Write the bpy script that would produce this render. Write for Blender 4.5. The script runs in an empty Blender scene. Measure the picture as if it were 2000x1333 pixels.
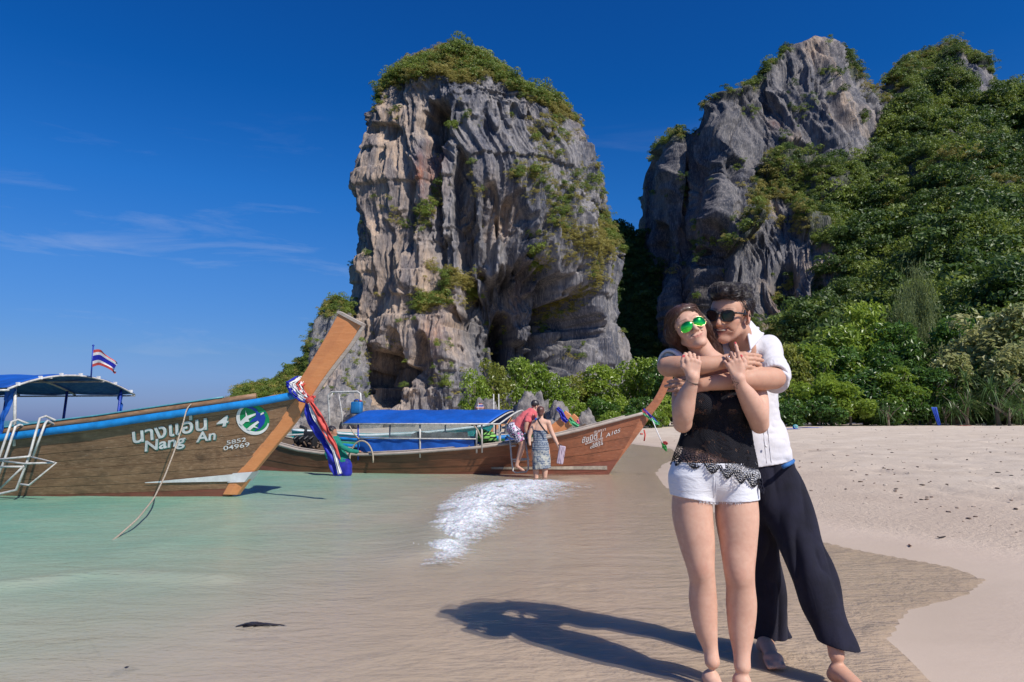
import bpy, math, random
import numpy as np
from mathutils import Vector, Matrix

# ---------------------------------------------------------------- camera, sky, sun, exposure
SC = bpy.context.scene
COL = SC.collection
EYE = 1.13
FPX = 1333.0
PITCH = math.atan((822 - 666.5) / FPX)
cam_d = bpy.data.cameras.new('camera'); cam_o = bpy.data.objects.new('camera', cam_d); COL.objects.link(cam_o)
cam_d.sensor_width = 36.0; cam_d.lens = 36.0 * FPX / 2000.0
cam_d.clip_start = 0.05; cam_d.clip_end = 20000
cam_o.location = (0, 0, EYE); cam_o.rotation_euler = (math.pi / 2 + PITCH, 0, 0)
SC.camera = cam_o

SUN_EL = math.radians(44)
SUN_AZ = math.radians(137)          # clockwise from +Y : behind the camera, to the right
world = bpy.data.worlds.new('World'); SC.world = world; world.use_nodes = True
wn = world.node_tree; wn.nodes.clear()
w_out = wn.nodes.new('ShaderNodeOutputWorld'); w_bg = wn.nodes.new('ShaderNodeBackground')
w_sky = wn.nodes.new('ShaderNodeTexSky'); w_sky.sky_type = 'NISHITA'; w_sky.sun_disc = False
w_sky.sun_elevation = SUN_EL; w_sky.sun_rotation = SUN_AZ
w_sky.altitude = 0; w_sky.air_density = 1.0; w_sky.dust_density = 0.6; w_sky.ozone_density = 3.5
w_hsv = wn.nodes.new('ShaderNodeHueSaturation'); w_hsv.inputs['Saturation'].default_value = 1.22
w_gam = wn.nodes.new('ShaderNodeGamma'); w_gam.inputs[1].default_value = 1.12
# a few thin cirrus wisps, all round the sky
w_tc = wn.nodes.new('ShaderNodeTexCoord'); w_map = wn.nodes.new('ShaderNodeMapping')
w_map.inputs['Scale'].default_value = (1.6, 1.6, 11.0); w_map.inputs['Location'].default_value = (0.35, 0.1, 0.22)
w_map.inputs['Rotation'].default_value = (0.0, 0.09, 0.0)
w_n = wn.nodes.new('ShaderNodeTexNoise'); w_n.inputs['Scale'].default_value = 2.1
w_n.inputs['Detail'].default_value = 7; w_n.inputs['Roughness'].default_value = 0.62; w_n.inputs['Distortion'].default_value = 0.5
w_r = wn.nodes.new('ShaderNodeMapRange'); w_r.inputs[1].default_value = 0.56; w_r.inputs[2].default_value = 0.82
w_r.inputs[3].default_value = 0.0; w_r.inputs[4].default_value = 0.34
w_sep = wn.nodes.new('ShaderNodeSeparateXYZ')
w_lo = wn.nodes.new('ShaderNodeMapRange'); w_lo.inputs[1].default_value = 0.02; w_lo.inputs[2].default_value = 0.16
w_hi = wn.nodes.new('ShaderNodeMapRange'); w_hi.inputs[1].default_value = 0.42; w_hi.inputs[2].default_value = 0.18
w_m1 = wn.nodes.new('ShaderNodeMath'); w_m1.operation = 'MULTIPLY'
w_m2 = wn.nodes.new('ShaderNodeMath'); w_m2.operation = 'MULTIPLY'
w_mix = wn.nodes.new('ShaderNodeMix'); w_mix.data_type = 'RGBA'
w_mix.inputs[7].default_value = (5.2, 5.6, 6.6, 1)
L = wn.links.new
L(w_tc.outputs['Generated'], w_map.inputs[0]); L(w_map.outputs[0], w_n.inputs['Vector']); L(w_n.outputs['Fac'], w_r.inputs[0])
L(w_tc.outputs['Generated'], w_sep.inputs[0]); L(w_sep.outputs['Z'], w_lo.inputs[0]); L(w_sep.outputs['Z'], w_hi.inputs[0])
L(w_lo.outputs[0], w_m1.inputs[0]); L(w_hi.outputs[0], w_m1.inputs[1])
L(w_m1.outputs[0], w_m2.inputs[0]); L(w_r.outputs[0], w_m2.inputs[1])
# deep polarised blue : the film-like grade of the photograph, by elevation
w_rp = wn.nodes.new('ShaderNodeValToRGB'); _e = w_rp.color_ramp.elements
_st = [(0.0, (.25, .33, .80)), (0.04, (.27, .34, .68)), (0.09, (.32, .40, .62)), (0.2, (.34, .53, .76)), (0.31, (.20, .58, .88)), (0.44, (.08, .52, .86)), (1.0, (.14, .5, .9))]
while len(_e) < len(_st): _e.new(0.5)
for _el, (_p, _c) in zip(_e, _st): _el.position = _p; _el.color = _c + (1,)
w_ml = wn.nodes.new('ShaderNodeMix'); w_ml.data_type = 'RGBA'; w_ml.blend_type = 'MULTIPLY'; w_ml.inputs[0].default_value = 1.0
L(w_sep.outputs['Z'], w_rp.inputs[0]); L(w_sky.outputs[0], w_hsv.inputs['Color']); L(w_hsv.outputs[0], w_gam.inputs[0])
L(w_gam.outputs[0], w_ml.inputs[6]); L(w_rp.outputs[0], w_ml.inputs[7]); L(w_ml.outputs[2], w_mix.inputs[6])
L(w_m2.outputs[0], w_mix.inputs[0])
L(w_mix.outputs[2], w_bg.inputs[0]); L(w_bg.outputs[0], w_out.inputs[0])
w_bg.inputs[1].default_value = 0.090

sun_d = bpy.data.lights.new('sun', 'SUN'); sun_o = bpy.data.objects.new('sun', sun_d); COL.objects.link(sun_o)
sun_d.energy = 4.4; sun_d.angle = math.radians(0.53); sun_d.color = (1.0, 0.93, 0.84)
SUN_DIR = Vector((math.sin(SUN_AZ) * math.cos(SUN_EL), math.cos(SUN_AZ) * math.cos(SUN_EL), math.sin(SUN_EL)))
sun_o.rotation_euler = SUN_DIR.to_track_quat('Z', 'Y').to_euler()
sun_o.location = (20, -20, 40)
SC.view_settings.view_transform = 'Standard'; SC.view_settings.look = 'None'
SC.view_settings.gamma = 1.0; SC.view_settings.use_curve_mapping = False
SC.view_settings.exposure = 0.32
SC.render.engine = 'CYCLES'
SC.cycles.max_bounces = 6; SC.cycles.transparent_max_bounces = 24
SC.cycles.use_denoising = True
try: SC.cycles.denoiser = 'OPENIMAGEDENOISE'
except Exception: pass

# ---------------------------------------------------------------- helpers
cT, sT = math.cos(PITCH), math.sin(PITCH)
def P(px, py, Y):
    u = (px - 1000.0) / FPX; v = (py - 666.5) / FPX
    dy = cT + v * sT; dz = sT - v * cT
    return (u / dy * Y, Y, EYE + dz / dy * Y)
def PZ(px, py, z=0.0):
    u = (px - 1000.0) / FPX; v = (py - 666.5) / FPX
    dy = cT + v * sT; dz = sT - v * cT
    Y = (z - EYE) * dy / dz
    return (u / dy * Y, Y, z)
def Pa(px, py, Y):
    px = np.asarray(px, float); py = np.asarray(py, float)
    u = (px - 1000.0) / FPX; v = (py - 666.5) / FPX
    dy = cT + v * sT; dz = sT - v * cT
    return np.stack([u / dy * Y, Y + 0 * u, EYE + dz / dy * Y], -1)
def proj(x, y, z):
    zc = y * cT + (z - EYE) * sT; up = -y * sT + (z - EYE) * cT
    return 1000 + FPX * x / zc, 666.5 - FPX * up / zc

def smooth(a, b, x):
    t = np.clip((x - a) / (b - a), 0, 1); return t * t * (3 - 2 * t)
def _hash(ix, iy, iz, seed):
    h = (ix.astype(np.int64) * 374761393 + iy.astype(np.int64) * 668265263 + iz.astype(np.int64) * 2147483647 + seed * 974634777) & 0xffffffff
    h = ((h ^ (h >> 13)) * 1274126177) & 0xffffffff
    h = (h ^ (h >> 16)) * 2246822519 & 0xffffffff
    return ((h ^ (h >> 15)) & 0xffffff).astype(np.float32) / 16777215.0
def vnoise(p, seed=0):
    """value noise in 3-D, p (...,3), returns -1..1"""
    p = np.asarray(p, np.float32); i = np.floor(p); f = p - i; i = i.astype(np.int64)
    f = f * f * f * (f * (f * 6 - 15) + 10)
    x, y, z = i[..., 0], i[..., 1], i[..., 2]; fx, fy, fz = f[..., 0], f[..., 1], f[..., 2]
    def L_(a, b, t): return a + (b - a) * t
    c = [_hash(x + a, y + b, z + d, seed) for a in (0, 1) for b in (0, 1) for d in (0, 1)]
    r = L_(L_(L_(c[0], c[1], fz), L_(c[2], c[3], fz), fy), L_(L_(c[4], c[5], fz), L_(c[6], c[7], fz), fy), fx)
    return r * 2 - 1
def fbm(p, octaves=4, gain=0.5, lac=2.03, seed=0):
    p = np.asarray(p, np.float32); a = 1.0; s = 0; n = 0
    for o in range(octaves):
        s = s + a * vnoise(p + 17.3 * o, seed + o); n += a; a *= gain; p = p * lac
    return s / n
def ridged(p, octaves=4, gain=0.5, lac=2.03, seed=0):
    p = np.asarray(p, np.float32); a = 1.0; s = 0; n = 0
    for o in range(octaves):
        s = s + a * (1 - np.abs(vnoise(p + 11.7 * o, seed + o)) * 2); n += a; a *= gain; p = p * lac
    return s / n

def link(o, parent=None):
    COL.objects.link(o)
    if parent is not None: o.parent = parent
    return o
def tag(o, label=None, cat=None, group=None, kind=None):
    if label: o['label'] = label
    if cat: o['category'] = cat
    if group: o['group'] = group
    if kind: o['kind'] = kind
    return o
def thing(name, label, cat, loc=(0, 0, 0), rz=0.0, group=None):
    o = bpy.data.objects.new(name, None); o.empty_display_size = 0.1; link(o)
    o.location = loc; o.rotation_euler = (0, 0, rz)
    return tag(o, label, cat, group)
def mesh_np(name, v, f, mats=None, parent=None, smooth_=True, cols=None, attrs=None, mi=None, uv=None):
    """v (n,3); f (m,k) array or list of arrays"""
    me = bpy.data.meshes.new(name)
    v = np.asarray(v, np.float32)
    fl = f if isinstance(f, list) else [f]
    fl = [np.asarray(a, np.int32) for a in fl if len(a)]
    nl = sum(a.size for a in fl); nf = sum(len(a) for a in fl)
    me.vertices.add(len(v)); me.vertices.foreach_set('co', v.ravel())
    me.loops.add(nl); me.polygons.add(nf)
    li = np.concatenate([a.ravel() for a in fl]) if fl else np.zeros(0, np.int32)
    tot = np.concatenate([np.full(len(a), a.shape[1], np.int32) for a in fl]) if fl else np.zeros(0, np.int32)
    st = np.concatenate([[0], np.cumsum(tot)[:-1]]).astype(np.int32) if nf else np.zeros(0, np.int32)
    me.loops.foreach_set('vertex_index', li)
    me.polygons.foreach_set('loop_start', st)
    try: me.polygons.foreach_set('loop_total', tot)
    except Exception: pass
    me.polygons.foreach_set('use_smooth', np.full(nf, bool(smooth_)))
    if mats is not None:
        for m in (mats if isinstance(mats, (list, tuple)) else [mats]): me.materials.append(m)
    if mi is not None: me.polygons.foreach_set('material_index', np.asarray(mi, np.int32))
    if cols is not None:
        c = np.ones((len(v), 4), np.float32); c[:, :cols.shape[1]] = cols
        a = me.color_attributes.new('Col', 'FLOAT_COLOR', 'POINT'); a.data.foreach_set('color', c.ravel())
    if attrs:
        for k, val in attrs.items():
            a = me.attributes.new(k, 'FLOAT', 'POINT'); a.data.foreach_set('value', np.asarray(val, np.float32).ravel())
    if uv is not None:
        l = me.uv_layers.new(name='UVMap'); l.data.foreach_set('uv', np.asarray(uv, np.float32)[li].ravel())
    me.update(calc_edges=True)
    o = bpy.data.objects.new(name, me); link(o, parent)
    return o
def grid_faces(nr, nc, wrap=False, flip=False):
    r = np.arange(nr - 1)[:, None]; c = np.arange(nc if wrap else nc - 1)[None, :]
    a = r * nc + c; b = r * nc + (c + 1) % nc; d = (r + 1) * nc + (c + 1) % nc; e = (r + 1) * nc + c
    q = np.stack([a, b, d, e], -1).reshape(-1, 4)
    return q[:, ::-1] if flip else q

class MB:
    """collects simple solids into one mesh"""
    def __init__(s): s.v = []; s.f = []; s.n = 0; s.mi = []; s.cur = 0
    def add(s, v, f):
        v = [tuple(map(float, p)) for p in v]
        s.f += [tuple(i + s.n for i in q) for q in f]; s.v += v; s.n += len(v); s.mi += [s.cur] * len(f)
    def box(s, c, size, R=None, taper=1.0):
        R = R or Matrix.Identity(3); vs = []
        for z in (-.5, .5):
            t = 1.0 if z < 0 else taper
            for x, y in ((-.5, -.5), (.5, -.5), (.5, .5), (-.5, .5)):
                vs.append(Vector(c) + R @ Vector((x * size[0] * t, y * size[1] * t, z * size[2])))
        s.add(vs, [(3, 2, 1, 0), (4, 5, 6, 7), (0, 1, 5, 4), (1, 2, 6, 5), (2, 3, 7, 6), (3, 0, 4, 7)])
    def tube(s, pts, r, n=8, cap=True):
        pts = [Vector(p) for p in pts]; m = len(pts)
        rs = [r] * m if isinstance(r, (int, float)) else list(r)
        up = Vector((0, 0, 1)); vs = []; prev = None
        for i, p in enumerate(pts):
            t = (pts[min(i + 1, m - 1)] - pts[max(i - 1, 0)]).normalized()
            if prev is None:
                a = up if abs(t.dot(up)) < 0.95 else Vector((1, 0, 0)); x = t.cross(a).normalized()
            else:
                x = (prev - t * prev.dot(t))
                x = x.normalized() if x.length > 1e-6 else t.orthogonal().normalized()
            prev = x; y = t.cross(x)
            for k in range(n):
                a = 2 * math.pi * k / n; vs.append(p + (x * math.cos(a) + y * math.sin(a)) * rs[i])
        fs = [(i * n + k, i * n + (k + 1) % n, (i + 1) * n + (k + 1) % n, (i + 1) * n + k) for i in range(m - 1) for k in range(n)]
        if cap: fs += [tuple(range(n))[::-1], tuple((m - 1) * n + k for k in range(n))]
        s.add(vs, fs)
    def sweep(s, pts, prof, up=(0, 0, 1), cap=True):
        """profile [(side, up)] swept along pts"""
        pts = [Vector(p) for p in pts]; m = len(pts); n = len(prof); up = Vector(up); vs = []
        for i, p in enumerate(pts):
            t = (pts[min(i + 1, m - 1)] - pts[max(i - 1, 0)]).normalized()
            x = t.cross(up).normalized(); y = x.cross(t)
            vs += [p + x * a + y * b for a, b in prof]
        fs = [(i * n + k, i * n + (k + 1) % n, (i + 1) * n + (k + 1) % n, (i + 1) * n + k) for i in range(m - 1) for k in range(n)]
        if cap: fs += [tuple(range(n))[::-1], tuple((m - 1) * n + k for k in range(n))]
        s.add(vs, fs)
    def sphere(s, c, r, seg=12, rings=8, R=None):
        R = R or Matrix.Identity(3); r = r if isinstance(r, (tuple, list)) else (r, r, r); vs = []
        for i in range(1, rings):
            a = math.pi * i / rings
            for k in range(seg):
                b = 2 * math.pi * k / seg
                vs.append(Vector(c) + R @ Vector((r[0] * math.sin(a) * math.cos(b), r[1] * math.sin(a) * math.sin(b), r[2] * math.cos(a))))
        top = len(vs); vs.append(Vector(c) + R @ Vector((0, 0, r[2]))); vs.append(Vector(c) + R @ Vector((0, 0, -r[2])))
        fs = [(i * seg + k, (i + 1) * seg + k, (i + 1) * seg + (k + 1) % seg, i * seg + (k + 1) % seg) for i in range(rings - 2) for k in range(seg)]
        fs += [(top, k, (k + 1) % seg) for k in range(seg)]
        b0 = (rings - 2) * seg
        fs += [(top + 1, b0 + (k + 1) % seg, b0 + k) for k in range(seg)]
        s.add(vs, fs)
    def build(s, name, mats, parent=None, smooth_=False, bevel=0):
        me = bpy.data.meshes.new(name); me.from_pydata(s.v, [], s.f)
        for m in (mats if isinstance(mats, (list, tuple)) else [mats]): me.materials.append(m)
        me.polygons.foreach_set('material_index', s.mi)
        me.polygons.foreach_set('use_smooth', [bool(smooth_)] * len(s.f)); me.update()
        o = bpy.data.objects.new(name, me); link(o, parent)
        if bevel:
            b = o.modifiers.new('bevel', 'BEVEL'); b.width = bevel; b.segments = 2; b.limit_method = 'ANGLE'
        return o

# ---------------------------------------------------------------- materials
class NT:
    def __init__(s, name):
        s.m = bpy.data.materials.new(name); s.m.use_nodes = True; s.t = s.m.node_tree; s.t.nodes.clear()
        s.out = s.t.nodes.new('ShaderNodeOutputMaterial')
        s.b = s.t.nodes.new('ShaderNodeBsdfPrincipled'); s.l(s.b.outputs[0], s.out.inputs[0])
    def n(s, typ, **kw):
        nd = s.t.nodes.new('ShaderNode' + typ)
        for k, v in kw.items():
            if k in nd.inputs: nd.inputs[k].default_value = v
            else: setattr(nd, k, v)
        return nd
    def l(s, a, b): s.t.links.new(a, b)
    def coord(s, scale=(1, 1, 1), which='Object', rot=(0, 0, 0)):
        tc = s.n('TexCoord'); mp = s.n('Mapping'); mp.inputs['Scale'].default_value = scale; mp.inputs['Rotation'].default_value = rot
        s.l(tc.outputs[which], mp.inputs[0]); return mp.outputs[0]
    def noise(s, vec, scale, detail=4, rough=0.55, dist=0.0):
        nd = s.n('TexNoise'); nd.inputs['Scale'].default_value = scale; nd.inputs['Detail'].default_value = detail
        nd.inputs['Roughness'].default_value = rough; nd.inputs['Distortion'].default_value = dist
        if vec is not None: s.l(vec, nd.inputs['Vector'])
        return nd.outputs['Fac']
    def ramp(s, fac, stops):
        r = s.n('ValToRGB'); e = r.color_ramp.elements
        while len(e) < len(stops): e.new(0.5)
        for el, (p, c) in zip(e, stops): el.position = p; el.color = tuple(c) + ((1,) if len(c) == 3 else ())
        s.l(fac, r.inputs[0]); return r.outputs[0]
    def rng(s, fac, a, b, c, d):
        r = s.n('MapRange'); 
        for i, v in enumerate((a, b, c, d)): r.inputs[i + 1].default_value = v
        s.l(fac, r.inputs[0]); return r.outputs[0]
    def mix(s, fac, a, b, blend='MIX'):
        m = s.n('Mix', data_type='RGBA', blend_type=blend)
        for k, v in ((0, fac), (6, a), (7, b)):
            inp = m.inputs[k]
            if isinstance(v, (int, float)): inp.default_value = v
            elif isinstance(v, (tuple, list)): inp.default_value = tuple(v) + ((1,) if len(v) == 3 else ())
            else: s.l(v, inp)
        return m.outputs[2]
    def math(s, op, a, b=0.0):
        m = s.n('Math', operation=op)
        for i, v in enumerate((a, b)):
            if isinstance(v, (int, float)): m.inputs[i].default_value = v
            else: s.l(v, m.inputs[i])
        return m.outputs[0]
    def attr(s, name, out='Color'):
        a = s.n('Attribute', attribute_name=name); return a.outputs[out]
    def bump(s, h, strength=0.3, dist=0.01, normal=None):
        b = s.n('Bump'); b.inputs['Strength'].default_value = strength; b.inputs['Distance'].default_value = dist
        s.l(h, b.inputs['Height'])
        if normal is not None: s.l(normal, b.inputs['Normal'])
        s.l(b.outputs[0], s.b.inputs['Normal']); return b.outputs[0]
    def set(s, **kw):
        for k, v in kw.items():
            k = k.replace('_', ' ')
            if isinstance(v, (tuple, list)) and len(v) == 3 and s.b.inputs[k].type == 'RGBA': v = tuple(v) + (1,)
            if hasattr(v, 'links'): s.l(v, s.b.inputs[k])
            else: s.b.inputs[k].default_value = v
        return s

def paint(name, col, rough=0.45, dirt=0.25, scale=6.0, metallic=0.0, bump=0.15):
    t = NT(name); v = t.coord()
    n1 = t.noise(v, scale, 6, 0.65); n2 = t.noise(v, scale * 9, 3)
    dk = tuple(c * (1 - dirt) * 0.8 for c in col)
    c = t.mix(t.rng(n1, 0.38, 0.68, 0.0, 1.0), dk, col)
    t.set(Base_Color=c, Roughness=t.rng(n2, 0.3, 0.7, rough * 0.8, min(1, rough * 1.3)), Metallic=metallic)
    t.bump(n2, bump, 0.004)
    return t.m
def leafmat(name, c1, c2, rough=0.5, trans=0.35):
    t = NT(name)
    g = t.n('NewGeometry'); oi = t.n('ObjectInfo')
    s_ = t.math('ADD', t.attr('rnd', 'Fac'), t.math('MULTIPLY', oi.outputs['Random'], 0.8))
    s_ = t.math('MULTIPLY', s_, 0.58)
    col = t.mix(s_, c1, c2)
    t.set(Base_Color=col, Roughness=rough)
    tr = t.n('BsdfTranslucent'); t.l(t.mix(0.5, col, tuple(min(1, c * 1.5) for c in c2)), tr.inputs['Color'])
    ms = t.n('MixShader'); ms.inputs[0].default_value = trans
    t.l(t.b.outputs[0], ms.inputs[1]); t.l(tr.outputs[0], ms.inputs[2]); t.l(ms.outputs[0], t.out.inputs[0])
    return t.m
# ---------------------------------------------------------------- beach, water, foam
SHORE = np.array([(1.6, -60), (1.3, -6), (1.5, 0), (1.72, 2.6), (1.95, 3.7), (2.35, 4.25), (2.95, 4.62), (3.36, 5.02), (3.38, 5.45), (3.05, 6.1),
                  (2.75, 6.9), (2.5, 8.2), (2.45, 10), (2.7, 12.5), (3.1, 15), (3.9, 18), (5.4, 22), (6.4, 28), (5.6, 36), (-1, 46), (-13, 60),
                  (-34, 92), (-70, 150), (-90, 230), (-60, 330), (80, 420), (600, 700), (4000, 900)], float)
def shore_s(x, y):
    """signed distance to the swash line, + on land"""
    best = np.full(x.shape, 1e9); sg = np.ones(x.shape)
    for a, b in zip(SHORE[:-1], SHORE[1:]):
        d = b - a; L2 = (d * d).sum()
        t = np.clip(((x - a[0]) * d[0] + (y - a[1]) * d[1]) / L2, 0, 1)
        qx = x - a[0] - t * d[0]; qy = y - a[1] - t * d[1]
        r = np.sqrt(qx * qx + qy * qy); cr = -(d[0] * qy - d[1] * qx)
        m = r < best - 1e-9; best = np.where(m, r, best); sg = np.where(m, np.sign(cr), sg)
    return best * sg
def sand_z(x, y, s=None):
    if s is None: s = shore_s(x, y)
    land = 0.80 * (1 - np.exp(-np.maximum(s, 0) / 13.0))
    d = np.maximum(-s, 0)
    sea = -(0.013 * np.minimum(d, 2.2) + 0.060 * np.maximum(d - 2.2, 0)) 
    sea = np.where(sea < -1.2, -1.2 - (1 - np.exp((sea + 1.2) / 3)) * 3, sea)
    z = np.where(s > 0, land, sea)
    p = np.stack([x, y, 0 * x], -1)
    z = z + 0.02 * fbm(p * 0.45, 3, seed=3) * smooth(0.2, 3, np.abs(s)) + 0.0015 * fbm(p * 4.0, 2, seed=5)
    return z
def SZ(x, y): return float(sand_z(np.array([float(x)]), np.array([float(y)]))[0])

def fan(yn, cols, spread=1.25, base=6.0, xs=None):
    w = np.linspace(-1, 1, cols); w = np.sign(w) * np.abs(w) ** 1.25
    Y = yn[:, None] + 0 * w[None]; X = w[None] * (np.abs(yn[:, None]) * spread + base)
    return X, Y
rows = np.concatenate([-np.geomspace(60, 1.0, 22), np.linspace(-0.8, 0.8, 8), np.geomspace(1.0, 60, 330), np.geomspace(62, 9000, 60)])
gx, gy = fan(rows, 400)
gs = shore_s(gx, gy); gz = sand_z(gx, gy, gs)
# footprints and trampled hollows on the dry sand
pp = np.stack([gx, gy, 0 * gx], -1)
tr = np.clip(fbm(pp * np.array([2.2, 1.7, 1]), 3, seed=21) * 2.2 - 0.25, 0, 1)
gz = gz - 0.03 * tr * 1.5 * smooth(1.6, 4.0, gs) + 0.012 * fbm(pp * 6, 2, seed=8) * smooth(1.2, 3.5, gs)
GV = np.stack([gx, gy, gz], -1).reshape(-1, 3)
wet = 1 - smooth(0.05, 1.3, gs + 0.25 * fbm(pp * 1.1, 3, seed=9))
damp = 1 - smooth(1.0, 6.0, gs + 1.3 * fbm(pp * 0.6, 3, seed=10))
t = NT('sand'); v = t.coord()
n1 = t.noise(v, 0.9, 5, 0.6); n2 = t.noise(v, 14, 6, 0.7); n3 = t.noise(v, 260, 2, 0.6)
dry = t.mix(t.rng(n1, 0.35, 0.65, 0, 1), (0.55, 0.455, 0.355), (0.65, 0.55, 0.44))
dry = t.mix(t.rng(n2, 0.58, 0.74, 0, 0.42), dry, (0.25, 0.18, 0.135))
dmp = t.mix(t.rng(n1, 0.35, 0.65, 0, 1), (0.53, 0.42, 0.325), (0.58, 0.465, 0.36))
wt = t.mix(t.rng(n1, 0.35, 0.65, 0, 1), (0.59, 0.465, 0.36), (0.64, 0.51, 0.40))
wa = t.attr('wet', 'Fac'); da = t.attr('damp', 'Fac')
c = t.mix(wa, t.mix(da, dry, dmp), wt)
c = t.mix(t.rng(n3, 0.35, 0.7, 0.0, 0.20), c, (0.22, 0.16, 0.12))
sp = t.n('TexVoronoi'); sp.inputs['Scale'].default_value = 5.5; t.l(v, sp.inputs['Vector'])
spk = t.math('MULTIPLY', t.math('LESS_THAN', sp.outputs['Distance'], 0.085), t.math('SUBTRACT', 1.0, wa))
c = t.mix(t.math('MULTIPLY', spk, 0.55), c, (0.10, 0.075, 0.06))
t.set(Base_Color=c, Roughness=t.rng(wa, 0, 1, 0.9, 0.36), Specular_IOR_Level=t.rng(wa, 0, 1, 0.2, 0.42))
hh = t.math('ADD', t.math('MULTIPLY', n2, 1.0), t.math('MULTIPLY', n3, 0.12))
bn = t.n('Bump'); bn.inputs['Distance'].default_value = 0.035; t.l(t.rng(wa, 0, 1, 0.85, 0.04), bn.inputs['Strength'])
t.l(hh, bn.inputs['Height']); t.l(bn.outputs[0], t.b.inputs['Normal'])
M_SAND = t.m
sand = mesh_np('sand_ground', GV, grid_faces(*gx.shape), M_SAND, attrs={'wet': wet, 'damp': damp})
tag(sand, kind='structure')

# water sheet
rows = np.concatenate([-np.geomspace(60, 1.0, 16), np.linspace(-0.8, 1.6, 12), np.geomspace(1.65, 60, 460), np.geomspace(62, 9000, 50)])
wx, wy = fan(rows, 360)
wx = np.minimum(wx, 7.0 + 0 * wx) if False else wx
ws = shore_s(wx, wy)
wd = -sand_z(wx, wy, ws)
wp = np.stack([wx, wy, 0 * wx], -1)
amp = 0.0022 + 0.012 * smooth(0.02, 0.5, wd) + 0.02 * smooth(0.4, 2, wd)
far = 1 - smooth(25, 70, wy)
wv = fbm(wp * np.array([1.1, 2.6, 1]) + 3 * vnoise(wp * 0.4, 31)[..., None] * 0.3, 3, seed=40)
wz = amp * wv * far
# the low swell that runs in from the left, and the breaker behind the foam
def crest(x, y, pts, w, h):
    pts = np.array(pts, float); best = np.full(x.shape, 1e9)
    for a, b in zip(pts[:-1], pts[1:]):
        d = b - a; tt = np.clip(((x - a[0]) * d[0] + (y - a[1]) * d[1]) / (d * d).sum(), 0, 1)
        best = np.minimum(best, np.hypot(x - a[0] - tt * d[0], y - a[1] - tt * d[1]))
    return h * np.exp(-(best / w) ** 2)
BR = [PZ(832, 1085)[:2], PZ(850, 1040)[:2], PZ(900, 1000)[:2], PZ(965, 962)[:2], PZ(1040, 942)[:2], PZ(1112, 934)[:2]]
wz = wz + crest(wx, wy, BR, 0.32, 0.05) 
wz = wz + crest(wx, wy, [PZ(-300, 1190)[:2], PZ(0, 1145)[:2], PZ(200, 1120)[:2], PZ(420, 1130)[:2]], 0.16, 0.03)
wz = wz + crest(wx, wy, [PZ(250, 1080)[:2], PZ(500, 1010)[:2], PZ(800, 970)[:2]], 0.22, 0.014)
wz = np.where(ws < 0, np.maximum(wz, -wd + 0.004), wz)
wz = np.where(ws > -0.25, np.minimum(wz, 0.004), wz)
keep = ~(ws > 0.6)
fidx = grid_faces(*wx.shape)
fk = keep.ravel()[fidx].any(1)
t = NT('sea_water'); t.t.nodes.remove(t.b)
v = t.coord((1.0, 2.2, 1.0)); va = t.n('TexCoord').outputs['Object']
n1 = t.noise(v, 2.0, 5, 0.62, 0.6); n2 = t.noise(v, 11, 4, 0.6, 0.4); n3 = t.noise(va, 0.55, 4, 0.6)
dep = t.attr('depth', 'Fac')
h = t.math('ADD', t.math('MULTIPLY', n1, 0.7), t.math('MULTIPLY', n2, 0.22))
bn = t.n('Bump'); bn.inputs['Distance'].default_value = 0.10
t.l(t.rng(dep, 0.0, 0.4, 0.26, 0.8), bn.inputs['Strength']); t.l(h, bn.inputs['Height'])
dd = t.math('MULTIPLY', dep, t.rng(n3, 0.3, 0.7, 0.75, 1.25))
tc_ = t.ramp(dd, [(0.0, (0.64, 0.52, 0.405)), (0.08, (0.59, 0.50, 0.385)), (0.15, (0.44, 0.455, 0.335)), (0.22, (0.33, 0.43, 0.31)), (0.36, (0.19, 0.37, 0.27)), (0.60, (0.07, 0.26, 0.20)), (1.0, (0.03, 0.17, 0.16))])
st = t.noise(t.coord((0.8, 3.2, 1)), 3.2, 5, 0.65, 1.0)
tc_ = t.mix(t.math('MULTIPLY', t.rng(st, 0.50, 0.72, 0, 0.38), t.rng(dep, 0.12, 0.5, 0, 1)), tc_, (0.34, 0.30, 0.20))
df = t.n('BsdfDiffuse'); t.l(tc_, df.inputs[0])
tp = t.n('BsdfTransparent'); t.l(t.mix(t.rng(dep, 0, 0.4, 0, 1), (0.97, 0.96, 0.94), (0.72, 0.9, 0.8)), tp.inputs[0])
fac = t.math('SUBTRACT', 1.0, t.math('POWER', 2.718, t.math('MULTIPLY', dep, -8.0)))
m1 = t.n('MixShader'); t.l(fac, m1.inputs[0]); t.l(tp.outputs[0], m1.inputs[1]); t.l(df.outputs[0], m1.inputs[2])
gl = t.n('BsdfGlossy'); gl.inputs['Roughness'].default_value = 0.13; t.l(bn.outputs[0], gl.inputs['Normal'])
fr = t.n('Fresnel'); fr.inputs['IOR'].default_value = 1.33; t.l(bn.outputs[0], fr.inputs['Normal'])
m2 = t.n('MixShader'); t.l(t.math('MULTIPLY', fr.outputs[0], 0.68), m2.inputs[0]); t.l(m1.outputs[0], m2.inputs[1]); t.l(gl.outputs[0], m2.inputs[2])
t.l(m2.outputs[0], t.out.inputs[0])
M_WATER = t.m
water = mesh_np('sea_water', np.stack([wx, wy, wz], -1).reshape(-1, 3), fidx[fk], M_WATER, attrs={'depth': np.clip(wd, 0, 1.5)})
tag(water, kind='structure')

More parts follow.
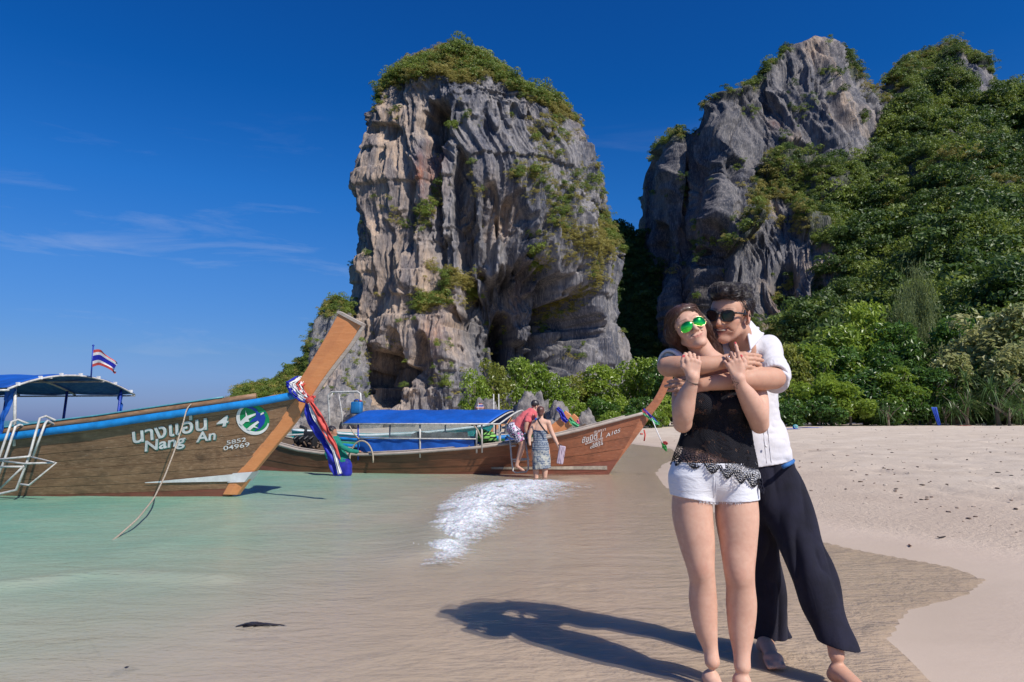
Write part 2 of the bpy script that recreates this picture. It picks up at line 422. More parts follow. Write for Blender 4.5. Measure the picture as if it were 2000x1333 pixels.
# breaking foam : lumpy froth along the breaker plus loose droplets
t = NT('foam'); v = t.coord()
n = t.noise(v, 30, 6, 0.7); e = t.attr('edge', 'Fac'); n2 = t.noise(t.coord((1, 1, 2)), 9, 5, 0.65, 0.8)
t.set(Base_Color=t.mix(t.rng(n, 0.35, 0.6, 0, 1), (0.42, 0.45, 0.48), (0.70, 0.71, 0.72)), Roughness=0.7, Subsurface_Weight=.3, Subsurface_Scale=.05, Specular_IOR_Level=.3)
tp = t.n('BsdfTransparent'); ms = t.n('MixShader')
al = t.math('ADD', t.math('MULTIPLY', e, 1.9), t.math('ADD', t.math('MULTIPLY', t.math('SUBTRACT', n2, .5), 3.0), t.math('MULTIPLY', t.math('SUBTRACT', n, .5), 1.5)))
t.l(t.rng(al, 0.25, 1.75, 0, .93), ms.inputs[0]); t.l(tp.outputs[0], ms.inputs[1]); t.l(t.b.outputs[0], ms.inputs[2]); t.l(ms.outputs[0], t.out.inputs[0])
t.bump(n, 0.5, 0.015)
M_FOAM = t.m
def polyline(pts, n):
    pts = np.array(pts, float); d = np.r_[0, np.cumsum(np.linalg.norm(np.diff(pts, axis=0), axis=1))]
    u = np.linspace(0, d[-1], n); q = np.stack([np.interp(u, d, pts[:, k]) for k in range(pts.shape[1])], -1)
    for _ in range(max(2, n // 40)):
        q[1:-1] = (q[:-2] + 2 * q[1:-1] + q[2:]) / 4
    return q
NU, NW = 640, 90
q = polyline([PZ(838, 1120)[:2]] + [PZ(842, 1070)[:2], PZ(868, 1025)[:2], PZ(930, 985)[:2], PZ(985, 962)[:2], PZ(1045, 948)[:2], PZ(1118, 941)[:2]], NU)
tg = np.gradient(q, axis=0); tg /= np.linalg.norm(tg, axis=1)[:, None]; nrm = np.stack([tg[:, 1], -tg[:, 0]], -1)
uu = np.linspace(0, 1, NU)[:, None]; ww = np.linspace(-1, 1, NW)[None]
half = np.interp(uu, [0, .08, .25, .6, .85, 1], [0.14, 0.26, 0.50, 0.9, 1.15, 0.85]) * (1 + .22 * fbm(np.stack([uu * 9, 0 * uu, 0 * uu], -1), 3, seed=66))
ctr = np.interp(uu, [0, .3, .7, 1], [0.10, 0.30, 0.25, -0.05])
off = ctr + ww * half
fx = q[:, 0][:, None] + nrm[:, 0][:, None] * off; fy = q[:, 1][:, None] + nrm[:, 1][:, None] * off
fp = np.stack([fx, fy, 0 * fx], -1)
prof = np.clip(1 - np.abs(ww + 0.15) ** 1.5, 0, 1) * np.interp(uu, [0, .1, .25, .7, .93, 1], [.35, .75, 1, 1, .7, 0.0])
bub = np.clip(.5 + .9 * fbm(fp * 2.6, 3, 0.5, seed=61), 0, 1.3) + 0.35 * np.abs(fbm(fp * 9, 4, 0.65, seed=62)) * 2
fz = 0.012 + prof ** 1.2 * (0.015 + 0.085 * np.clip(bub, 0, 1.5))
edge = np.clip(prof * 1.0 + 0.30 * fbm(fp * 2.0, 3, seed=63), 0, 1) * smooth(0, .12, 1 - np.abs(ww)) * smooth(0, .03, uu) * smooth(1, .95, uu)
foam = mesh_np('sea_foam', np.stack([fx, fy, fz], -1).reshape(-1, 3), grid_faces(NU, NW), M_FOAM, attrs={'edge': edge})
tag(foam, 'white foam of the small wave breaking towards the beach', 'foam', kind='stuff')
# spray
rng = np.random.default_rng(5)
mb = MB()
for k in range(60):
    i = int(rng.integers(30, NU - 30)); w = float(rng.normal(0, 0.55)); hw = float(np.interp(i / NU, [0, .08, .25, .6, .85, 1], [0.05, 0.2, 0.45, 0.75, 0.95, 0.7]))
    x = q[i, 0] + nrm[i, 0] * w * hw; y = q[i, 1] + nrm[i, 1] * w * hw; z = 0.03 + abs(float(rng.normal(0, 0.07)))
    mb.sphere((x, y, z), float(rng.uniform(0.0015, 0.004)), 5, 4)
t = NT('spray'); t.set(Base_Color=(0.85, 0.87, 0.9), Roughness=0.2)
tag(mb.build('spray_drops', t.m, None, True), 'drops of spray flying above the breaking wave', 'spray', kind='stuff')
# ---------------------------------------------------------------- limestone cliffs
def inpoly(x, y, poly):
    r = np.zeros(x.shape, bool); n = len(poly)
    for i in range(n):
        x1, y1 = poly[i]; x2, y2 = poly[(i + 1) % n]
        c = ((y1 > y) != (y2 > y)) & (x < (x2 - x1) * (y - y1) / (y2 - y1 + 1e-9) + x1); r ^= c
    return r
def grid_normals(V):
    du = np.gradient(V, axis=1); dv = np.gradient(V, axis=0)
    n = np.cross(dv, du); n /= np.linalg.norm(n, axis=-1, keepdims=True) + 1e-9
    return n
def blur(a, k):
    for _ in range(k):
        a = (np.roll(a, 1, 0) + np.roll(a, -1, 0) + 2 * a) / 4; a = (np.roll(a, 1, 1) + np.roll(a, -1, 1) + 2 * a) / 4
    return a
def rg(p, seed, sharp=1.6):
    return 1 - 2 * np.abs(vnoise(p, seed)) ** (1 / sharp)
def flutes(T, wv, seed):
    """vertical karst fluting with drip curtains that end in jagged teeth"""
    k = np.array([1, 1, 0.0])
    tooth = vnoise(wv * np.array([.5, .5, .05]), seed + 7) * 7
    T_ = wv + np.stack([0 * tooth, 0 * tooth, tooth], -1)
    d = 1.9 * rg(wv * np.array([.10, .10, .016]), seed)
    d += 1.15 * rg(T_ * np.array([.27, .27, .030]), seed + 1)
    d += 0.62 * rg(T_ * np.array([.62, .62, .060]), seed + 2)
    d += 0.34 * rg(T_ * np.array([1.35, 1.35, .12]), seed + 3)
    # curtains : blocks that stand proud and break off below in a ragged line
    for f, a_ in ((.055, 1.5), (.13, 0.8)):
        c_ = vnoise(T_ * np.array([f, f, f * .55]), seed + 4)
        d += a_ * smooth(-.05, .02, c_)
    d += 0.45 * fbm(T * 0.55, 4, 0.65, seed=seed + 5)
    return d
t = NT('limestone')
c = t.attr('Col', 'Color'); v = t.coord((1, 1, 0.14))
n1 = t.noise(v, 0.9, 6, 0.7); n2 = t.noise(v, 3.2, 4, 0.7)
c = t.mix(t.rng(n1, 0.4, 0.66, 0.0, 0.75), c, (0.06, 0.065, 0.08), 'MIX')
c = t.mix(t.rng(n2, 0.5, 0.72, 0.0, 0.5), c, (0.52, 0.46, 0.40))
t.set(Base_Color=c, Roughness=0.92, Specular_IOR_Level=0.15)
t.bump(t.math('ADD', n1, t.math('MULTIPLY', n2, 0.35)), 0.9, 0.7)
M_ROCK = t.m
def rock_colour(W, warm, red, dark):
    p = W * np.array([1, 1, 0.16])
    st = smooth(-0.25, 0.35, fbm(p * 0.35, 4, 0.6, seed=71))          # vertical weathering streaks
    wn_ = smooth(-0.1, 0.5, fbm(W * np.array([.06, .06, .035]), 3, seed=72) + warm)
    base = np.array([0.27, 0.255, 0.255]); blue = np.array([0.085, 0.092, 0.12]); tan_ = np.array([0.54, 0.385, 0.265]); rd = np.array([0.42, 0.16, 0.085])
    c = base + (blue - base) * st[..., None] * 0.95
    c = c + (tan_ - c) * (wn_ * (1 - 0.7 * st) * 0.85)[..., None]
    rs = np.clip(red * (0.65 + 0.7 * fbm(p * 0.5, 3, seed=73)), 0, 1)
    c = c + (rd - c) * rs[..., None]
    return c * (1 - dark[..., None] * 0.35)  # shade of the deep hollows put into the rock colour
def pits(px, py, lst, seed):
    d = np.zeros(px.shape, np.float32)
    q = np.stack([px / 26, py / 40, 0 * px + seed], -1); jx = fbm(q, 3, seed=seed) * 0.28
    for cx, cy, rx, ry, dep in lst:
        X = (px - cx) / rx; Y = (py - cy) / ry
        r = np.sqrt(X * X + Y * Y) + jx
        edge = np.where(Y < 0, 0.82, 0.35)
        d = d + dep * (1 - smooth(0, 1, (r - edge) / (1.05 - edge)))
    return d

# --- the free-standing tower
YC = 188.0
pyr = np.concatenate([np.linspace(838, 200, 330), np.linspace(198, 88, 90)]); PYZ = np.interp(pyr, [88, 230, 900], [112, 234, 900])
LX = np.interp(pyr[::-1], [88, 92, 100, 110, 125, 145, 160, 180, 205, 230, 260, 290, 330, 370, 420, 470, 520, 570, 610, 660, 720, 780, 838],
               [868, 822, 795, 778, 762, 748, 744, 738, 722, 716, 713, 703, 698, 701, 693, 686, 680, 672, 664, 652, 640, 628, 618])[::-1]
RX = np.interp(pyr[::-1], [88, 92, 100, 110, 125, 145, 160, 180, 205, 240, 275, 320, 360, 395, 430, 470, 520, 600, 700, 838],
               [872, 915, 950, 975, 1000, 1026, 1046, 1084, 1106, 1122, 1138, 1153, 1172, 1186, 1198, 1206, 1212, 1220, 1232, 1250])[::-1]
nphi = 900
w = np.linspace(0, 1, nphi, endpoint=False)
phi = np.where(w < 0.78, (w / 0.78) * 1.15 * math.pi - 0.075 * math.pi, 1.075 * math.pi + (w - 0.78) / 0.22 * 0.85 * math.pi)
l3 = Pa(LX, pyr, YC); r3 = Pa(RX, pyr, YC)
cx = (l3[:, 0] + r3[:, 0]) / 2; a = (r3[:, 0] - l3[:, 0]) / 2; b = 25 * (a / a.max()) ** 0.55; zz = np.array([Pa(1000, y_, YC - 0.85 * b_)[2] for y_, b_ in zip(PYZ, b)])
cp, sp_ = np.cos(phi), np.sin(phi); e = 0.80
ex = -np.sign(cp) * np.abs(cp) ** e; ey = -np.sign(sp_) * np.abs(sp_) ** e
T1 = np.stack([(cx[:, None] + a[:, None] * ex[None]) * (YC + b[:, None] * ey[None]) / YC, YC + b[:, None] * ey[None], zz[:, None] + 0 * ex[None]], -1).astype(np.float32)
nx_ = np.stack([ex[None] + 0 * a[:, None], ey[None] * 1.0 + 0 * a[:, None], 0.0 * ex[None] + 0 * a[:, None]], -1)
nx_ /= np.linalg.norm(nx_, axis=-1, keepdims=True) + 1e-9
px, py = proj(T1[..., 0], T1[..., 1], T1[..., 2])
fr = smooth(0, 0.35, -nx_[..., 1])
wv = T1 + 5 * np.stack([vnoise(T1 * 0.05, 80), vnoise(T1 * 0.05, 81), 0 * px], -1)
d = 3.6 * fbm(T1 * 0.035, 3, seed=82)
d += flutes(T1, wv, 83) * (0.4 + 0.6 * fr)
# broken ledges
led = vnoise(np.stack([T1[..., 0] * .05, T1[..., 1] * .05, T1[..., 2] * .17], -1), 87)
d += 1.1 * smooth(-.08, .08, led)
PIT = [(852, 245, 36, 52, 9), (846, 335, 24, 80, 4), (756, 262, 24, 22, 3), (1020, 640, 150, 125, 12), (992, 668, 48, 80, 16), (1125, 660, 50, 90, 10),
       (735, 755, 62, 80, 12), (664, 770, 30, 60, 6), (828, 712, 24, 60, 5), (702, 500, 18, 110, 4), (905, 440, 24, 150, 6), (957, 470, 18, 130, 3.5),
       (1005, 470, 34, 95, 4.5), (770, 700, 22, 60, 4), (1060, 720, 60, 60, 7), (800, 430, 10, 90, 2.5), (858, 480, 10, 110, 2.5)]
BUL = [(1065, 330, 120, 180, -5.5), (790, 560, 70, 150, -4), (885, 720, 60, 120, -5), (740, 360, 50, 110, -3), (1130, 500, 50, 80, -3)]
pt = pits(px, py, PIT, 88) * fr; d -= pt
bl = np.zeros(px.shape)
for x0, y0, rx, ry, dd in BUL: bl += -dd * np.exp(-((px - x0) / rx) ** 2 - ((py - y0) / ry) ** 2)
d += bl * fr
# hanging stalactites under the lips of the hollows
lip = np.clip(np.roll(pt, 6, 0) - np.roll(pt, -6, 0), 0, 4)
tf = np.clip(a / a.max() * 3.2, 0, 1)[:, None]
d = (d - 2.6) * (0.12 + 0.88 * tf) - 1.0 * tf * (1 - fr)
T1 = T1 + nx_ * d[..., None]
T1[..., 2] += 1.8 * fbm(T1 * 0.12, 3, seed=90) * smooth(220, 130, py)
warm = 0.42 * smooth(920, 700, px) + 0.25 * smooth(380, 560, py) * smooth(960, 820, px) + 0.12 * smooth(0.5, 3, pt) - 0.28 * smooth(980, 1080, px)
red = np.exp(-((px - 846) / 22) ** 2 - ((py - 335) / 60) ** 2) * 1.1 + 0.7 * np.exp(-((px - 822) / 14) ** 2 - ((py - 345) / 16) ** 2) + 0.5 * np.exp(-((px - 1040) / 18) ** 2 - ((py - 560) / 40) ** 2) + 0.45 * np.exp(-((px - 850) / 22) ** 2 - ((py - 655) / 40) ** 2)
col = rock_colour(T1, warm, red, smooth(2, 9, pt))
V = T1.reshape(-1, 3)
apex = np.array([[V[-nphi:, 0].mean(), V[-nphi:, 1].mean(), V[-nphi:, 2].mean() + .3]])
F = grid_faces(len(pyr), nphi, wrap=True, flip=True)
cap = np.array([[(len(pyr) - 1) * nphi + k, (len(pyr) - 1) * nphi + (k + 1) % nphi, len(V)] for k in range(nphi)])[:, ::-1]
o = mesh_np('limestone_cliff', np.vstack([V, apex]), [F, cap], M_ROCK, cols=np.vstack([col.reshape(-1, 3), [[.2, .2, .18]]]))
tag(o, kind='structure')
# vegetation density on the tower, as (px, py) of the undisplaced wall
nz = fbm(T1 * 0.16, 4, 0.6, seed=91)
den = smooth(190, 150, py - 30 * nz + 10 * smooth(900, 1000, px) - 70 * smooth(980, 1080, px)) * 1.1
G = [(1060, 300, 50, 80, .36), (1030, 250, 60, 40, .34), (1080, 420, 40, 60, .32), (1150, 470, 26, 50, .4), (1040, 380, 34, 50, .22), (1110, 490, 55, 35, .95), (1150, 560, 22, 50, .9),
     (890, 545, 34, 20, 1.1), (855, 590, 45, 22, .9), (830, 600, 22, 20, .6), (745, 190, 22, 30, .6), (725, 210, 12, 18, .6), (832, 425, 18, 22, .7), (830, 530, 18, 18, .6),
     (775, 490, 12, 12, .4), (1000, 360, 30, 20, .35), (905, 250, 30, 30, .25), (1190, 420, 18, 70, .7), (1140, 330, 25, 60, .45), (950, 330, 40, 60, .12), (830, 720, 40, 60, .1), (640, 620, 20, 30, .5)]
for x0, y0, rx, ry, s_ in G: den += s_ * np.exp(-((px - x0) / rx) ** 2 - ((py - y0) / ry) ** 2)
den = np.clip(den - 0.14 + 0.85 * nz * (py > 170), 0, 1) * (fr > 0.02)
VEG = []      # (points, scales, tone) collected for the cliff vegetation
rng = np.random.default_rng(11)
def scatter(T, den, count, smin, smax, tone, zoff=0.3, power=1.6):
    w = (den.ravel() ** power)
    e1 = np.linalg.norm(np.gradient(T, axis=0), axis=-1).ravel() * np.linalg.norm(np.gradient(T, axis=1), axis=-1).ravel()
    w = w * e1; w = w / w.sum()
    i = rng.choice(len(w), count, p=w)
    p = T.reshape(-1, 3)[i] + rng.normal(0, 0.25, (count, 3)) + np.array([0, -0.2, zoff])
    s = rng.uniform(smin, smax, count) * (0.75 + 0.5 * den.ravel()[i])
    VEG.append((p, s * rng.choice([.8, 1, 1.45], count, p=[.5, .35, .15]), tone))
    return i
scatter(T1, den * (.45 + .55 * smooth(.1, .6, -nz + .4)), 5600, 0.3, 0.85, 'dry')
scatter(T1, den * (nz > 0.0), 1300, 0.5, 1.25, 'green')

# --- relief built on a grid of bearings: (columns, top line, depth table)
def relief(pxs, top, base, depth, nrow, back=90, side=None, powr=1.0):
    """returns grid V (rows bottom->top->back) ; depth(px, s) -> metres"""
    s = np.linspace(0, 1, nrow)
    TP = np.array([top(x) for x in pxs]); rows = []
    for si in s:
        pyy = base + (TP - base) * si
        rows.append(Pa(pxs, pyy, 1.0) * 0 + np.stack([*(lambda Y: (Pa(pxs, pyy, Y)[..., 0], Y, Pa(pxs, pyy, Y)[..., 2]))(depth(pxs, np.full(len(pxs), si)))], -1))
    V = np.stack(rows, 0)
    nb = 14; bk = []
    for k in range(1, nb + 1):
        q = k / nb; r = V[-1].copy(); r[:, 0] *= 1 + back * q / r[:, 1] * 0.8; r[:, 1] += back * q; r[:, 2] = r[:, 2] * (1 - q ** 1.6) - 1 * q; bk.append(r)
    V = np.concatenate([V, np.stack(bk, 0)], 0)
    return V, nb
def table(xs, ss, Z):
    Z = np.array(Z, float)
    def f(px, s):
        px = np.asarray(px, float); s = np.asarray(s, float)
        i = np.clip(np.searchsorted(xs, px) - 1, 0, len(xs) - 2); j = np.clip(np.searchsorted(ss, s) - 1, 0, len(ss) - 2)
        fx_ = np.clip((px - np.take(xs, i)) / (np.take(xs, i + 1) - np.take(xs, i)), 0, 1); fy_ = np.clip((s - np.take(ss, j)) / (np.take(ss, j + 1) - np.take(ss, j)), 0, 1)
        fx_ = fx_ * fx_ * (3 - 2 * fx_)
        return (Z[j, i] * (1 - fx_) + Z[j, i + 1] * fx_) * (1 - fy_) + (Z[j + 1, i] * (1 - fx_) + Z[j + 1, i + 1] * fx_) * fy_
    return f
SIL = np.array([(1262, 372), (1264, 345), (1272, 325), (1280, 310), (1290, 285), (1302, 270), (1312, 262), (1322, 250), (1335, 262), (1352, 262), (1368, 250), (1380, 226), (1392, 200), (1410, 190),
                (1440, 184), (1462, 168), (1480, 152), (1500, 140), (1516, 118), (1530, 98), (1550, 86), (1575, 80), (1592, 70), (1615, 74), (1638, 82), (1650, 100), (1664, 112), (1672, 128),
                (1690, 150), (1712, 178), (1724, 172), (1742, 146), (1765, 122), (1790, 108), (1820, 104), (1845, 94), (1870, 92), (1890, 104), (1912, 110), (1925, 128), (1936, 152), (1940, 172),
                (1962, 176), (1985, 180), (2010, 190), (2100, 225), (2250, 300), (2500, 420), (2700, 520)], float)
pxs = np.concatenate([np.linspace(1262, 2010, 620), np.linspace(2014, 2700, 110)])
xs = np.array([1262, 1330, 1420, 1500, 1600, 1700, 1820, 1950, 2100, 2700], float)
ss = np.array([0, .12, .25, .4, .55, .7, .85, 1.0])
DT = table(xs, ss, [[255, 228, 186, 165, 135, 105, 84, 74, 66, 60],
                    [256, 230, 188, 172, 150, 120, 96, 86, 78, 74],
                    [256, 230, 190, 182, 176, 150, 118, 104, 96, 92],
                    [257, 231, 192, 188, 186, 180, 150, 134, 122, 118],
                    [258, 232, 197, 204, 206, 210, 186, 168, 150, 140],
                    [260, 233, 206, 216, 222, 232, 218, 206, 182, 165],
                    [262, 236, 218, 228, 232, 242, 262, 244, 212, 190],
                    [265, 240, 232, 242, 244, 262, 300, 280, 246, 216]])
M2, nb = relief(pxs, lambda x: np.interp(x, SIL[:, 0], SIL[:, 1]), 840, DT, 470)
# the left flank runs back from the first column
flank = []
for k in range(26, 0, -1):
    q = k / 26; f = M2[:, 0].copy(); f[:, 0] = f[:, 0] + 4 * q + 14 * q * q; f[:, 1] += 85 * q * np.clip(1 - (np.arange(len(f)) > 470) * (np.arange(len(f)) - 470) / 14, 0, 1); f[:, 2] *= (1 - 0.3 * q); flank.append(f)
M2 = np.concatenate([np.stack(flank, 1), M2], 1)
px, py = proj(M2[..., 0], M2[..., 1], M2[..., 2])
nj = fbm(np.stack([px / 38, py / 38, 0 * px], -1), 4, 0.6, seed=101) * 34
ppx, ppy = px + nj, py - nj * 0.6
ROCKS = [[(1200, 330), (1300, 300), (1330, 285), (1385, 215), (1425, 215), (1455, 270), (1470, 340), (1450, 420), (1425, 470), (1470, 560), (1490, 700), (1200, 760)],
         [(1400, 205), (1470, 185), (1520, 140), (1525, 105), (1590, 60), (1640, 75), (1672, 140), (1745, 175), (1765, 235), (1722, 300), (1660, 335), (1590, 322), (1530, 320), (1470, 345), (1440, 280)],
         [(1450, 400), (1530, 395), (1560, 440), (1600, 520), (1655, 560), (1640, 650), (1500, 660), (1440, 500)],
         [(1880, 108), (1925, 135), (1945, 185), (1915, 215), (1885, 180)], [(1800, 470), (1850, 480), (1840, 560), (1790, 540)]]
rk = np.zeros(px.shape)
for pl in ROCKS: rk = np.maximum(rk, inpoly(ppx, ppy, pl).astype(float))
rk[:, :26] = 1
rk = blur(rk, 3)
N2 = grid_normals(M2); N2 *= np.sign(-(N2[..., 1:2]) + 1e-6) if N2[..., 1].mean() > 0 else 1
wv = M2 + 6 * np.stack([vnoise(M2 * 0.045, 103), vnoise(M2 * 0.045, 104), 0 * px], -1)
d = 5.0 * fbm(M2 * 0.03, 3, seed=105)
dr = flutes(M2 * np.array([1, .22, 1]), wv * np.array([1, .22, 1]), 106) * 1.15
dv = 8.0 * np.abs(fbm(M2 * 0.07, 3, seed=110)) * 2 + 1.6 * fbm(M2 * 0.28, 3, seed=111)
PIT2 = [(1375, 600, 26, 90, 6), (1300, 560, 18, 120, 5), (1430, 330, 26, 22, 4), (1345, 420, 12, 110, 4), (1560, 300, 50, 22, 4), (1530, 560, 30, 50, 5), (1600, 590, 18, 40, 4), (1700, 240, 16, 60, 5), (1410, 520, 22, 90, 5)]
pt = pits(px, py, PIT2, 113) * rk
top_t = np.ones(M2.shape[0]); top_t[470:] = 1
d = d + dr * rk + dv * (1 - rk) - pt
edge_damp = smooth(0, 30, np.abs(py - np.interp(px, SIL[:, 0], SIL[:, 1])) + 4)
d *= 0.25 + 0.75 * edge_damp
M2 = M2 + N2 * d[..., None]
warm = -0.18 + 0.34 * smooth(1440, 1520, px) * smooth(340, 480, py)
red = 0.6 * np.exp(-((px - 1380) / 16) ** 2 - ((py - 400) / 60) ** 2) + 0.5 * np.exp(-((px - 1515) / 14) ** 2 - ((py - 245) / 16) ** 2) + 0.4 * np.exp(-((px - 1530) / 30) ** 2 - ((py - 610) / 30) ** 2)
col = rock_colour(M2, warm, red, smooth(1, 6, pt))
col = col * (1 - .33 * smooth(1640, 1400, px))[..., None] * .88; earth = np.array([0.05, 0.065, 0.025]); col = col + (earth - col) * (1 - rk)[..., None] * 0.9  # left wall darkened in the colour, as the side turned from the sun
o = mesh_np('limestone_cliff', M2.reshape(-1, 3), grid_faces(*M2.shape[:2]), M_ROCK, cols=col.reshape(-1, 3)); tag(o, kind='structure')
nz = fbm(M2 * 0.12, 4, 0.6, seed=121)
vis = np.ones(px.shape); vis[474:] = 0.0; vis[:, :24] = 0.0; vis[:, 26 + 640:] = 0.15
top_m = .6 * smooth(26, 6, py - np.interp(px, SIL[:, 0], SIL[:, 1])) * smooth(-0.35, 0.2, nz) * vis * smooth(1262, 1285, px)
den = np.clip((1 - rk) * 1.0 + top_m * 0.9 + rk * smooth(0.12, 0.4, nz) * 0.55, 0, 1) * vis
yellow = np.exp(-((px - 1490) / 60) ** 2 - ((py - 420) / 60) ** 2) + np.exp(-((px - 1530) / 40) ** 2 - ((py - 520) / 60) ** 2) + .6 * np.exp(-((px - 1700) / 50) ** 2 - ((py - 200) / 60) ** 2) + .5 * np.exp(-((px - 1900) / 80) ** 2 - ((py - 380) / 80) ** 2)
small = smooth(1560, 1640, px) * smooth(110, 260, py) 
scatter(M2, den * (1 - 0.7 * np.clip(yellow, 0, 1)) * (.12 + .88 * small), 6500, 0.9, 2.2, 'green', 0.5, 1.1)
scatter(M2, den * (1 - small), 1900, 0.45, 1.2, 'green', 0.3, 1.1)
scatter(M2, den * (0.2 + np.clip(yellow, 0, 1)), 3600, 0.5, 1.5, 'dry', 0.3)
scatter(M2, den * (nz > 0.0) * small, 3200, 1.2, 2.6, 'dark', 0.8)
scatter(M2, den * (1 - small) * (nz > 0), 900, .6, 1.3, 'dark', 0.4)

# --- forested saddle between the two and the low wooded hill beyond the boats
def small_relief(name, sil, base, Yb, Yt, seed, rockf, n, tones, cnt, amp=3.0):
    sil = np.array(sil, float); pxs = np.linspace(sil[0, 0], sil[-1, 0], n)
    V, nb = relief(pxs, lambda x: np.interp(x, sil[:, 0], sil[:, 1]), base, lambda p, s: Yb + (Yt - Yb) * s ** 1.2, 90, back=70)
    px, py = proj(V[..., 0], V[..., 1], V[..., 2])
    N = grid_normals(V); N *= -1 if N[..., 1].mean() > 0 else 1
    rk = rockf(px, py); d = amp * fbm(V * 0.08, 4, seed=seed) + rk * 2.2 * ridged(V * np.array([.35, .35, .08]), 3, seed=seed + 1)
    V = V + N * (d * smooth(0, 12, py - np.interp(px, sil[:, 0], sil[:, 1]) + 2))[..., None]
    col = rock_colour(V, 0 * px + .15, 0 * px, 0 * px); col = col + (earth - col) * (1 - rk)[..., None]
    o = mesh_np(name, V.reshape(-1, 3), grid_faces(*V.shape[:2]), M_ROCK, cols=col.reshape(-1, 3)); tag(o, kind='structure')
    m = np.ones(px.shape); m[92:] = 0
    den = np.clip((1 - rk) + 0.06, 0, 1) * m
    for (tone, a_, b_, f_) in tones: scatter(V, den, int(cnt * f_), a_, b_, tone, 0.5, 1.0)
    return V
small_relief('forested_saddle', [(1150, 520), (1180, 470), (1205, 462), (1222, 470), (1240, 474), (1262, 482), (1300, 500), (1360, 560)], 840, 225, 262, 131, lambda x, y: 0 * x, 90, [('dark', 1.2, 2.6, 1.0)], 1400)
small_relief('wooded_hill', [(448, 830), (462, 772), (482, 762), (520, 758), (548, 745), (566, 730), (590, 716), (604, 700), (612, 668), (618, 640), (632, 612), (648, 596), (664, 592), (680, 610), (720, 700)], 840, 150, 172, 141,
             lambda x, y: smooth(603, 622, x) * smooth(600, 640, y) * 0.95, 170, [('green', .35, .85, .7), ('dry', .3, .7, .4)], 1700, 1.2)

# --- vegetation clumps, instanced over the cliffs (uncountable growth)
def clump(seed, n=240, leaf=0.2, flat=0.8, lumps=7):
    r = np.random.default_rng(seed)
    C = r.normal(0, 0.42, (lumps, 3)) * np.array([1, 1, flat]) + [0, 0, .35]; R = r.uniform(0.32, 0.6, lumps)
    k = r.integers(0, lumps, n); dd = r.normal(0, 1, (n, 3)); dd /= np.linalg.norm(dd, axis=1)[:, None]; dd[:, 2] = np.abs(dd[:, 2]) * 0.9 - 0.15
    c = C[k] + dd * (R[k] * r.uniform(0.75, 1.08, n))[:, None]
    nn = dd + r.normal(0, 0.5, (n, 3)); nn /= np.linalg.norm(nn, axis=1)[:, None]
    tt = np.cross(nn, r.normal(0, 1, (n, 3))); tt /= np.linalg.norm(tt, axis=1)[:, None]; bb = np.cross(nn, tt)
    s = leaf * r.uniform(0.6, 1.3, n)[:, None]
    V = np.stack([c - tt * s, c + bb * s * .55 + nn * s * .15, c + tt * s, c - bb * s * .55 + nn * s * .15], 1).reshape(-1, 3)
    F = np.arange(n * 4).reshape(-1, 4)
    return V, F, np.repeat(r.uniform(0, 1, n), 4)
M_LEAF = {'dry': leafmat('dry_leaf', (0.16, 0.17, 0.035), (0.42, 0.35, 0.09), .6, .3), 'green': leafmat('green_leaf', (0.042, 0.095, 0.015), (0.25, 0.31, 0.045), .5, .35),
          'dark': leafmat('dark_leaf', (0.018, 0.050, 0.011), (0.10, 0.165, 0.026), .5, .3)}
def gn_scatter(name, pts, scl, protos, label):
    rr = np.random.default_rng(len(pts))
    o = mesh_np(name, pts, np.zeros((0, 4), int), None, attrs={'scl': scl, 'rz': rr.uniform(0, 6.28, len(pts))})
    gc = bpy.data.collections.new(name + '_clumps')
    for p in protos: gc.objects.link(p)
    ng = bpy.data.node_groups.new(name, 'GeometryNodeTree')
    ng.interface.new_socket('Geometry', in_out='INPUT', socket_type='NodeSocketGeometry'); ng.interface.new_socket('Geometry', in_out='OUTPUT', socket_type='NodeSocketGeometry')
    N = ng.nodes.new; gi = N('NodeGroupInput'); go = N('NodeGroupOutput'); ip = N('GeometryNodeInstanceOnPoints'); ci = N('GeometryNodeCollectionInfo')
    ci.inputs['Collection'].default_value = gc; ci.inputs['Separate Children'].default_value = True; ci.inputs['Reset Children'].default_value = True
    ip.inputs['Pick Instance'].default_value = True
    a1 = N('GeometryNodeInputNamedAttribute'); a1.data_type = 'FLOAT'; a1.inputs['Name'].default_value = 'scl'
    a2 = N('GeometryNodeInputNamedAttribute'); a2.data_type = 'FLOAT'; a2.inputs['Name'].default_value = 'rz'
    cx_ = N('ShaderNodeCombineXYZ'); l_ = ng.links.new
    l_(gi.outputs[0], ip.inputs['Points']); l_(ci.outputs[0], ip.inputs['Instance']); l_(a2.outputs[0], cx_.inputs[2])
    l_(cx_.outputs[0], ip.inputs['Rotation']); l_(a1.outputs[0], ip.inputs['Scale']); l_(ip.outputs[0], go.inputs[0])
    md = o.modifiers.new('scatter', 'NODES'); md.node_group = ng
    return tag(o, label, 'vegetation', kind='stuff')
for tone, lab in (('dry', 'dry olive scrub clinging to the limestone cliffs'), ('green', 'green bushes and small trees covering the cliff slopes'), ('dark', 'dark evergreen trees on the cliff slopes')):
    protos = []
    for k in range(4):
        V_, F_, r_ = clump(200 + k + 10 * len(tone), 520, 0.085 if tone != 'dry' else 0.075)
        me_o = mesh_np('clump', V_ * 1.5, F_, M_LEAF[tone], smooth_=False, attrs={'rnd': r_}); COL.objects.unlink(me_o); protos.append(me_o)
    pts = np.concatenate([p for p, s, tn in VEG if tn == tone]); scl = np.concatenate([s for p, s, tn in VEG if tn == tone])
    gn_scatter('cliff_vegetation', pts, scl, protos, lab)
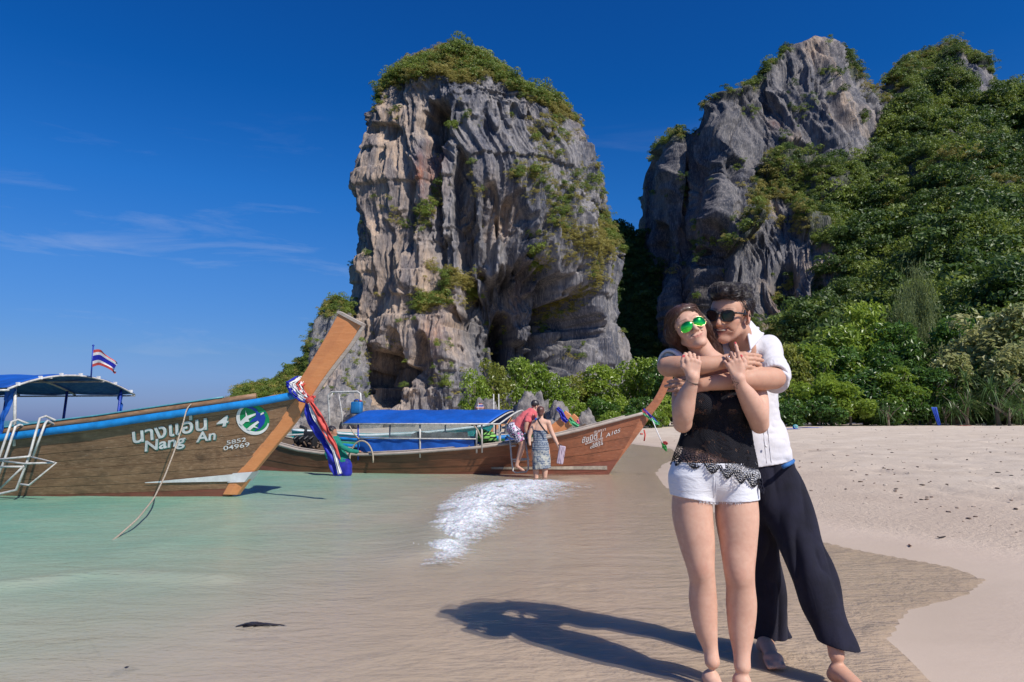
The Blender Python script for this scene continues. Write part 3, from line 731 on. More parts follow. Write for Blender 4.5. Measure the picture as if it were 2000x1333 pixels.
# ---------------------------------------------------------------- trees, bushes, rocks and small things along the beach
M_BARK = NT('bark'); _v = M_BARK.coord((1, 1, .3)); _n = M_BARK.noise(_v, 9, 5, .7)
M_BARK.set(Base_Color=M_BARK.mix(_n, (.10, .075, .055), (.26, .21, .165)), Roughness=.9); M_BARK.bump(_n, .6, .03); M_BARK = M_BARK.m
M_LF = {'bush': leafmat('bush_leaf', (0.06, 0.14, 0.015), (0.31, 0.40, 0.05), .38, .38),
        'deep': leafmat('deep_bush_leaf', (0.022, 0.07, 0.012), (0.12, 0.22, 0.035), .35, .3),
        'yellow': leafmat('yellow_bush_leaf', (0.11, 0.15, 0.02), (0.38, 0.38, 0.07), .4, .4),
        'almond': leafmat('almond_leaf', (0.06, 0.13, 0.02), (0.48, 0.46, 0.20), .4, .4),
        'feather': leafmat('feather_leaf', (0.07, 0.11, 0.035), (0.24, 0.28, 0.09), .55, .35),
        'strap': leafmat('strap_leaf', (0.025, 0.07, 0.02), (0.12, 0.20, 0.055), .4, .3)}
def leaf_cloud(seed, n, leaf, lumps, asp=1.0, thin=.55, up=0.45):
    """crown of leaf-sized faces : radius 1, height asp"""
    r = np.random.default_rng(seed); lumps = int(lumps * (0.7 + .5 * asp))
    C = r.uniform(-1, 1, (lumps * 4, 3)); C = C[np.linalg.norm(C, axis=1) < 0.92][:lumps]; C[:, 2] = (C[:, 2] * .5 + .5) * (asp - .2) + .08
    C[:, :2] *= (1.08 - .45 * C[:, 2:3] / asp)
    m = len(C); R = r.uniform(0.26, 0.48, m)
    k = r.integers(0, m, n); dd = r.normal(0, 1, (n, 3)); dd /= np.linalg.norm(dd, axis=1)[:, None]
    dd[:, 2] = np.where(r.uniform(0, 1, n) < 0.6, np.abs(dd[:, 2]), dd[:, 2])
    c = C[k] + dd * (R[k] * r.uniform(0.5, 1.12, n) ** .7)[:, None] * np.array([1, 1, .8]); c[:, 2] = np.maximum(c[:, 2], 0.0)
    nn = dd * .6 + r.normal(0, 0.55, (n, 3)) + np.array([0.1, -.1, up]); nn /= np.linalg.norm(nn, axis=1)[:, None]
    tt = np.cross(nn, r.normal(0, 1, (n, 3))); tt /= np.linalg.norm(tt, axis=1)[:, None]; bb = np.cross(nn, tt)
    s = leaf * r.uniform(0.55, 1.3, n)[:, None]
    V = np.stack([c - tt * s, c + bb * s * thin + nn * s * .2, c + tt * s - nn * s * .25, c - bb * s * thin + nn * s * .2], 1)
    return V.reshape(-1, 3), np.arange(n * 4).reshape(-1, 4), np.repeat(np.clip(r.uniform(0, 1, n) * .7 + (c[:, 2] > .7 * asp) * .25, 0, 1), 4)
def feather_cloud(seed, n):
    r = np.random.default_rng(seed); m = 26
    C = r.uniform(-1, 1, (m * 3, 3)); C = C[np.linalg.norm(C[:, :2], axis=1) < 0.85][:m]; C[:, 2] = (C[:, 2] + 1) * .5
    C[:, :2] *= (1.05 - C[:, 2:3] * .7)
    k = r.integers(0, len(C), n); c = C[k] + r.normal(0, .13, (n, 3)); d = np.stack([r.normal(0, .5, n), r.normal(0, .5, n), r.uniform(-.9, .9, n)], 1); d /= np.linalg.norm(d, axis=1)[:, None]
    w = np.cross(d, r.normal(0, 1, (n, 3))); w /= np.linalg.norm(w, axis=1)[:, None]; L_ = r.uniform(.05, .12, n)[:, None]; b_ = .007
    V = np.stack([c - w * b_, c + w * b_, c + d * L_ + w * b_ * .3, c + d * L_ - w * b_ * .3], 1).reshape(-1, 3)
    return V, np.arange(n * 4).reshape(-1, 4), np.repeat(r.uniform(0, 1, n), 4)
def pandanus_cloud(seed, heads=5, per=34):
    r = np.random.default_rng(seed); V = []; F = []; R_ = []
    for h in range(heads):
        hc = np.array([r.uniform(-.6, .6), r.uniform(-.5, .5), r.uniform(.25, .75)])
        for q in range(per):
            a = r.uniform(0, 2 * math.pi); el = r.uniform(.15, 1.35); L_ = r.uniform(.45, .72); ww = .014
            o = np.array([math.cos(a), math.sin(a), 0]); s_ = np.array([-math.sin(a), math.cos(a), 0]); n0 = len(V); rr = r.uniform()
            for i in range(6):
                u = i / 5; p = hc + o * L_ * (math.cos(el) * u + .15 * u * u) + np.array([0, 0, 1]) * L_ * (math.sin(el) * u - .75 * u * u * (1.4 - el * .6))
                wd_ = ww * (1 - u ** 2 * .9); V += [p - s_ * wd_, p + s_ * wd_]; R_ += [rr, rr]
                if i: F.append([n0 + 2 * i - 2, n0 + 2 * i - 1, n0 + 2 * i + 1, n0 + 2 * i])
    return np.array(V), np.array(F), np.array(R_)
CROWN = {}
def crown_mesh(kind, var, asp):
    asp = min((0.8, 1.3, 1.9, 2.6), key=lambda q: abs(q - asp)) if kind in ('bush', 'deep', 'yellow', 'almond') else 1
    key = (kind, var, asp)
    if key not in CROWN:
        sd = 300 + var * 7 + len(kind)
        if kind in ('bush', 'deep', 'yellow'): V_, F_, r_ = leaf_cloud(sd, int(1500 * (.7 + .8 * asp)), .075, 14, asp)
        elif kind == 'almond': V_, F_, r_ = leaf_cloud(sd, int(1200 * (.7 + .8 * asp)), .085, 16, asp, up=.9)
        elif kind == 'feather': V_, F_, r_ = feather_cloud(sd, 6500)
        else: V_, F_, r_ = pandanus_cloud(sd)
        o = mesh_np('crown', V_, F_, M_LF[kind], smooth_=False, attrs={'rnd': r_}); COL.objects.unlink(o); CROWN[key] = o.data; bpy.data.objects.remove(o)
    return CROWN[key], asp
rt = random.Random(4)
def plant(name, label, cat, kind, px, pytop, Y, wpx, group=None, lift=0.0, trunk=True, var=None):
    """a tree or bush standing on the ground at bearing px, depth Y, its top at pytop"""
    x = P(px, 822, Y)[0]; z0 = SZ(x, Y) - .05; zt = P(px, pytop, Y)[2]; h = zt - z0; rad = wpx / 2 / FPX * Y * 1.02
    t_ = thing(name, label, cat, (x, Y, z0), rt.uniform(0, 6.28), group)
    lo = lift * h; me, asp = crown_mesh(kind, rt.randrange(3) if var is None else var, (h - lo) / rad)
    c = bpy.data.objects.new('crown', me); link(c, t_)
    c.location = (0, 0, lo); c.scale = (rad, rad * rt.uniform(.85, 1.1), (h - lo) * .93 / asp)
    mb = MB(); n = 5 if trunk else 3
    top = lo + (h - lo) * .6
    mb.tube([(0, 0, -.2), (rt.uniform(-.1, .1), 0, top * .4), (rt.uniform(-.3, .3), rt.uniform(-.2, .2), top)], [h * .028 + .05, h * .02 + .03, .03], 7)
    for k in range(n):
        a = rt.uniform(0, 6.28); s_ = rt.uniform(.25, .6) * top
        mb.tube([(0, 0, s_), (math.cos(a) * rad * .3, math.sin(a) * rad * .3, s_ + (h - s_) * .3), (math.cos(a) * rad * .65, math.sin(a) * rad * .65, s_ + (h - s_) * .55)], [h * .012 + .025, .03, .012], 6)
    mb.build('trunk', M_BARK, t_, True)
    return t_
# row of sea-side shrubs behind the blue-roofed boat (left to right)
ROW = [(925, 722, 58, 60, 'bush', 'round green bush at the left end of the shrub row behind the boats'),
       (962, 692, 60, 84, 'yellow', 'tall yellow-green bush below the mouth of the tower cave'),
       (1012, 700, 62, 84, 'bush', 'bush with a pointed top right of the tall yellow-green bush'),
       (1052, 712, 64, 80, 'bush', 'leafy bush above the grey boulders behind the people at the ladder'),
       (1090, 730, 63, 76, 'bush', 'bush filling the dip in the shrub row over the boat bow'),
       (1135, 722, 66, 84, 'yellow', 'light green bush behind the coloured bow ribbons of the far boats'),
       (1178, 716, 66, 84, 'bush', 'wide bush above the brown prow, right of the dip in the row'),
       (1222, 708, 68, 88, 'bush', 'bush rising left of the upturned brown prow'),
       (1262, 700, 66, 84, 'bush', 'bush directly behind the upturned brown prow'),
       (1302, 700, 64, 84, 'deep', 'dark bush at the right end of the row beside the couple')]
for px_, py_, Y_, w_, k_, lb in ROW: plant('bush', lb, 'bush', k_, px_, py_ - 16, Y_, w_, 'shrub row behind the boats', trunk=False)
LOWS = ['by the grey boulder at the left end of the shrub row', 'at the foot of the row, below the pink-ribboned far prow', 'dark and low, above the bow of the brown boat', 'behind the lettered bow of the brown boat', 'left of where the brown prow turns up', 'under the curve of the upturned brown prow', "lowest, at the water's edge above the brown bow", 'second lowest, below the brown prow ribbons', "lowest of all, beside the woman's elbow", "hidden mostly by the woman's hair and arm", 'seen only between the two heads and the cliff', "behind the man's collar"]
for i, (px_, py_, Y_, w_, k_) in enumerate([(945, 770, 56, 56, 'bush'), (1120, 775, 58, 70, 'bush'), (1170, 765, 58, 76, 'deep'), (1215, 762, 60, 76, 'bush'), (1255, 765, 58, 72, 'deep'), (1292, 762, 58, 64, 'bush'),
                                            (1190, 800, 55, 60, 'bush'), (1240, 800, 55, 60, 'deep'), (1285, 800, 55, 56, 'bush'), (1335, 740, 60, 90, 'deep'), (1380, 730, 60, 90, 'deep'), (1440, 715, 60, 100, 'deep')]):
    plant('bush', 'low green bush ' + LOWS[i], 'bush', k_, px_, py_, Y_, w_, 'low bushes at the foot of the shrub row', trunk=False)
# jungle edge on the right
JR = [(1500, 660, 66, 120, 'deep', 0, 'dark bush just above the shoulder of the man in the white shirt'),
      (1545, 642, 62, 96, 'yellow', 0, 'yellow-green bush right of the man, at the foot of the cliff'),
      (1590, 655, 62, 110, 'bush', 0, 'glossy-leaved bush right of the yellow-green one'),
      (1645, 618, 68, 130, 'bush', .1, 'spreading tree with layered branches at the cliff foot'),
      (1700, 572, 72, 120, 'bush', .12, 'tall tree with a pointed top at the cliff foot'),
      (1752, 612, 70, 120, 'deep', .1, 'dark round tree right of the pointed tree'),
      (1815, 545, 78, 130, 'feather', .05, 'tall feathery grey-green casuarina above the jungle edge'),
      (1770, 590, 74, 110, 'feather', .05, 'shorter feathery casuarina left of the tall one'),
      (1872, 600, 68, 120, 'deep', .1, 'dark tree between the casuarina and the pale-leaved almond tree'),
      (1935, 578, 62, 150, 'almond', .1, 'pale-leaved sea almond tree at the right of the beach'),
      (2010, 556, 60, 150, 'almond', .1, 'pale-leaved sea almond tree cut by the right picture edge'),
      (2080, 560, 64, 150, 'bush', .1, 'green tree beyond the right picture edge'),
      (1860, 660, 58, 120, 'almond', 0, 'low pale-leaved almond bush below the dark tree'),
      (1990, 640, 56, 120, 'almond', 0, 'low pale-leaved almond bush above the strap-leaved plants'),
      (1560, 725, 57, 120, 'bush', 0, 'waxy green beach bush just right of the man'),
      (1625, 712, 57, 120, 'bush', 0, 'waxy green beach bush, second right of the man'),
      (1690, 700, 58, 120, 'deep', 0, 'dark beach bush above the blue towel on the sand'),
      (1750, 690, 57, 120, 'bush', 0, 'beach bush left of the hanging blue cloth'),
      (1815, 705, 57, 110, 'deep', 0, 'dark beach bush behind the hanging blue cloth'),
      (1735, 770, 54, 90, 'strap', 0, 'dry tufted grass clump at the edge of the sand'),
      (1890, 735, 54, 120, 'strap', 0, 'strap-leaved pandanus right of the hanging blue cloth'),
      (1950, 700, 54, 130, 'strap', 0, 'large strap-leaved pandanus near the right picture edge'),
      (2010, 720, 53, 130, 'strap', 0, 'strap-leaved pandanus cut by the right picture edge'),
      (1970, 765, 52, 100, 'strap', 0, 'low pandanus in front of the large one'),
      (1845, 770, 55, 90, 'strap', 0, 'small pandanus in the shade by the hanging blue cloth')]
for px_, py_, Y_, w_, k_, li_, lb in JR:
    plant({'strap': 'pandanus', 'almond': 'almond_tree', 'feather': 'casuarina_tree'}.get(k_, 'bush' if li_ == 0 else 'broadleaf_tree'), lb, 'tree' if li_ else ('pandanus' if k_ == 'strap' else 'bush'), k_, px_, py_, Y_, w_, 'plants along the jungle edge', lift=li_)
UNDER = ["right against the man's white sleeve", 'behind the blue towel on the sand', 'between the towel and the dry grass clump', 'behind the dry tufted grass clump', 'left of the hanging blue cloth', 'right behind the hanging blue cloth', 'under the dark tree left of the almond trees', 'under the pale-leaved almond tree', 'behind the large pandanus at the right edge', 'low at the far right behind the cut-off pandanus', "in the gap behind the man's shoulder", 'lowest at the right picture edge', 'at the foot of the layered tree', 'at the foot of the pointed tree', 'at the foot of the two casuarinas']
for i, (px_, py_, Y_, w_, k_) in enumerate([(1540, 775, 55, 90, 'deep'), (1600, 770, 55, 100, 'deep'), (1660, 768, 55, 100, 'bush'), (1715, 765, 56, 90, 'deep'), (1775, 765, 56, 100, 'deep'), (1830, 760, 57, 90, 'deep'), (1900, 700, 59, 120, 'deep'),
                             (1960, 670, 60, 130, 'deep'), (2040, 680, 58, 130, 'deep'), (2100, 700, 56, 140, 'deep'), (1500, 740, 58, 100, 'deep'), (2060, 760, 54, 100, 'deep'), (1640, 660, 66, 110, 'deep'), (1720, 650, 66, 120, 'deep'), (1800, 650, 68, 120, 'deep')]):
    plant('bush', 'dark green undergrowth bush ' + UNDER[i], 'bush', k_, px_, py_, Y_, w_, 'undergrowth bushes of the jungle edge', trunk=False)

# grey boulders at the foot of the shrubs and left of the tower
M_BOULD = NT('boulder'); _v = M_BOULD.coord(); _n = M_BOULD.noise(_v, 1.6, 7, .7); _n2 = M_BOULD.noise(_v, .5, 3)
M_BOULD.set(Base_Color=M_BOULD.mix(M_BOULD.rng(_n, .35, .65, 0, 1), (.07, .07, .08), (.30, .27, .245)), Roughness=.9); M_BOULD.bump(_n, .9, .25); M_BOULD = M_BOULD.m
def boulder(px, py0, py1, Y, wpx, seed, label):
    x = P(px, 822, Y)[0]; zt = P(px, py0, Y)[2]; r_ = wpx / 2 / FPX * Y
    n1, n2 = 40, 30
    th = np.linspace(0, math.pi, n2)[:, None]; ph = np.linspace(0, 2 * math.pi, n1, endpoint=False)[None]
    D = np.stack([np.sin(th) * np.cos(ph), np.sin(th) * np.sin(ph), np.cos(th) + 0 * ph], -1)
    q = 1 + .55 * fbm(D * 1.3 + seed, 4, .6, seed=seed) + .10 * np.round(2 * vnoise(D * 2.2 + seed, seed)) + .16 * ridged(D * np.array([4, 4, 1.2]) + seed, 3, seed=seed)
    V_ = D * q[..., None] * np.array([r_ * 1.5, r_ * 1.2, zt * .95])
    o = mesh_np('boulder', V_.reshape(-1, 3), grid_faces(n2, n1, wrap=True, flip=True), M_BOULD); o.location = (x, Y, SZ(x, Y) * .3)
    tag(o, label, 'rock', group='boulders at the foot of the cliffs')
for i, (a, b_, Y_, w_, lb) in enumerate([(950, 785, 54, 30, 'upright grey boulder right of the blue boat roof'), (1040, 776, 51, 52, 'big pale boulder behind the man in the pink shirt'), (1092, 796, 50, 44, 'rounded boulder between the climbing man and the far prows'),
                                        (1146, 812, 50, 36, 'low grey boulder behind the ribboned prows'), (630, 782, 78, 60, 'grey boulder behind the hanging blue jerrycan'), (712, 800, 76, 50, 'boulder behind the left end of the blue roof'),
                                        (585, 808, 76, 50, 'boulder left of the man in the green shirt'), (768, 806, 78, 44, 'low boulder above the blue roof')]):
    boulder(a, b_, 830, Y_, w_, 500 + i, lb)

# things left on the sand at the jungle edge
def flatcloth(name, label, cat, px, Y, w, l, mat, rz=0):
    x = P(px, 822, Y)[0]; n = 14; g = np.linspace(-.5, .5, n); X_, Y__ = np.meshgrid(g * w, g * l)
    Z_ = .03 + .02 * fbm(np.stack([X_ * 4 + px, Y__ * 4, 0 * X_], -1), 3, seed=7)
    o = mesh_np(name, np.stack([X_, Y__, Z_], -1).reshape(-1, 3), grid_faces(n, n), mat); o.location = (x, Y, SZ(x, Y)); o.rotation_euler[2] = rz
    sd = o.modifiers.new('thick', 'SOLIDIFY'); sd.thickness = .015
    return tag(o, label, cat)
M_BLUECLOTH = paint('blue_cloth', (.03, .10, .55), .8); M_TEAL = paint('teal_plastic', (.08, .42, .42), .5); M_WHITEP = paint('white_plastic', (.75, .75, .75), .5); M_RED = paint('red_cloth', (.5, .05, .05), .8)
flatcloth('beach_towel', 'blue beach towel lying on the sand just right of the man', 'towel', 1538, 46, 1.1, 1.6, M_BLUECLOTH)
flatcloth('beach_towel', 'blue towel with clothes on it further along the jungle edge', 'towel', 1578, 49, 1.2, 1.5, M_BLUECLOTH, .3)
bg = thing('beach_bag', 'teal and white round beach bag standing on the sand by the blue towel', 'bag', (P(1553, 822, 46)[0], 46, SZ(P(1553, 822, 46)[0], 46)))
mb = MB(); mb.sphere((0, 0, .14), (.19, .13, .16), 16, 10); mb.build('bag_body', M_TEAL, bg, True)
mb = MB(); mb.tube([(.12 * math.cos(a), -.11 + .01 * math.sin(a * 2), .15 + .10 * math.sin(a)) for a in np.linspace(0, 2 * math.pi, 20)], .014, 6); mb.build('bag_trim', M_WHITEP, bg, True)
bc = np.linspace(0, 1, 22); cy_ = np.linspace(-.5, .5, 12)
U_, V__ = np.meshgrid(bc, cy_)
Xc = V__ * .45 * (1 - .4 * U_) + .30 * U_; Zc = 1.35 * (1 - U_); Yc_ = .08 * np.sin(V__ * 18) * (0.4 + U_)
o = mesh_np('hanging_cloth', np.stack([Xc, Yc_, Zc], -1).reshape(-1, 3), grid_faces(12, 22), M_BLUECLOTH); xx = P(1826, 822, 51)[0]; o.location = (xx, 51, SZ(xx, 51) + .05)
o.modifiers.new('thick', 'SOLIDIFY').thickness = .02
tag(o, 'blue cloth hanging from a branch in the shade of the jungle edge', 'cloth')
flatcloth('backpack', 'dark red bundle on the shaded sand right of the hanging cloth', 'bag', 1880, 52, .9, .6, M_RED)

# shells, twigs and leaves scattered over the dry sand
rp = np.random.default_rng(77); mb = MB(); cnt = 0
while cnt < 420:
    Y_ = float(6.5 * (45 / 6.5) ** (rp.uniform() ** 1.3)); x_ = float(rp.uniform(2.5, Y_ * .85 + 1.5)); 
    s_ = float(shore_s(np.array([x_]), np.array([Y_]))[0])
    if s_ < 1.6: continue
    r_ = float(rp.uniform(.006, .02)) * (1 + Y_ * .02); z_ = SZ(x_, Y_)
    mb.sphere((x_, Y_, z_ + r_ * .2), (r_ * float(rp.uniform(1, 2.4)), r_, r_ * .5), 6, 4, Matrix.Rotation(float(rp.uniform(0, 3)), 3, 'Z')); cnt += 1
M_DEB = NT('debris'); _n = M_DEB.noise(M_DEB.coord(), 6, 2); M_DEB.set(Base_Color=M_DEB.ramp(_n, [(0.4, (.05, .035, .025)), (.52, (.16, .10, .07)), (.62, (.55, .47, .38))]), Roughness=.8); M_DEB = M_DEB.m
tag(mb.build('shells_and_twigs', M_DEB, None, True), 'bits of shell, twig and dry leaf scattered over the sand', 'debris', kind='stuff')
def dead_leaf(name, label, cat, px, py, size, rz, mat, z=None, bend=.35):
    x, y, z0 = PZ(px, py, 0.12 if z is None else z); z0 = (SZ(x, y) if z is None else z)
    n = 16; u = np.linspace(-1, 1, n)[:, None]; w_ = np.linspace(-1, 1, 7)[None]
    X_ = u * size + 0 * w_; Yy = w_ * size * .26 * np.sqrt(np.clip(1 - u ** 2, 0, 1)) + .1 * size * np.sin(u * 3); Z_ = size * bend * (np.abs(w_) ** 2 * .4 + u ** 2 * .45) + .006
    o = mesh_np(name, np.stack([X_, Yy, Z_ + 0 * X_], -1).reshape(-1, 3), grid_faces(n, 7, flip=True), mat); o.modifiers.new('thick', 'SOLIDIFY').thickness = .003
    o.location = (x, y, z0); o.rotation_euler[2] = rz
    return tag(o, label, cat)
M_DLEAF = paint('dead_leaf', (.05, .035, .03), .6, .5)
M_DLEAF2 = paint('brown_leaf', (.22, .10, .07), .6, .4)
dead_leaf('dead_leaf', 'dark curled dead leaf alone on the sand at the right', 'leaf', 1838, 1038, .045, .2, M_DLEAF)
dead_leaf('dead_leaf', 'brown dead leaf left of the darker one on the sand', 'leaf', 1776, 1047, .035, 1.2, M_DLEAF2)
dead_leaf('dead_leaf', 'brown scrap of leaf beside the man\'s hip on the sand', 'leaf', 1562, 917, .05, .7, M_DLEAF2)
dead_leaf('twig', 'thin dry twig lying on the sand right of the white shirt', 'twig', 1592, 888, .2, .05, M_DLEAF, bend=.05)
# ---------------------------------------------------------------- long-tail boats
def woodmat(name, cols, scale=1.0, rough=.55, wear=.3, spec=.35, paintdk=(.05, .03, .02)):
    t = NT(name); v = t.coord((.6, 6, 6)); oi = t.n('ObjectInfo')
    n0 = t.noise(v, 1.6 * scale, 6, .68, .8); n1 = t.noise(t.coord((1.0, 9, 14)), 4 * scale, 4, .7, .3); n2 = t.noise(t.coord((1, 1, 1.5)), 2.2, 5, .7)
    c = t.mix(t.rng(n0, .32, .68, 0, 1), cols[0], cols[1])
    c = t.mix(t.rng(n1, .5, .72, 0, .65), c, cols[2])
    c = t.mix(t.rng(n2, .5, .68, 0, .62), c, paintdk)
    c = t.mix(t.rng(oi.outputs['Random'], 0, 1, 0, .35), c, cols[1])
    n3 = t.noise(t.coord((1.5, 1, 6)), 5, 5, .75)
    c = t.mix(t.rng(n3, .62, .72, 0, wear), c, (.42, .36, .30))
    t.set(Base_Color=c, Roughness=t.rng(n1, .3, .7, rough * .8, rough * 1.25), Specular_IOR_Level=spec)
    t.bump(t.math('ADD', n0, t.math('MULTIPLY', n1, .5)), .35, .012)
    return t.m
W_HULL1 = woodmat('weathered_hull_wood', [(.12, .062, .034), (.27, .155, .085), (.40, .26, .16)], 1, .5, .45)
W_PROW1 = woodmat('varnished_prow_wood', [(.52, .19, .065), (.62, .25, .095), (.68, .32, .14)], 1.3, .38, .15, .5, (.38, .13, .05))
W_HULL2 = woodmat('red_brown_hull_wood', [(.17, .055, .028), (.30, .11, .055), (.36, .17, .09)], 1, .35, .35, .5)
_m = W_HULL2.node_tree; _b = [n for n in _m.nodes if n.type == 'BSDF_PRINCIPLED'][0]; _src = _b.inputs['Base Color'].links[0].from_socket
_tc = _m.nodes.new('ShaderNodeTexCoord'); _sp = _m.nodes.new('ShaderNodeSeparateXYZ'); _mr = _m.nodes.new('ShaderNodeMapRange'); _mx = _m.nodes.new('ShaderNodeMix'); _mx.data_type = 'RGBA'; _mx.blend_type = 'MULTIPLY'
_mr.inputs[1].default_value = -1.6; _mr.inputs[2].default_value = -4.0; _mr.inputs[4].default_value = .85; _mx.inputs[7].default_value = (.36, .46, .48, 1)   # unvarnished, tarred planks aft
_m.links.new(_tc.outputs['Object'], _sp.inputs[0]); _m.links.new(_sp.outputs[0], _mr.inputs[0]); _m.links.new(_mr.outputs[0], _mx.inputs[0]); _m.links.new(_src, _mx.inputs[6]); _m.links.new(_mx.outputs[2], _b.inputs['Base Color'])
W_PROW2 = woodmat('red_prow_wood', [(.34, .12, .055), (.42, .16, .075), (.50, .26, .16)], 1, .4, .35, .5)
W_GREY = woodmat('sunbleached_wood', [(.30, .25, .21), (.42, .36, .31), (.55, .49, .43)], 1, .8, .4, .2, (.14, .11, .09))
W_DARK = woodmat('dark_inner_wood', [(.09, .06, .045), (.14, .10, .07), (.20, .15, .11)], 1, .8)
M_RAIL1 = paint('sky_blue_paint', (.012, .24, .62), .45, .2); M_LBLUE = paint('pale_teal_paint', (.10, .35, .42), .5)
M_WHITE = paint('white_paint', (.78, .77, .76), .5, .08, 4); M_LETTER = paint('white_lettering', (.70, .70, .69), .5, .15, 12); M_LETSH = paint('teal_letter_shadow', (.05, .20, .17), .5)
M_ANTIF = woodmat('red_bottom_paint', [(.16, .05, .035), (.24, .085, .055), (.14, .09, .05)], 1, .6, .1, .3, (.05, .04, .02))
M_GREEN = paint('emblem_green', (.0, .27, .09), .45, .1); M_EBLUE = paint('emblem_blue', (.01, .045, .38), .45, .1)
M_STEEL = paint('white_tube', (.62, .60, .56), .4, .3, 12); M_CHROME = paint('steel_tube', (.55, .55, .55), .3, .2, 12, .6)
M_TARP = paint('blue_tarpaulin', (.004, .095, .46), .55, .2, 2); M_TARPD = paint('dark_blue_post', (.01, .05, .40), .5)
M_BLACK = paint('black_rubber', (.02, .02, .022), .5); M_ROPE = paint('rope', (.48, .40, .30), .9, .35, 60, 0, .6)
M_RIBR = paint('red_ribbon', (.62, .075, .06), .7, .2, 14); M_RIBW = paint('white_ribbon', (.78, .76, .74), .7, .15, 14); M_RIBB = paint('blue_ribbon', (.012, .02, .42), .65, .25, 14)
M_GREENR = paint('green_ribbon', (.10, .48, .20), .7); M_PINK = paint('pink_ribbon', (.70, .12, .25), .7)
t = NT('clear_plastic_sheet'); n = t.noise(t.coord((1, 1, 1)), 3, 5, .6)
t.set(Base_Color=(.55, .62, .62), Roughness=.12, Specular_IOR_Level=.6)
tp = t.n('BsdfTransparent'); ms = t.n('MixShader'); tp.inputs[0].default_value = (.82, .88, .88, 1); t.l(t.rng(n, .35, .7, .10, .34), ms.inputs[0]); t.l(tp.outputs[0], ms.inputs[1]); t.l(t.b.outputs[0], ms.inputs[2]); t.l(ms.outputs[0], t.out.inputs[0])
M_CLEAR = t.m

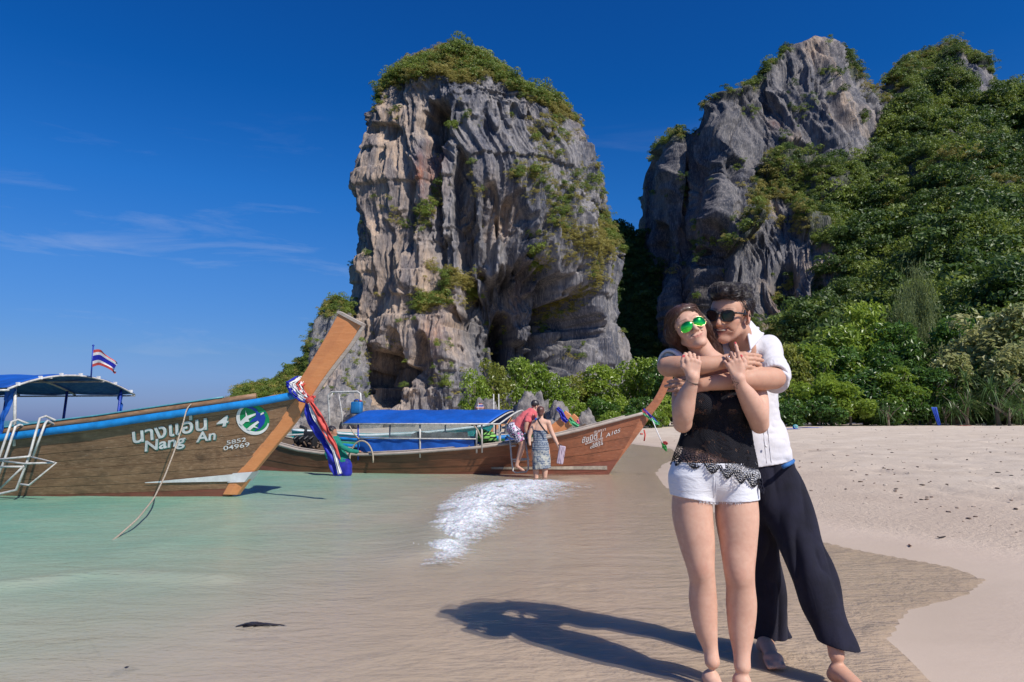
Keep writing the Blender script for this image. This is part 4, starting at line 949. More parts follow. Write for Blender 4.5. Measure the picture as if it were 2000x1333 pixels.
class Boat:
    def __init__(s, name, label, bow, ang, sheer, beam, bw, stem, L, group=None):
        """local x forward, y to port, z up ; bow = world (x, y) of the stem foot at the waterline"""
        s.o = Vector((bow[0], bow[1], 0)); s.f = Vector((math.cos(ang), math.sin(ang), 0)); s.p = Vector((-math.sin(ang), math.cos(ang), 0)); s.ang = ang
        s.sh = np.array(sheer, float); s.bm = np.array(beam, float); s.bw_ = np.array(bw, float); s.stem = stem; s.L = L
        s.t = thing(name, label, 'boat', (bow[0], bow[1], 0), ang, group)
    def sheer(s, x): return np.interp(x, s.sh[:, 0], s.sh[:, 1])
    def hb(s, x, z):
        """half breadth at local x, height z"""
        sh = s.sheer(x); v = np.clip((z + .35) / (sh + .35), 0, 1)
        xs = s.stem * np.clip(z / sh, -.3, 1)            # where the stem is at this height
        dist = np.clip(xs - x, 0, None)
        bs = np.interp(x - s.stem + s.stem * v, s.bm[:, 0], s.bm[:, 1]); bs = np.interp(-dist, s.bm[:, 0], s.bm[:, 1])
        bw = np.interp(-dist, s.bw_[:, 0], s.bw_[:, 1])
        return bw + (bs - bw) * v ** 1.15
    def world(s, x, y, z): return s.o + s.f * x + s.p * y + Vector((0, 0, z))
    def plane(s, px, py, y=0.0):
        """local (x, z) where the view ray of a pixel meets the fore-aft plane at local y"""
        d = Vector(P(px, py, 1.0)) - Vector((0, 0, EYE)); q = s.o + s.p * y; nrm = s.p
        c = Vector((0, 0, EYE)); k = (q - c).dot(nrm) / d.dot(nrm); w = c + d * k - s.o
        return w.dot(s.f), w.z
    def hit(s, px, py):
        b = .5
        for _ in range(12):
            x, z = s.plane(px, py, -b); b = .5 * b + .5 * float(s.hb(x, z))
        return x, z
    def on(s, x, z, side=-1, off=0.0):
        return (x, side * (float(s.hb(x, z)) + off), z)
    def strake(s, v0, v1, side, mat, name='plank', n=90, off=0.0, x0=0.0, x1=None, inner=.03):
        us = np.linspace(0, 1, n) ** 1.5; V = []
        for u in us:
            for k, v in enumerate(np.linspace(v0, v1, 4)):
                sh = 1.0; 
                xs = None
                x = -u * s.L
                # iterate : x measured from the stem at that height
                z = 0; xx = x
                for _ in range(3):
                    z = -.35 + v * (float(s.sheer(xx)) + .35); xx = s.stem * np.clip(z / float(s.sheer(xx)), -.3, 1) * (1 - u) + x
                V.append((xx, side * (float(s.hb(xx, z)) + off), z))
        for q in range(len(us)):            # inner skin for thickness
            for k in (3, 0):
                a = V[q * 4 + k]; V.append((a[0], a[1] - side * inner, a[2]))
        V = np.array(V); F = []; m = len(us)
        for i in range(m - 1):
            for k in range(3): F.append((i * 4 + k, i * 4 + k + 1, (i + 1) * 4 + k + 1, (i + 1) * 4 + k))
            b_ = 4 * m; F.append((i * 4 + 3, b_ + i * 2, b_ + (i + 1) * 2, (i + 1) * 4 + 3)); F.append((b_ + i * 2 + 1, i * 4, (i + 1) * 4, b_ + (i + 1) * 2 + 1))
            F.append((b_ + i * 2, b_ + i * 2 + 1, b_ + (i + 1) * 2 + 1, b_ + (i + 1) * 2))
        F = np.array(F)
        if side > 0: F = F[:, ::-1]
        return mesh_np(name, V, F, mat, s.t, smooth_=False)
    def patch(s, name, xs, z0, z1, mat, off=.006, side=-1, nv=5, smooth_=True):
        V = []
        for x, a, b in zip(xs, z0, z1):
            for z in np.linspace(a, b, nv): V.append(s.on(x, z, side, off))
        return mesh_np(name, np.array(V), grid_faces(len(xs), nv), mat, s.t, smooth_)
    def rail(s, name, prof, dz, dy, mat, x0=None, x1=None, sides=(-1, 1), n=60):
        mb = MB(); x0 = s.stem * .99 if x0 is None else x0; x1 = -s.L + .05 if x1 is None else x1
        for sd in sides:
            pts = [(x, sd * (float(s.hb(min(x, s.stem * .995), float(s.sheer(x)))) + dy), float(s.sheer(x)) + dz) for x in np.linspace(x0, x1, n)]
            mb.sweep(pts, [(a * 1.0, b) for a, b in prof])
        return mb.build(name, mat, s.t, True)
    def text(s, txt, pa, pb, hpx, mat, off=.012, shear=0.0, bold=0.0, name='lettering', extr=.002, fit=None):
        cu = bpy.data.curves.new('lettering', 'FONT'); cu.body = txt; cu.size = 1.0; cu.shear = shear; cu.offset = bold; cu.resolution_u = 4
        o = bpy.data.objects.new('lettering', cu); COL.objects.link(o); bpy.context.view_layer.update()
        dg = bpy.context.evaluated_depsgraph_get(); me = bpy.data.meshes.new_from_object(o.evaluated_get(dg)); COL.objects.unlink(o); bpy.data.objects.remove(o)
        co = np.zeros(len(me.vertices) * 3); me.vertices.foreach_get('co', co); co = co.reshape(-1, 3)
        x0, x1 = co[:, 0].min(), co[:, 0].max(); A = np.array(s.hit(*pa)); B = np.array(s.hit(*pb)); H = np.array(s.hit(pa[0], pa[1] - hpx)) - A
        capH = fit if fit else 0.70
        u = (co[:, 0] - x0) / (x1 - x0); w_ = co[:, 1] / capH
        up = np.array([0, np.linalg.norm(H)])
        q = A[None] + u[:, None] * (B - A)[None] + w_[:, None] * up[None]
        V = np.array([s.on(a, b, -1, off) for a, b in q]); F = [np.array([p.vertices[:] for p in me.polygons if len(p.vertices) == k]) for k in (3, 4)]
        F = [f for f in F if len(f)]
        oth = [list(p.vertices) for p in me.polygons if len(p.vertices) > 4]
        tri = []
        me.calc_loop_triangles(); tri = np.array([l.vertices[:] for l in me.loop_triangles])
        return mesh_np(name, V, tri, mat, s.t, smooth_=False)

def prow_board(B, path, mat, name='prow', thick=.13, trim=None):
    """path : list of (left pixel, right pixel) pairs from foot to head, on the centre plane"""
    a = []; 
    for l, r in path: a.append((B.plane(*l), B.plane(*r)))
    # resample smoothly
    A_ = polyline([p[0] for p in a], 34); R_ = polyline([p[1] for p in a], 34)
    n = len(A_); V = []; 
    for i in range(n):
        th = thick * (1 - .35 * i / n)
        for sgn in (-1, 1):
            for (x, z), e in ((A_[i], 1), ((A_[i] * .5 + R_[i] * .5), 1.0), (R_[i], .55)): V.append((x, sgn * th * e / 1.0 * .5, z))
    V = np.array(V); F = []
    for i in range(n - 1):
        b, c = i * 6, (i + 1) * 6
        F += [(b, b + 1, c + 1, c), (b + 1, b + 2, c + 2, c + 1), (b + 3, c + 3, c + 4, b + 4), (b + 4, c + 4, c + 5, b + 5), (b + 2, b + 5, c + 5, c + 2), (b, c, c + 3, b + 3)]
    b = (n - 1) * 6; F += [(b, b + 1, b + 4, b + 3), (b + 1, b + 2, b + 5, b + 4), (1, 0, 3, 4), (2, 1, 4, 5)]
    o = mesh_np(name, V, np.array(F), mat, B.t, smooth_=False)
    bv = o.modifiers.new('bevel', 'BEVEL'); bv.width = .012; bv.segments = 2; bv.limit_method = 'ANGLE'
    return o, A_, R_

def ribbon(name, pts, widths, mat, parent=None, seed=0, normal=(0, -1, 0), fold=.35, n=60, cols=9):
    pts = polyline(pts, n); tg = np.gradient(pts, axis=0); tg /= np.linalg.norm(tg, axis=1)[:, None]
    w = np.interp(np.linspace(0, 1, n), np.linspace(0, 1, len(widths)), widths); N = np.array(normal, float)
    sd = np.cross(tg, N); sd /= np.linalg.norm(sd, axis=1)[:, None]; nn = np.cross(sd, tg)
    q = np.linspace(-.5, .5, cols)[None]; ph = np.linspace(0, 1, n)[:, None]
    fo = np.sin(q * 11 + ph * 7 + seed) * fold * w[:, None] * .3 + .25 * w[:, None] * vnoise(np.stack([q * 5 + 0 * ph, ph * 9 + 0 * q, seed + 0 * q * ph], -1), 9)
    V = pts[:, None] + sd[:, None] * (q * w[:, None])[..., None] + nn[:, None] * fo[..., None]
    o = mesh_np(name, V.reshape(-1, 3), grid_faces(n, cols), mat, parent); m = o.modifiers.new('thick', 'SOLIDIFY'); m.thickness = .006
    return o

# ======================= boat with the orange prow, left
B1 = Boat('long_tail_boat', 'long-tail boat with sky-blue rail, bare orange prow and round bird emblem, nearest the camera', (-4.24, 10.46), math.radians(-14),
          [(-11, 1.15), (-9, .95), (-6, .80), (-4.5, .84), (-3.5, .90), (-1.7, 1.11), (0, 1.36), (.6, 1.455), (1.19, 1.575)],
          [(-11, .45), (-9.5, .85), (-7.5, 1.06), (-4.8, 1.02), (-3.3, .88), (-2.2, .68), (-1.2, .43), (-.5, .22), (0, .06)],
          [(-11, .1), (-9.5, .6), (-6.5, .88), (-4, .78), (-2.5, .55), (-1.2, .28), (-.4, .1), (0, .045)], 1.19, 10.8)
vs = np.linspace(0.0, 1, 12)
for k in range(11):
    for sd in (-1, 1): B1.strake(vs[k] + .0012, vs[k + 1] - .0012, sd, W_HULL1 if k > 2 else M_ANTIF, off=.003 * ((k * 7) % 3))
for sd in (-1, 1):
    B1.strake(0.0, .985, sd, W_DARK, 'hull_lining', off=-.022)
mb = MB(); zz_ = [(x, float(B1.hb(x, .25)) - .03) for x in np.linspace(-.2, -10.6, 30)]
mb.add([(x, -w_, .25) for x, w_ in zz_] + [(x, w_, .25) for x, w_ in zz_], [(i, i + 1, 30 + i + 1, 30 + i) for i in range(29)]); mb.build('deck_floor', W_DARK, B1.t)
B1.rail('rub_rail', [(-.015, -.105), (.03, -.105), (.03, 0), (-.015, 0)], 0.0, .018, M_RAIL1)
B1.rail('gunwale_plank', [(-.02, 0), (.02, 0), (.02, .085), (-.02, .085)], 0.0, -.02, W_HULL1, x0=.55)
B1.rail('gunwale_cap', [(-.03, .088), (.03, .088), (.03, .108), (-.03, .108)], 0.0, -.02, M_LBLUE, x0=.1)
mb = MB()
for x in (-.4, -1.4, -2.5): 
    w_ = float(B1.hb(x, float(B1.sheer(x)))) - .03; mb.box((x, 0, float(B1.sheer(x)) - .04), (.22, 2 * w_, .035))
mb.build('thwart', W_HULL1, B1.t)
pth = [((441, 966), (466, 967)), ((466, 920), (500, 920)), ((512, 855), (548, 862)), ((548, 803), (584, 818)), ((566, 776), (611, 772)), ((589, 744), (632, 740)), ((612, 706), (660, 703)), ((638, 662), (685, 672)), ((664, 614), (706, 636))]
prow, PA_, PR_ = prow_board(B1, pth, W_PROW1, thick=.17)
# weathered trim on the leading edge and across the head
mb = MB(); tr_ = [(x + .008, 0, z) for x, z in PR_[16:]]
mb.sweep(tr_, [(-.05, -.014), (.05, -.014), (.05, .014), (-.05, .014)], up=(0, 1, 0)); 
a_, b_ = PA_[-1], PR_[-1]; dd_ = Vector((b_[0] - a_[0], 0, b_[1] - a_[1])); up_ = Vector((-dd_.z, 0, dd_.x)).normalized()
c0 = Vector((a_[0], 0, a_[1])) - dd_ * .05; c1 = Vector((b_[0], 0, b_[1])) + dd_ * .06
mb.sweep([c0 + up_ * .02, c1 + up_ * .02], [(-.075, -.02), (.075, -.02), (.075, .02), (-.075, .02)], up=up_)
mb.build('prow_trim', W_GREY, B1.t)
# white wedge and dark waterline growth
xs_ = np.linspace(B1.hit(285, 943)[0], B1.hit(478, 926)[0], 40)
za, zb = B1.hit(285, 943)[1], B1.hit(478, 925)[1]; zc_ = B1.hit(478, 940)[1]; q = np.linspace(0, 1, 40)
B1.patch('white_wedge', xs_, za + (zc_ - za) * q - .004, za + (zb - za) * q + .004, M_WHITE, .02)
P0, P1_, P2, P3 = B1.plane(462, 924), B1.plane(500, 921), B1.plane(484, 941), B1.plane(452, 942)
mb = MB()
for y in (-.094,): mb.add([(P0[0], y, P0[1]), (P1_[0] + .004, y, P1_[1]), (P2[0] + .004, y, P2[1]), (P3[0], y, P3[1]), (P0[0], .094, P0[1]), (P1_[0] + .004, .094, P1_[1]), (P2[0] + .004, .094, P2[1]), (P3[0], .094, P3[1])], [(0, 3, 2, 1), (1, 2, 6, 5), (4, 5, 6, 7)])
mb.build('white_wedge', M_WHITE, B1.t)
# lettering (each with its drop shadow in teal)
for txt, pa, pb, h_, sh_, bd, fit in (('นางแอ่น', (262, 866), (409, 838), 19, .12, .018, .52), ('4', (425, 835), (450, 831), 19, .25, .02, .70), ('Nang', (284, 882), (366, 868), 19, .2, .022, .70), ('An', (384, 864), (424, 858), 18, .2, .022, .70)):
    B1.text(txt, pa, pb, h_, M_LETTER, .016, sh_, bd, fit=fit)
    B1.text(txt, (pa[0] + 1.6, pa[1] + 1.6), (pb[0] + 1.6, pb[1] + 1.6), h_, M_LETSH, .011, sh_, bd, name='lettering_shadow', fit=fit)
B1.text('5852', (444, 869), (482, 862), 7.5, M_LETTER, .014, .05, .01); B1.text('04969', (438, 880), (489, 872), 8, M_LETTER, .014, .05, .01)
# round emblem : white moon, green disc, blue and white swallows
ec = np.array(B1.hit(495, 820)); er = (B1.hit(527, 820)[0] - B1.hit(463, 820)[0]) / 2
def emb(name, poly, mat, off):
    """poly in unit-disc coordinates"""
    P_ = np.array(poly, float); n = len(P_)
    import mathutils.geometry as mg
    V2 = [Vector((a, b, 0)) for a, b in P_]; tri = mg.tessellate_polygon([V2])
    V = np.array([B1.on(ec[0] + a * er, ec[1] + b * er, -1, off) for a, b in P_])
    return mesh_np(name, V, np.array([t_[::1] for t_ in tri]), mat, B1.t, smooth_=False)
circ = lambda cx, cy, r, n=48: [(cx + r * math.cos(a), cy + r * math.sin(a)) for a in np.linspace(0, 2 * math.pi, n, endpoint=False)]
emb('emblem', circ(0, 0, 1), M_GREEN, .010)
emb('emblem_moon', [(math.cos(a), math.sin(a)) for a in np.linspace(math.radians(105), math.radians(345), 40)] + [(.08 + .86 * math.cos(a), .07 + .86 * math.sin(a)) for a in np.linspace(math.radians(340), math.radians(110), 40)], M_WHITE, .014)
sw = [(-.45, .82), (.05, .85), (.32, .68), (.42, .45), (.62, .42), (.88, .50), (.72, .36), (.80, .12), (.68, -.25), (.42, -.55), (.0, -.78), (.28, -.42), (.36, -.1), (.10, -.12), (-.22, -.22), (-.05, .02), (.22, .2), (.26, .48), (.02, .68)]
emb('emblem_swallow', sw, M_EBLUE, .018)
emb('emblem_swallow', [(-.86, -.22), (-.5, .12), (-.38, .22), (-.36, .62), (-.28, .25), (.25, .42), (.22, .3), (-.25, .05), (-.2, -.12), (-.45, -.15), (-.72, -.4)], M_WHITE, .022)
emb('emblem_swallow', [(-.45, -.62), (-.15, -.38), (.3, -.08), (.38, -.18), (.08, -.42), (.32, -.58), (.0, -.5), (-.25, -.72)], M_WHITE, .022)
emb('emblem_moon', [(.52, .28), (.75, .4), (.72, .5), (.55, .4)], M_WHITE, .024)
# ribbons round the prow
def W1(px, py, y): x, z = B1.plane(px, py, y); return (x, y, z)
rb = thing('prow_ribbon', 'red, white and blue ribbons knotted round the orange prow and hanging down', 'ribbon', tuple(B1.world(0, 0, 0)), B1.ang)
bands = [(M_RIBB, -16, 9), (M_RIBW, -9, 9), (M_RIBW, -2, 8), (M_RIBR, 5, 7), (M_RIBW, 11, 5), (M_RIBR, 16, 7)]
for i, (m_, dx, w_) in enumerate(bands):
    f = [W1(568 + dx * .9 + 6, 751 + dx * .2, -.12), W1(576 + dx * .7 + 4, 764, -.17), W1(590 + dx * .45 + 3, 778 - dx * .2, -.19), W1(603 + dx * .2, 782 - dx * .25, -.20)]
    ribbon('ribbon_wrap', f, [.06, .075, .06, .045], m_, rb, i)
    bk_ = [W1(568 + dx * .9 + 6, 751 + dx * .2, -.12), W1(590 + dx * .6, 738 + dx * .2, 0), W1(615 + dx * .3, 748, .14), W1(613 + dx * .2, 772, .10), W1(603 + dx * .2, 782 - dx * .25, -.20)]
    ribbon('ribbon_wrap', bk_, [.06, .06, .06, .04], m_, rb, i + 5, normal=(0, 0, 1))
mb = MB(); mb.sphere(W1(605, 783, -.21), (.07, .05, .055), 10, 7); mb.build('ribbon_knot', M_RIBR, rb, True)
ribbon('ribbon_tail', [W1(604, 782, -.2), W1(612, 776, -.22), W1(617, 775, -.2)], [.05, .05, .02], M_RIBR, rb, 3)
ribbon('ribbon_tail', [W1(600, 786, -.20), W1(607, 820, -.21), W1(633, 858, -.2), W1(650, 890, -.2), W1(660, 927, -.2)], [.07, .15, .17, .20, .14], M_RIBB, rb, 1, fold=.5)
ribbon('ribbon_tail', [W1(604, 786, -.24), W1(613, 815, -.25), W1(634, 848, -.25), W1(652, 882, -.24), W1(664, 926, -.23)], [.04, .05, .05, .04, .05], M_RIBW, rb, 2)
ribbon('ribbon_tail', [W1(607, 785, -.25), W1(622, 812, -.26), W1(638, 845, -.27), W1(652, 868, -.25), W1(664, 898, -.24)], [.05, .11, .10, .06, .02], M_RIBR, rb, 4, fold=.6)
# canopy
def arch(y, hw=1.2): return 1.62 + .27 * (1 - (y / hw) ** 2)
xc = -2.95; ysr = np.linspace(-1.2, 1.2, 26); xsr = np.linspace(xc, xc - 6.3, 40)
V = []
for x in xsr:
    for y in ysr: V.append((x, y, arch(y) + .012 * math.sin(x * 9) * (1 - abs(y)) - .02 * abs(math.sin((x - xc) * math.pi / 1.3)) + .02 * (xc - x) * .3))
rf = mesh_np('canopy_roof', np.array(V), grid_faces(40, 26), M_TARP, B1.t); rf.modifiers.new('thick', 'SOLIDIFY').thickness = .012
mb = MB()
for x in (xc + .01, xc - 1.3, xc - 2.6, xc - 3.9, xc - 5.2, xc - 6.28):
    mb.tube([(x, y, arch(y) - .03 + .006 * (xc - x)) for y in np.linspace(-1.2, 1.2, 16)], .017, 7)
mb.build('canopy_hoop', M_STEEL, B1.t, True)
mb = MB()
for y in (-1.19, -.5, .5, 1.19): mb.tube([(xc + .02, y, arch(y) - .05), (xc - 6.3, y, arch(y) - .02)], .016, 6)
mb.build('canopy_rail', M_STEEL, B1.t, True)
for y in np.linspace(-1.05, 1.1, 7):
    mb = MB(); mb.box((xc + .012, y, arch(y) - .012), (.05, .035, .05)); mb.build('canopy_tie', M_WHITE, B1.t)
for x, y in ((xc - .1, -1.0), (xc - .1, 1.0), (xc - 1.3, 1.02), (xc - 2.7, -1.03), (xc - 2.7, 1.03), (xc - 4.2, -1.03), (xc - 4.2, 1.03), (xc - 5.8, -.95), (xc - 5.8, .95)):
    mb = MB(); zb_ = float(B1.sheer(x)); mb.tube([(x, y * .93, zb_ - .2), (x, y, arch(y) - .03)], .022, 8); mb.build('canopy_post', M_TARPD if y > 0 else M_STEEL, B1.t, True)
ribbon('canopy_curtain', [(xc - .12, -1.03, 1.62), (xc - .2, -1.04, 1.3), (xc - .3, -1.02, 1.0), (xc - .34, -1.0, .86)], [.16, .12, .1, .14], M_TARP, B1.t, 2)
ribbon('canopy_curtain', [(xc - .14, 1.03, 1.6), (xc - .14, 1.04, 1.25), (xc - .14, 1.02, 1.0)], [.09, .08, .08], M_TARP, B1.t, 1)
# flag on the canopy
fx0, fz0 = B1.plane(178, 734, 0); fzt = B1.plane(178, 676, 0)[1]
fl = thing('flag', 'small Thai flag flying on a pole over the canopy of the nearest boat', 'flag', tuple(B1.world(fx0, 0, fz0 - .03)), B1.ang)
mb = MB(); mb.tube([(0, 0, 0), (0, 0, fzt - fz0 + .03)], .011, 7); mb.sphere((0, 0, fzt - fz0 + .035), .018, 8, 6); mb.build('flag_pole', M_TARPD, fl, True)
hh_ = fzt - fz0 - .02; fw = B1.plane(230, 700, 0)[0] - fx0
bounds = [(0, .17, M_RIBR), (.17, .34, M_RIBW), (.34, .66, M_RIBB), (.66, .83, M_RIBW), (.83, 1.0, M_RIBR)]
for i, (a, b, m_) in enumerate(bounds):
    U, Vv = np.meshgrid(np.linspace(0, 1, 26), np.linspace(a, b, 5)); ln = fw * (1.0 - .22 * np.abs(Vv - .5) * (Vv < .8) + .05 * np.sin(Vv * 9))
    X_ = .01 + U * ln; Y_ = .05 * np.sin(U * 9 + Vv * 2) * U; Z_ = hh_ - .02 - Vv * hh_ * .60 * (1 - .28 * U) - .16 * U ** 1.2 + .04 * np.sin(U * 5)
    mesh_np('flag_stripe', np.stack([X_, Y_, Z_], -1).reshape(-1, 3), grid_faces(5, 26), m_, fl)
# boarding ladder hooked over the near side
ld = thing('boarding_ladder', 'white tubular boarding ladder hooked over the side of the nearest boat', 'ladder', tuple(B1.world(0, 0, 0)), B1.ang)
yl = -1.22
def L1(px, py, y=yl): x, z = B1.plane(px, py, y); return (x, y, z)
for pts in ([(118, 826, -.85), (89, 813, -1.0), (78, 817), (57, 892), (32, 957), (0, 965), (-30, 966)], [(112, 832, -.85), (92, 822, -1.0), (88, 828), (65, 891)], [(65, 832, -.85), (34, 820, -1.0), (23, 824), (0, 889), (-20, 945)],
            [(60, 836, -.85), (38, 830, -1.0), (30, 834), (9, 898), (-12, 950)]):
    mb = MB(); mb.tube([L1(*p) if len(p) == 3 else L1(p[0], p[1]) for p in pts], .017, 8); mb.build('ladder_rail', M_STEEL, ld, True)
for pts in ([(57, 892), (110, 904), (57, 948), (40, 946)], [(0, 900), (47, 906), (104, 904)], [(-10, 912), (45, 912)], [(0, 955), (47, 910)], [(-25, 900), (57, 892)]):
    mb = MB(); mb.tube([L1(*p, yl - .03 * (i % 2)) for i, p in enumerate(pts)], .014, 8); mb.build('ladder_step', M_STEEL, ld, True)
# mooring rope
rp_ = [Vector(P(405, 785, 10.55)), Vector(P(388, 781, 10.3)), Vector(P(372, 790, 10.05)), Vector(P(364, 800, 9.75)), Vector(P(357, 830, 9.6)), Vector(P(341, 880, 9.2)), Vector(P(322, 930, 8.7)), Vector(P(300, 975, 8.1)), Vector(P(268, 1015, 7.3)), Vector(PZ(228, 1050, .0)), Vector(PZ(190, 1080, -.05)), Vector(PZ(168, 1110, -.06))]
mb = MB(); mb.tube([tuple(p) for p in polyline([tuple(p) for p in rp_], 70)], .0095, 7)
tag(mb.build('mooring_rope', M_ROPE, None, True), 'pale mooring rope running from the nearest boat down into the water', 'rope')
mb = MB(); pts = polyline([PZ(168, 1112, -.012), PZ(163, 1150, -.012), PZ(160, 1200, -.012), PZ(168, 1240, -.012), PZ(200, 1290, -.012)], 60)
for i in range(0, 58, 1):
    if (i * 7) % 5 < 3: mb.tube([tuple(pts[i]), tuple(pts[i + 1])], .004 + .003 * abs(math.sin(i * 1.7)), 5)
tag(mb.build('sunken_rope', paint('wet_rope', (.20, .16, .10), .6, .5, 60), None, True), 'weedy stretch of the rope showing just under the shallow water', 'rope')

# ======================= red-brown boat with the blue roof, middle
b2 = PZ(1190, 926)
B2 = Boat('long_tail_boat', 'red-brown long-tail boat with flat blue roof, beached behind the breaking wave', (b2[0], b2[1]), math.radians(-11),
          [(-8.1, .80), (-7.3, .61), (-6.8, .51), (-6.2, .45), (-5.2, .43), (-4.2, .48), (-2.8, .59), (-1.5, .75), (-.6, .96), (.3, 1.2), (.75, 1.32)],
          [(-8.9, .25), (-8.1, .66), (-7, .88), (-5, .96), (-3.4, .9), (-2.2, .68), (-1.2, .42), (-.5, .22), (0, .06)],
          [(-8.9, .1), (-8.1, .40), (-6.5, .72), (-4, .70), (-2.5, .5), (-1.2, .26), (-.4, .1), (0, .04)], .75, 8.2)
vs = np.linspace(0.0, 1, 8)
for k in range(7):
    for sd in (-1, 1): B2.strake(vs[k] + .0018, vs[k + 1] - .0018, sd, W_HULL2 if k > 2 else M_ANTIF, off=.004 * ((k * 5) % 3), n=60)
for sd in (-1, 1): B2.strake(0.0, .985, sd, W_DARK, 'hull_lining', off=-.022, n=60)
B2.rail('rub_rail', [(-.02, -.06), (.035, -.06), (.035, 0), (-.02, 0)], 0.0, .018, W_GREY)
B2.rail('gunwale_plank', [(-.02, 0), (.02, 0), (.02, .03), (-.02, .03)], 0.0, -.03, W_GREY, x0=.35)
mb = MB(); zz_ = [(x, float(B2.hb(x, .2)) - .03) for x in np.linspace(-.2, -7.9, 30)]
mb.add([(x, -w_, .2) for x, w_ in zz_] + [(x, w_, .2) for x, w_ in zz_], [(i, i + 1, 30 + i + 1, 30 + i) for i in range(29)]); mb.build('deck_floor', W_DARK, B2.t)
mb = MB(); zz_ = [(x, float(B2.hb(x, float(B2.sheer(x)))) - .05, float(B2.sheer(x)) + .01) for x in np.linspace(.3, -1.7, 12)]
mb.add([(x, -w_, z) for x, w_, z in zz_] + [(x, w_, z) for x, w_, z in zz_], [(i, i + 1, 12 + i + 1, 12 + i) for i in range(11)]); mb.build('fore_deck', W_GREY, B2.t)
pth = [((1168, 926), (1190, 926)), ((1178, 910), (1202, 908)), ((1210, 870), (1232, 868)), ((1236, 832), (1256, 836)), ((1248, 812), (1276, 806)), ((1262, 797), (1291, 788)), ((1276, 782), (1302, 766)), ((1288, 760), (1312, 742)), ((1298, 735), (1322, 722)), ((1306, 708), (1332, 700))]
prow2, PA2, PR2 = prow_board(B2, pth, W_PROW2, thick=.14)
xs_ = np.linspace(B2.hit(960, 914)[0], B2.hit(1186, 913)[0], 40)
za = B2.hit(960, 914)[1]; zb = B2.hit(1186, 913)[1]; q = np.linspace(0, 1, 40)
B2.patch('white_stripe', xs_, za + (zb - za) * q - .03 - .02 * q, za + (zb - za) * q + .015 + .015 * q, paint('worn_cream_stripe', (.55, .48, .38), .6, .5, 5), .016)
B2.text('ชัยมิติ 1', (1137, 866), (1176, 854), 7.5, M_LETTER, .016, .15, .012, fit=.52); B2.text('A105', (1183, 855), (1212, 844), 7, M_LETTER, .016, .2, .005)
B2.text('SAMRUEDEE', (1143, 869), (1178, 858), 3.6, M_LETTER, .016, .1, .01); B2.text('สมกวา', (1160, 847), (1183, 841), 4, M_LETTER, .016, .1, .0, fit=.52)
B2.text('5832', (1157, 871), (1177, 864), 4.2, M_LETTER, .016, .1, .008); B2.text('00034', (1153, 877), (1178, 869), 4.6, M_LETTER, .016, .1, .008)
# roof on hoops
x1r, z1r = B2.plane(952, 824, -1.0); x0r, z0r = B2.plane(668, 830, -1.0)
zr = .5 * (z1r + z0r); ysr = np.linspace(-1.0, 1.0, 22)
def arch2(y): return zr + .30 * (1 - (y / 1.0) ** 2)
V = []
xsr = np.linspace(x0r, x1r, 40)
for x in xsr:
    for y in ysr:
        e0 = (x - x0r); V.append((x + .32 * (1 - (y) ** 2) * (1 if x > x1r - .3 else 1) * ((x - x0r) / (x1r - x0r)) + .22 * (1 - y * y) * (1 - (x - x0r) / (x1r - x0r)), y, arch2(y) + .008 * math.sin(x * 8)))
rf = mesh_np('canopy_roof', np.array(V), grid_faces(40, 22, flip=True), M_TARP, B2.t); rf.modifiers.new('thick', 'SOLIDIFY').thickness = .012
mb = MB()
for x in np.linspace(x0r, x1r + .02, 5): mb.tube([(x + .32 * (1 - y * y) * (x - x0r) / (x1r - x0r) + .22 * (1 - y * y) * (1 - (x - x0r) / (x1r - x0r)), y, arch2(y) - .045) for y in ysr], .016, 6)
mb.tube([(x1r + .25 + .3 * (1 - y * y), y, arch2(y) - .02) for y in ysr], .018, 6)
mb.tube([(x0r, -1, zr - .015), (x1r + .28, -1, zr - .015)], .018, 6); mb.tube([(x0r, 1, zr - .015), (x1r + .28, 1, zr - .015)], .018, 6)
mb.build('canopy_frame', M_STEEL, B2.t, True)
for x in (x0r + .35, x0r + 1.75, x0r + 3.1, x1r - .25):
    for y in (-.95, .95):
        mb = MB(); mb.tube([(x, y, zr), (x, y * .95, float(B2.sheer(x)) - .15)], .019, 7); mb.build('canopy_post', M_STEEL if x > x0r + 1 else M_TARPD, B2.t, True)
zs_ = lambda x: float(B2.sheer(x))
def panel(name, xa, xb, za_, zb_, y, mat, n=24, wav=.012):
    U, Vv = np.meshgrid(np.linspace(xa, xb, n), np.linspace(0, 1, 8)); sh_ = np.interp(U, B2.sh[:, 0], B2.sh[:, 1])
    lo = za_(sh_) if callable(za_) else za_; hi = zb_(sh_) if callable(zb_) else zb_
    Z = lo + (hi - lo) * Vv; Y = y * np.ones_like(U) * (1 - .03 * (1 - Vv)) + wav * np.sin(U * 13 + Vv * 4)
    return mesh_np(name, np.stack([U, Y, Z], -1).reshape(-1, 3), grid_faces(8, n), mat, B2.t)
zm = B2.plane(800, 857, -.95)[1]
for y in (-.93, .93):
    panel('side_curtain', x0r + .38, x1r - .3, lambda s_: s_ - .02, zm, y, M_TARP)
    panel('clear_curtain', x0r + .38, x1r - .3, zm, zr - .02, y, M_CLEAR, wav=.006)
    mb = MB(); mb.tube([(x0r + .35, y * 1.03, zm), (x1r - .25, y * 1.03, zm)], .015, 6); mb.build('curtain_rail', M_STEEL, B2.t, True)
panel('front_curtain', x1r - .02, x1r + .28, lambda s_: s_ + .0, zm, .93, M_TARP, 6); panel('clear_curtain', x1r - .02, x1r + .28, zm, zr - .02, .93, M_CLEAR, 6)
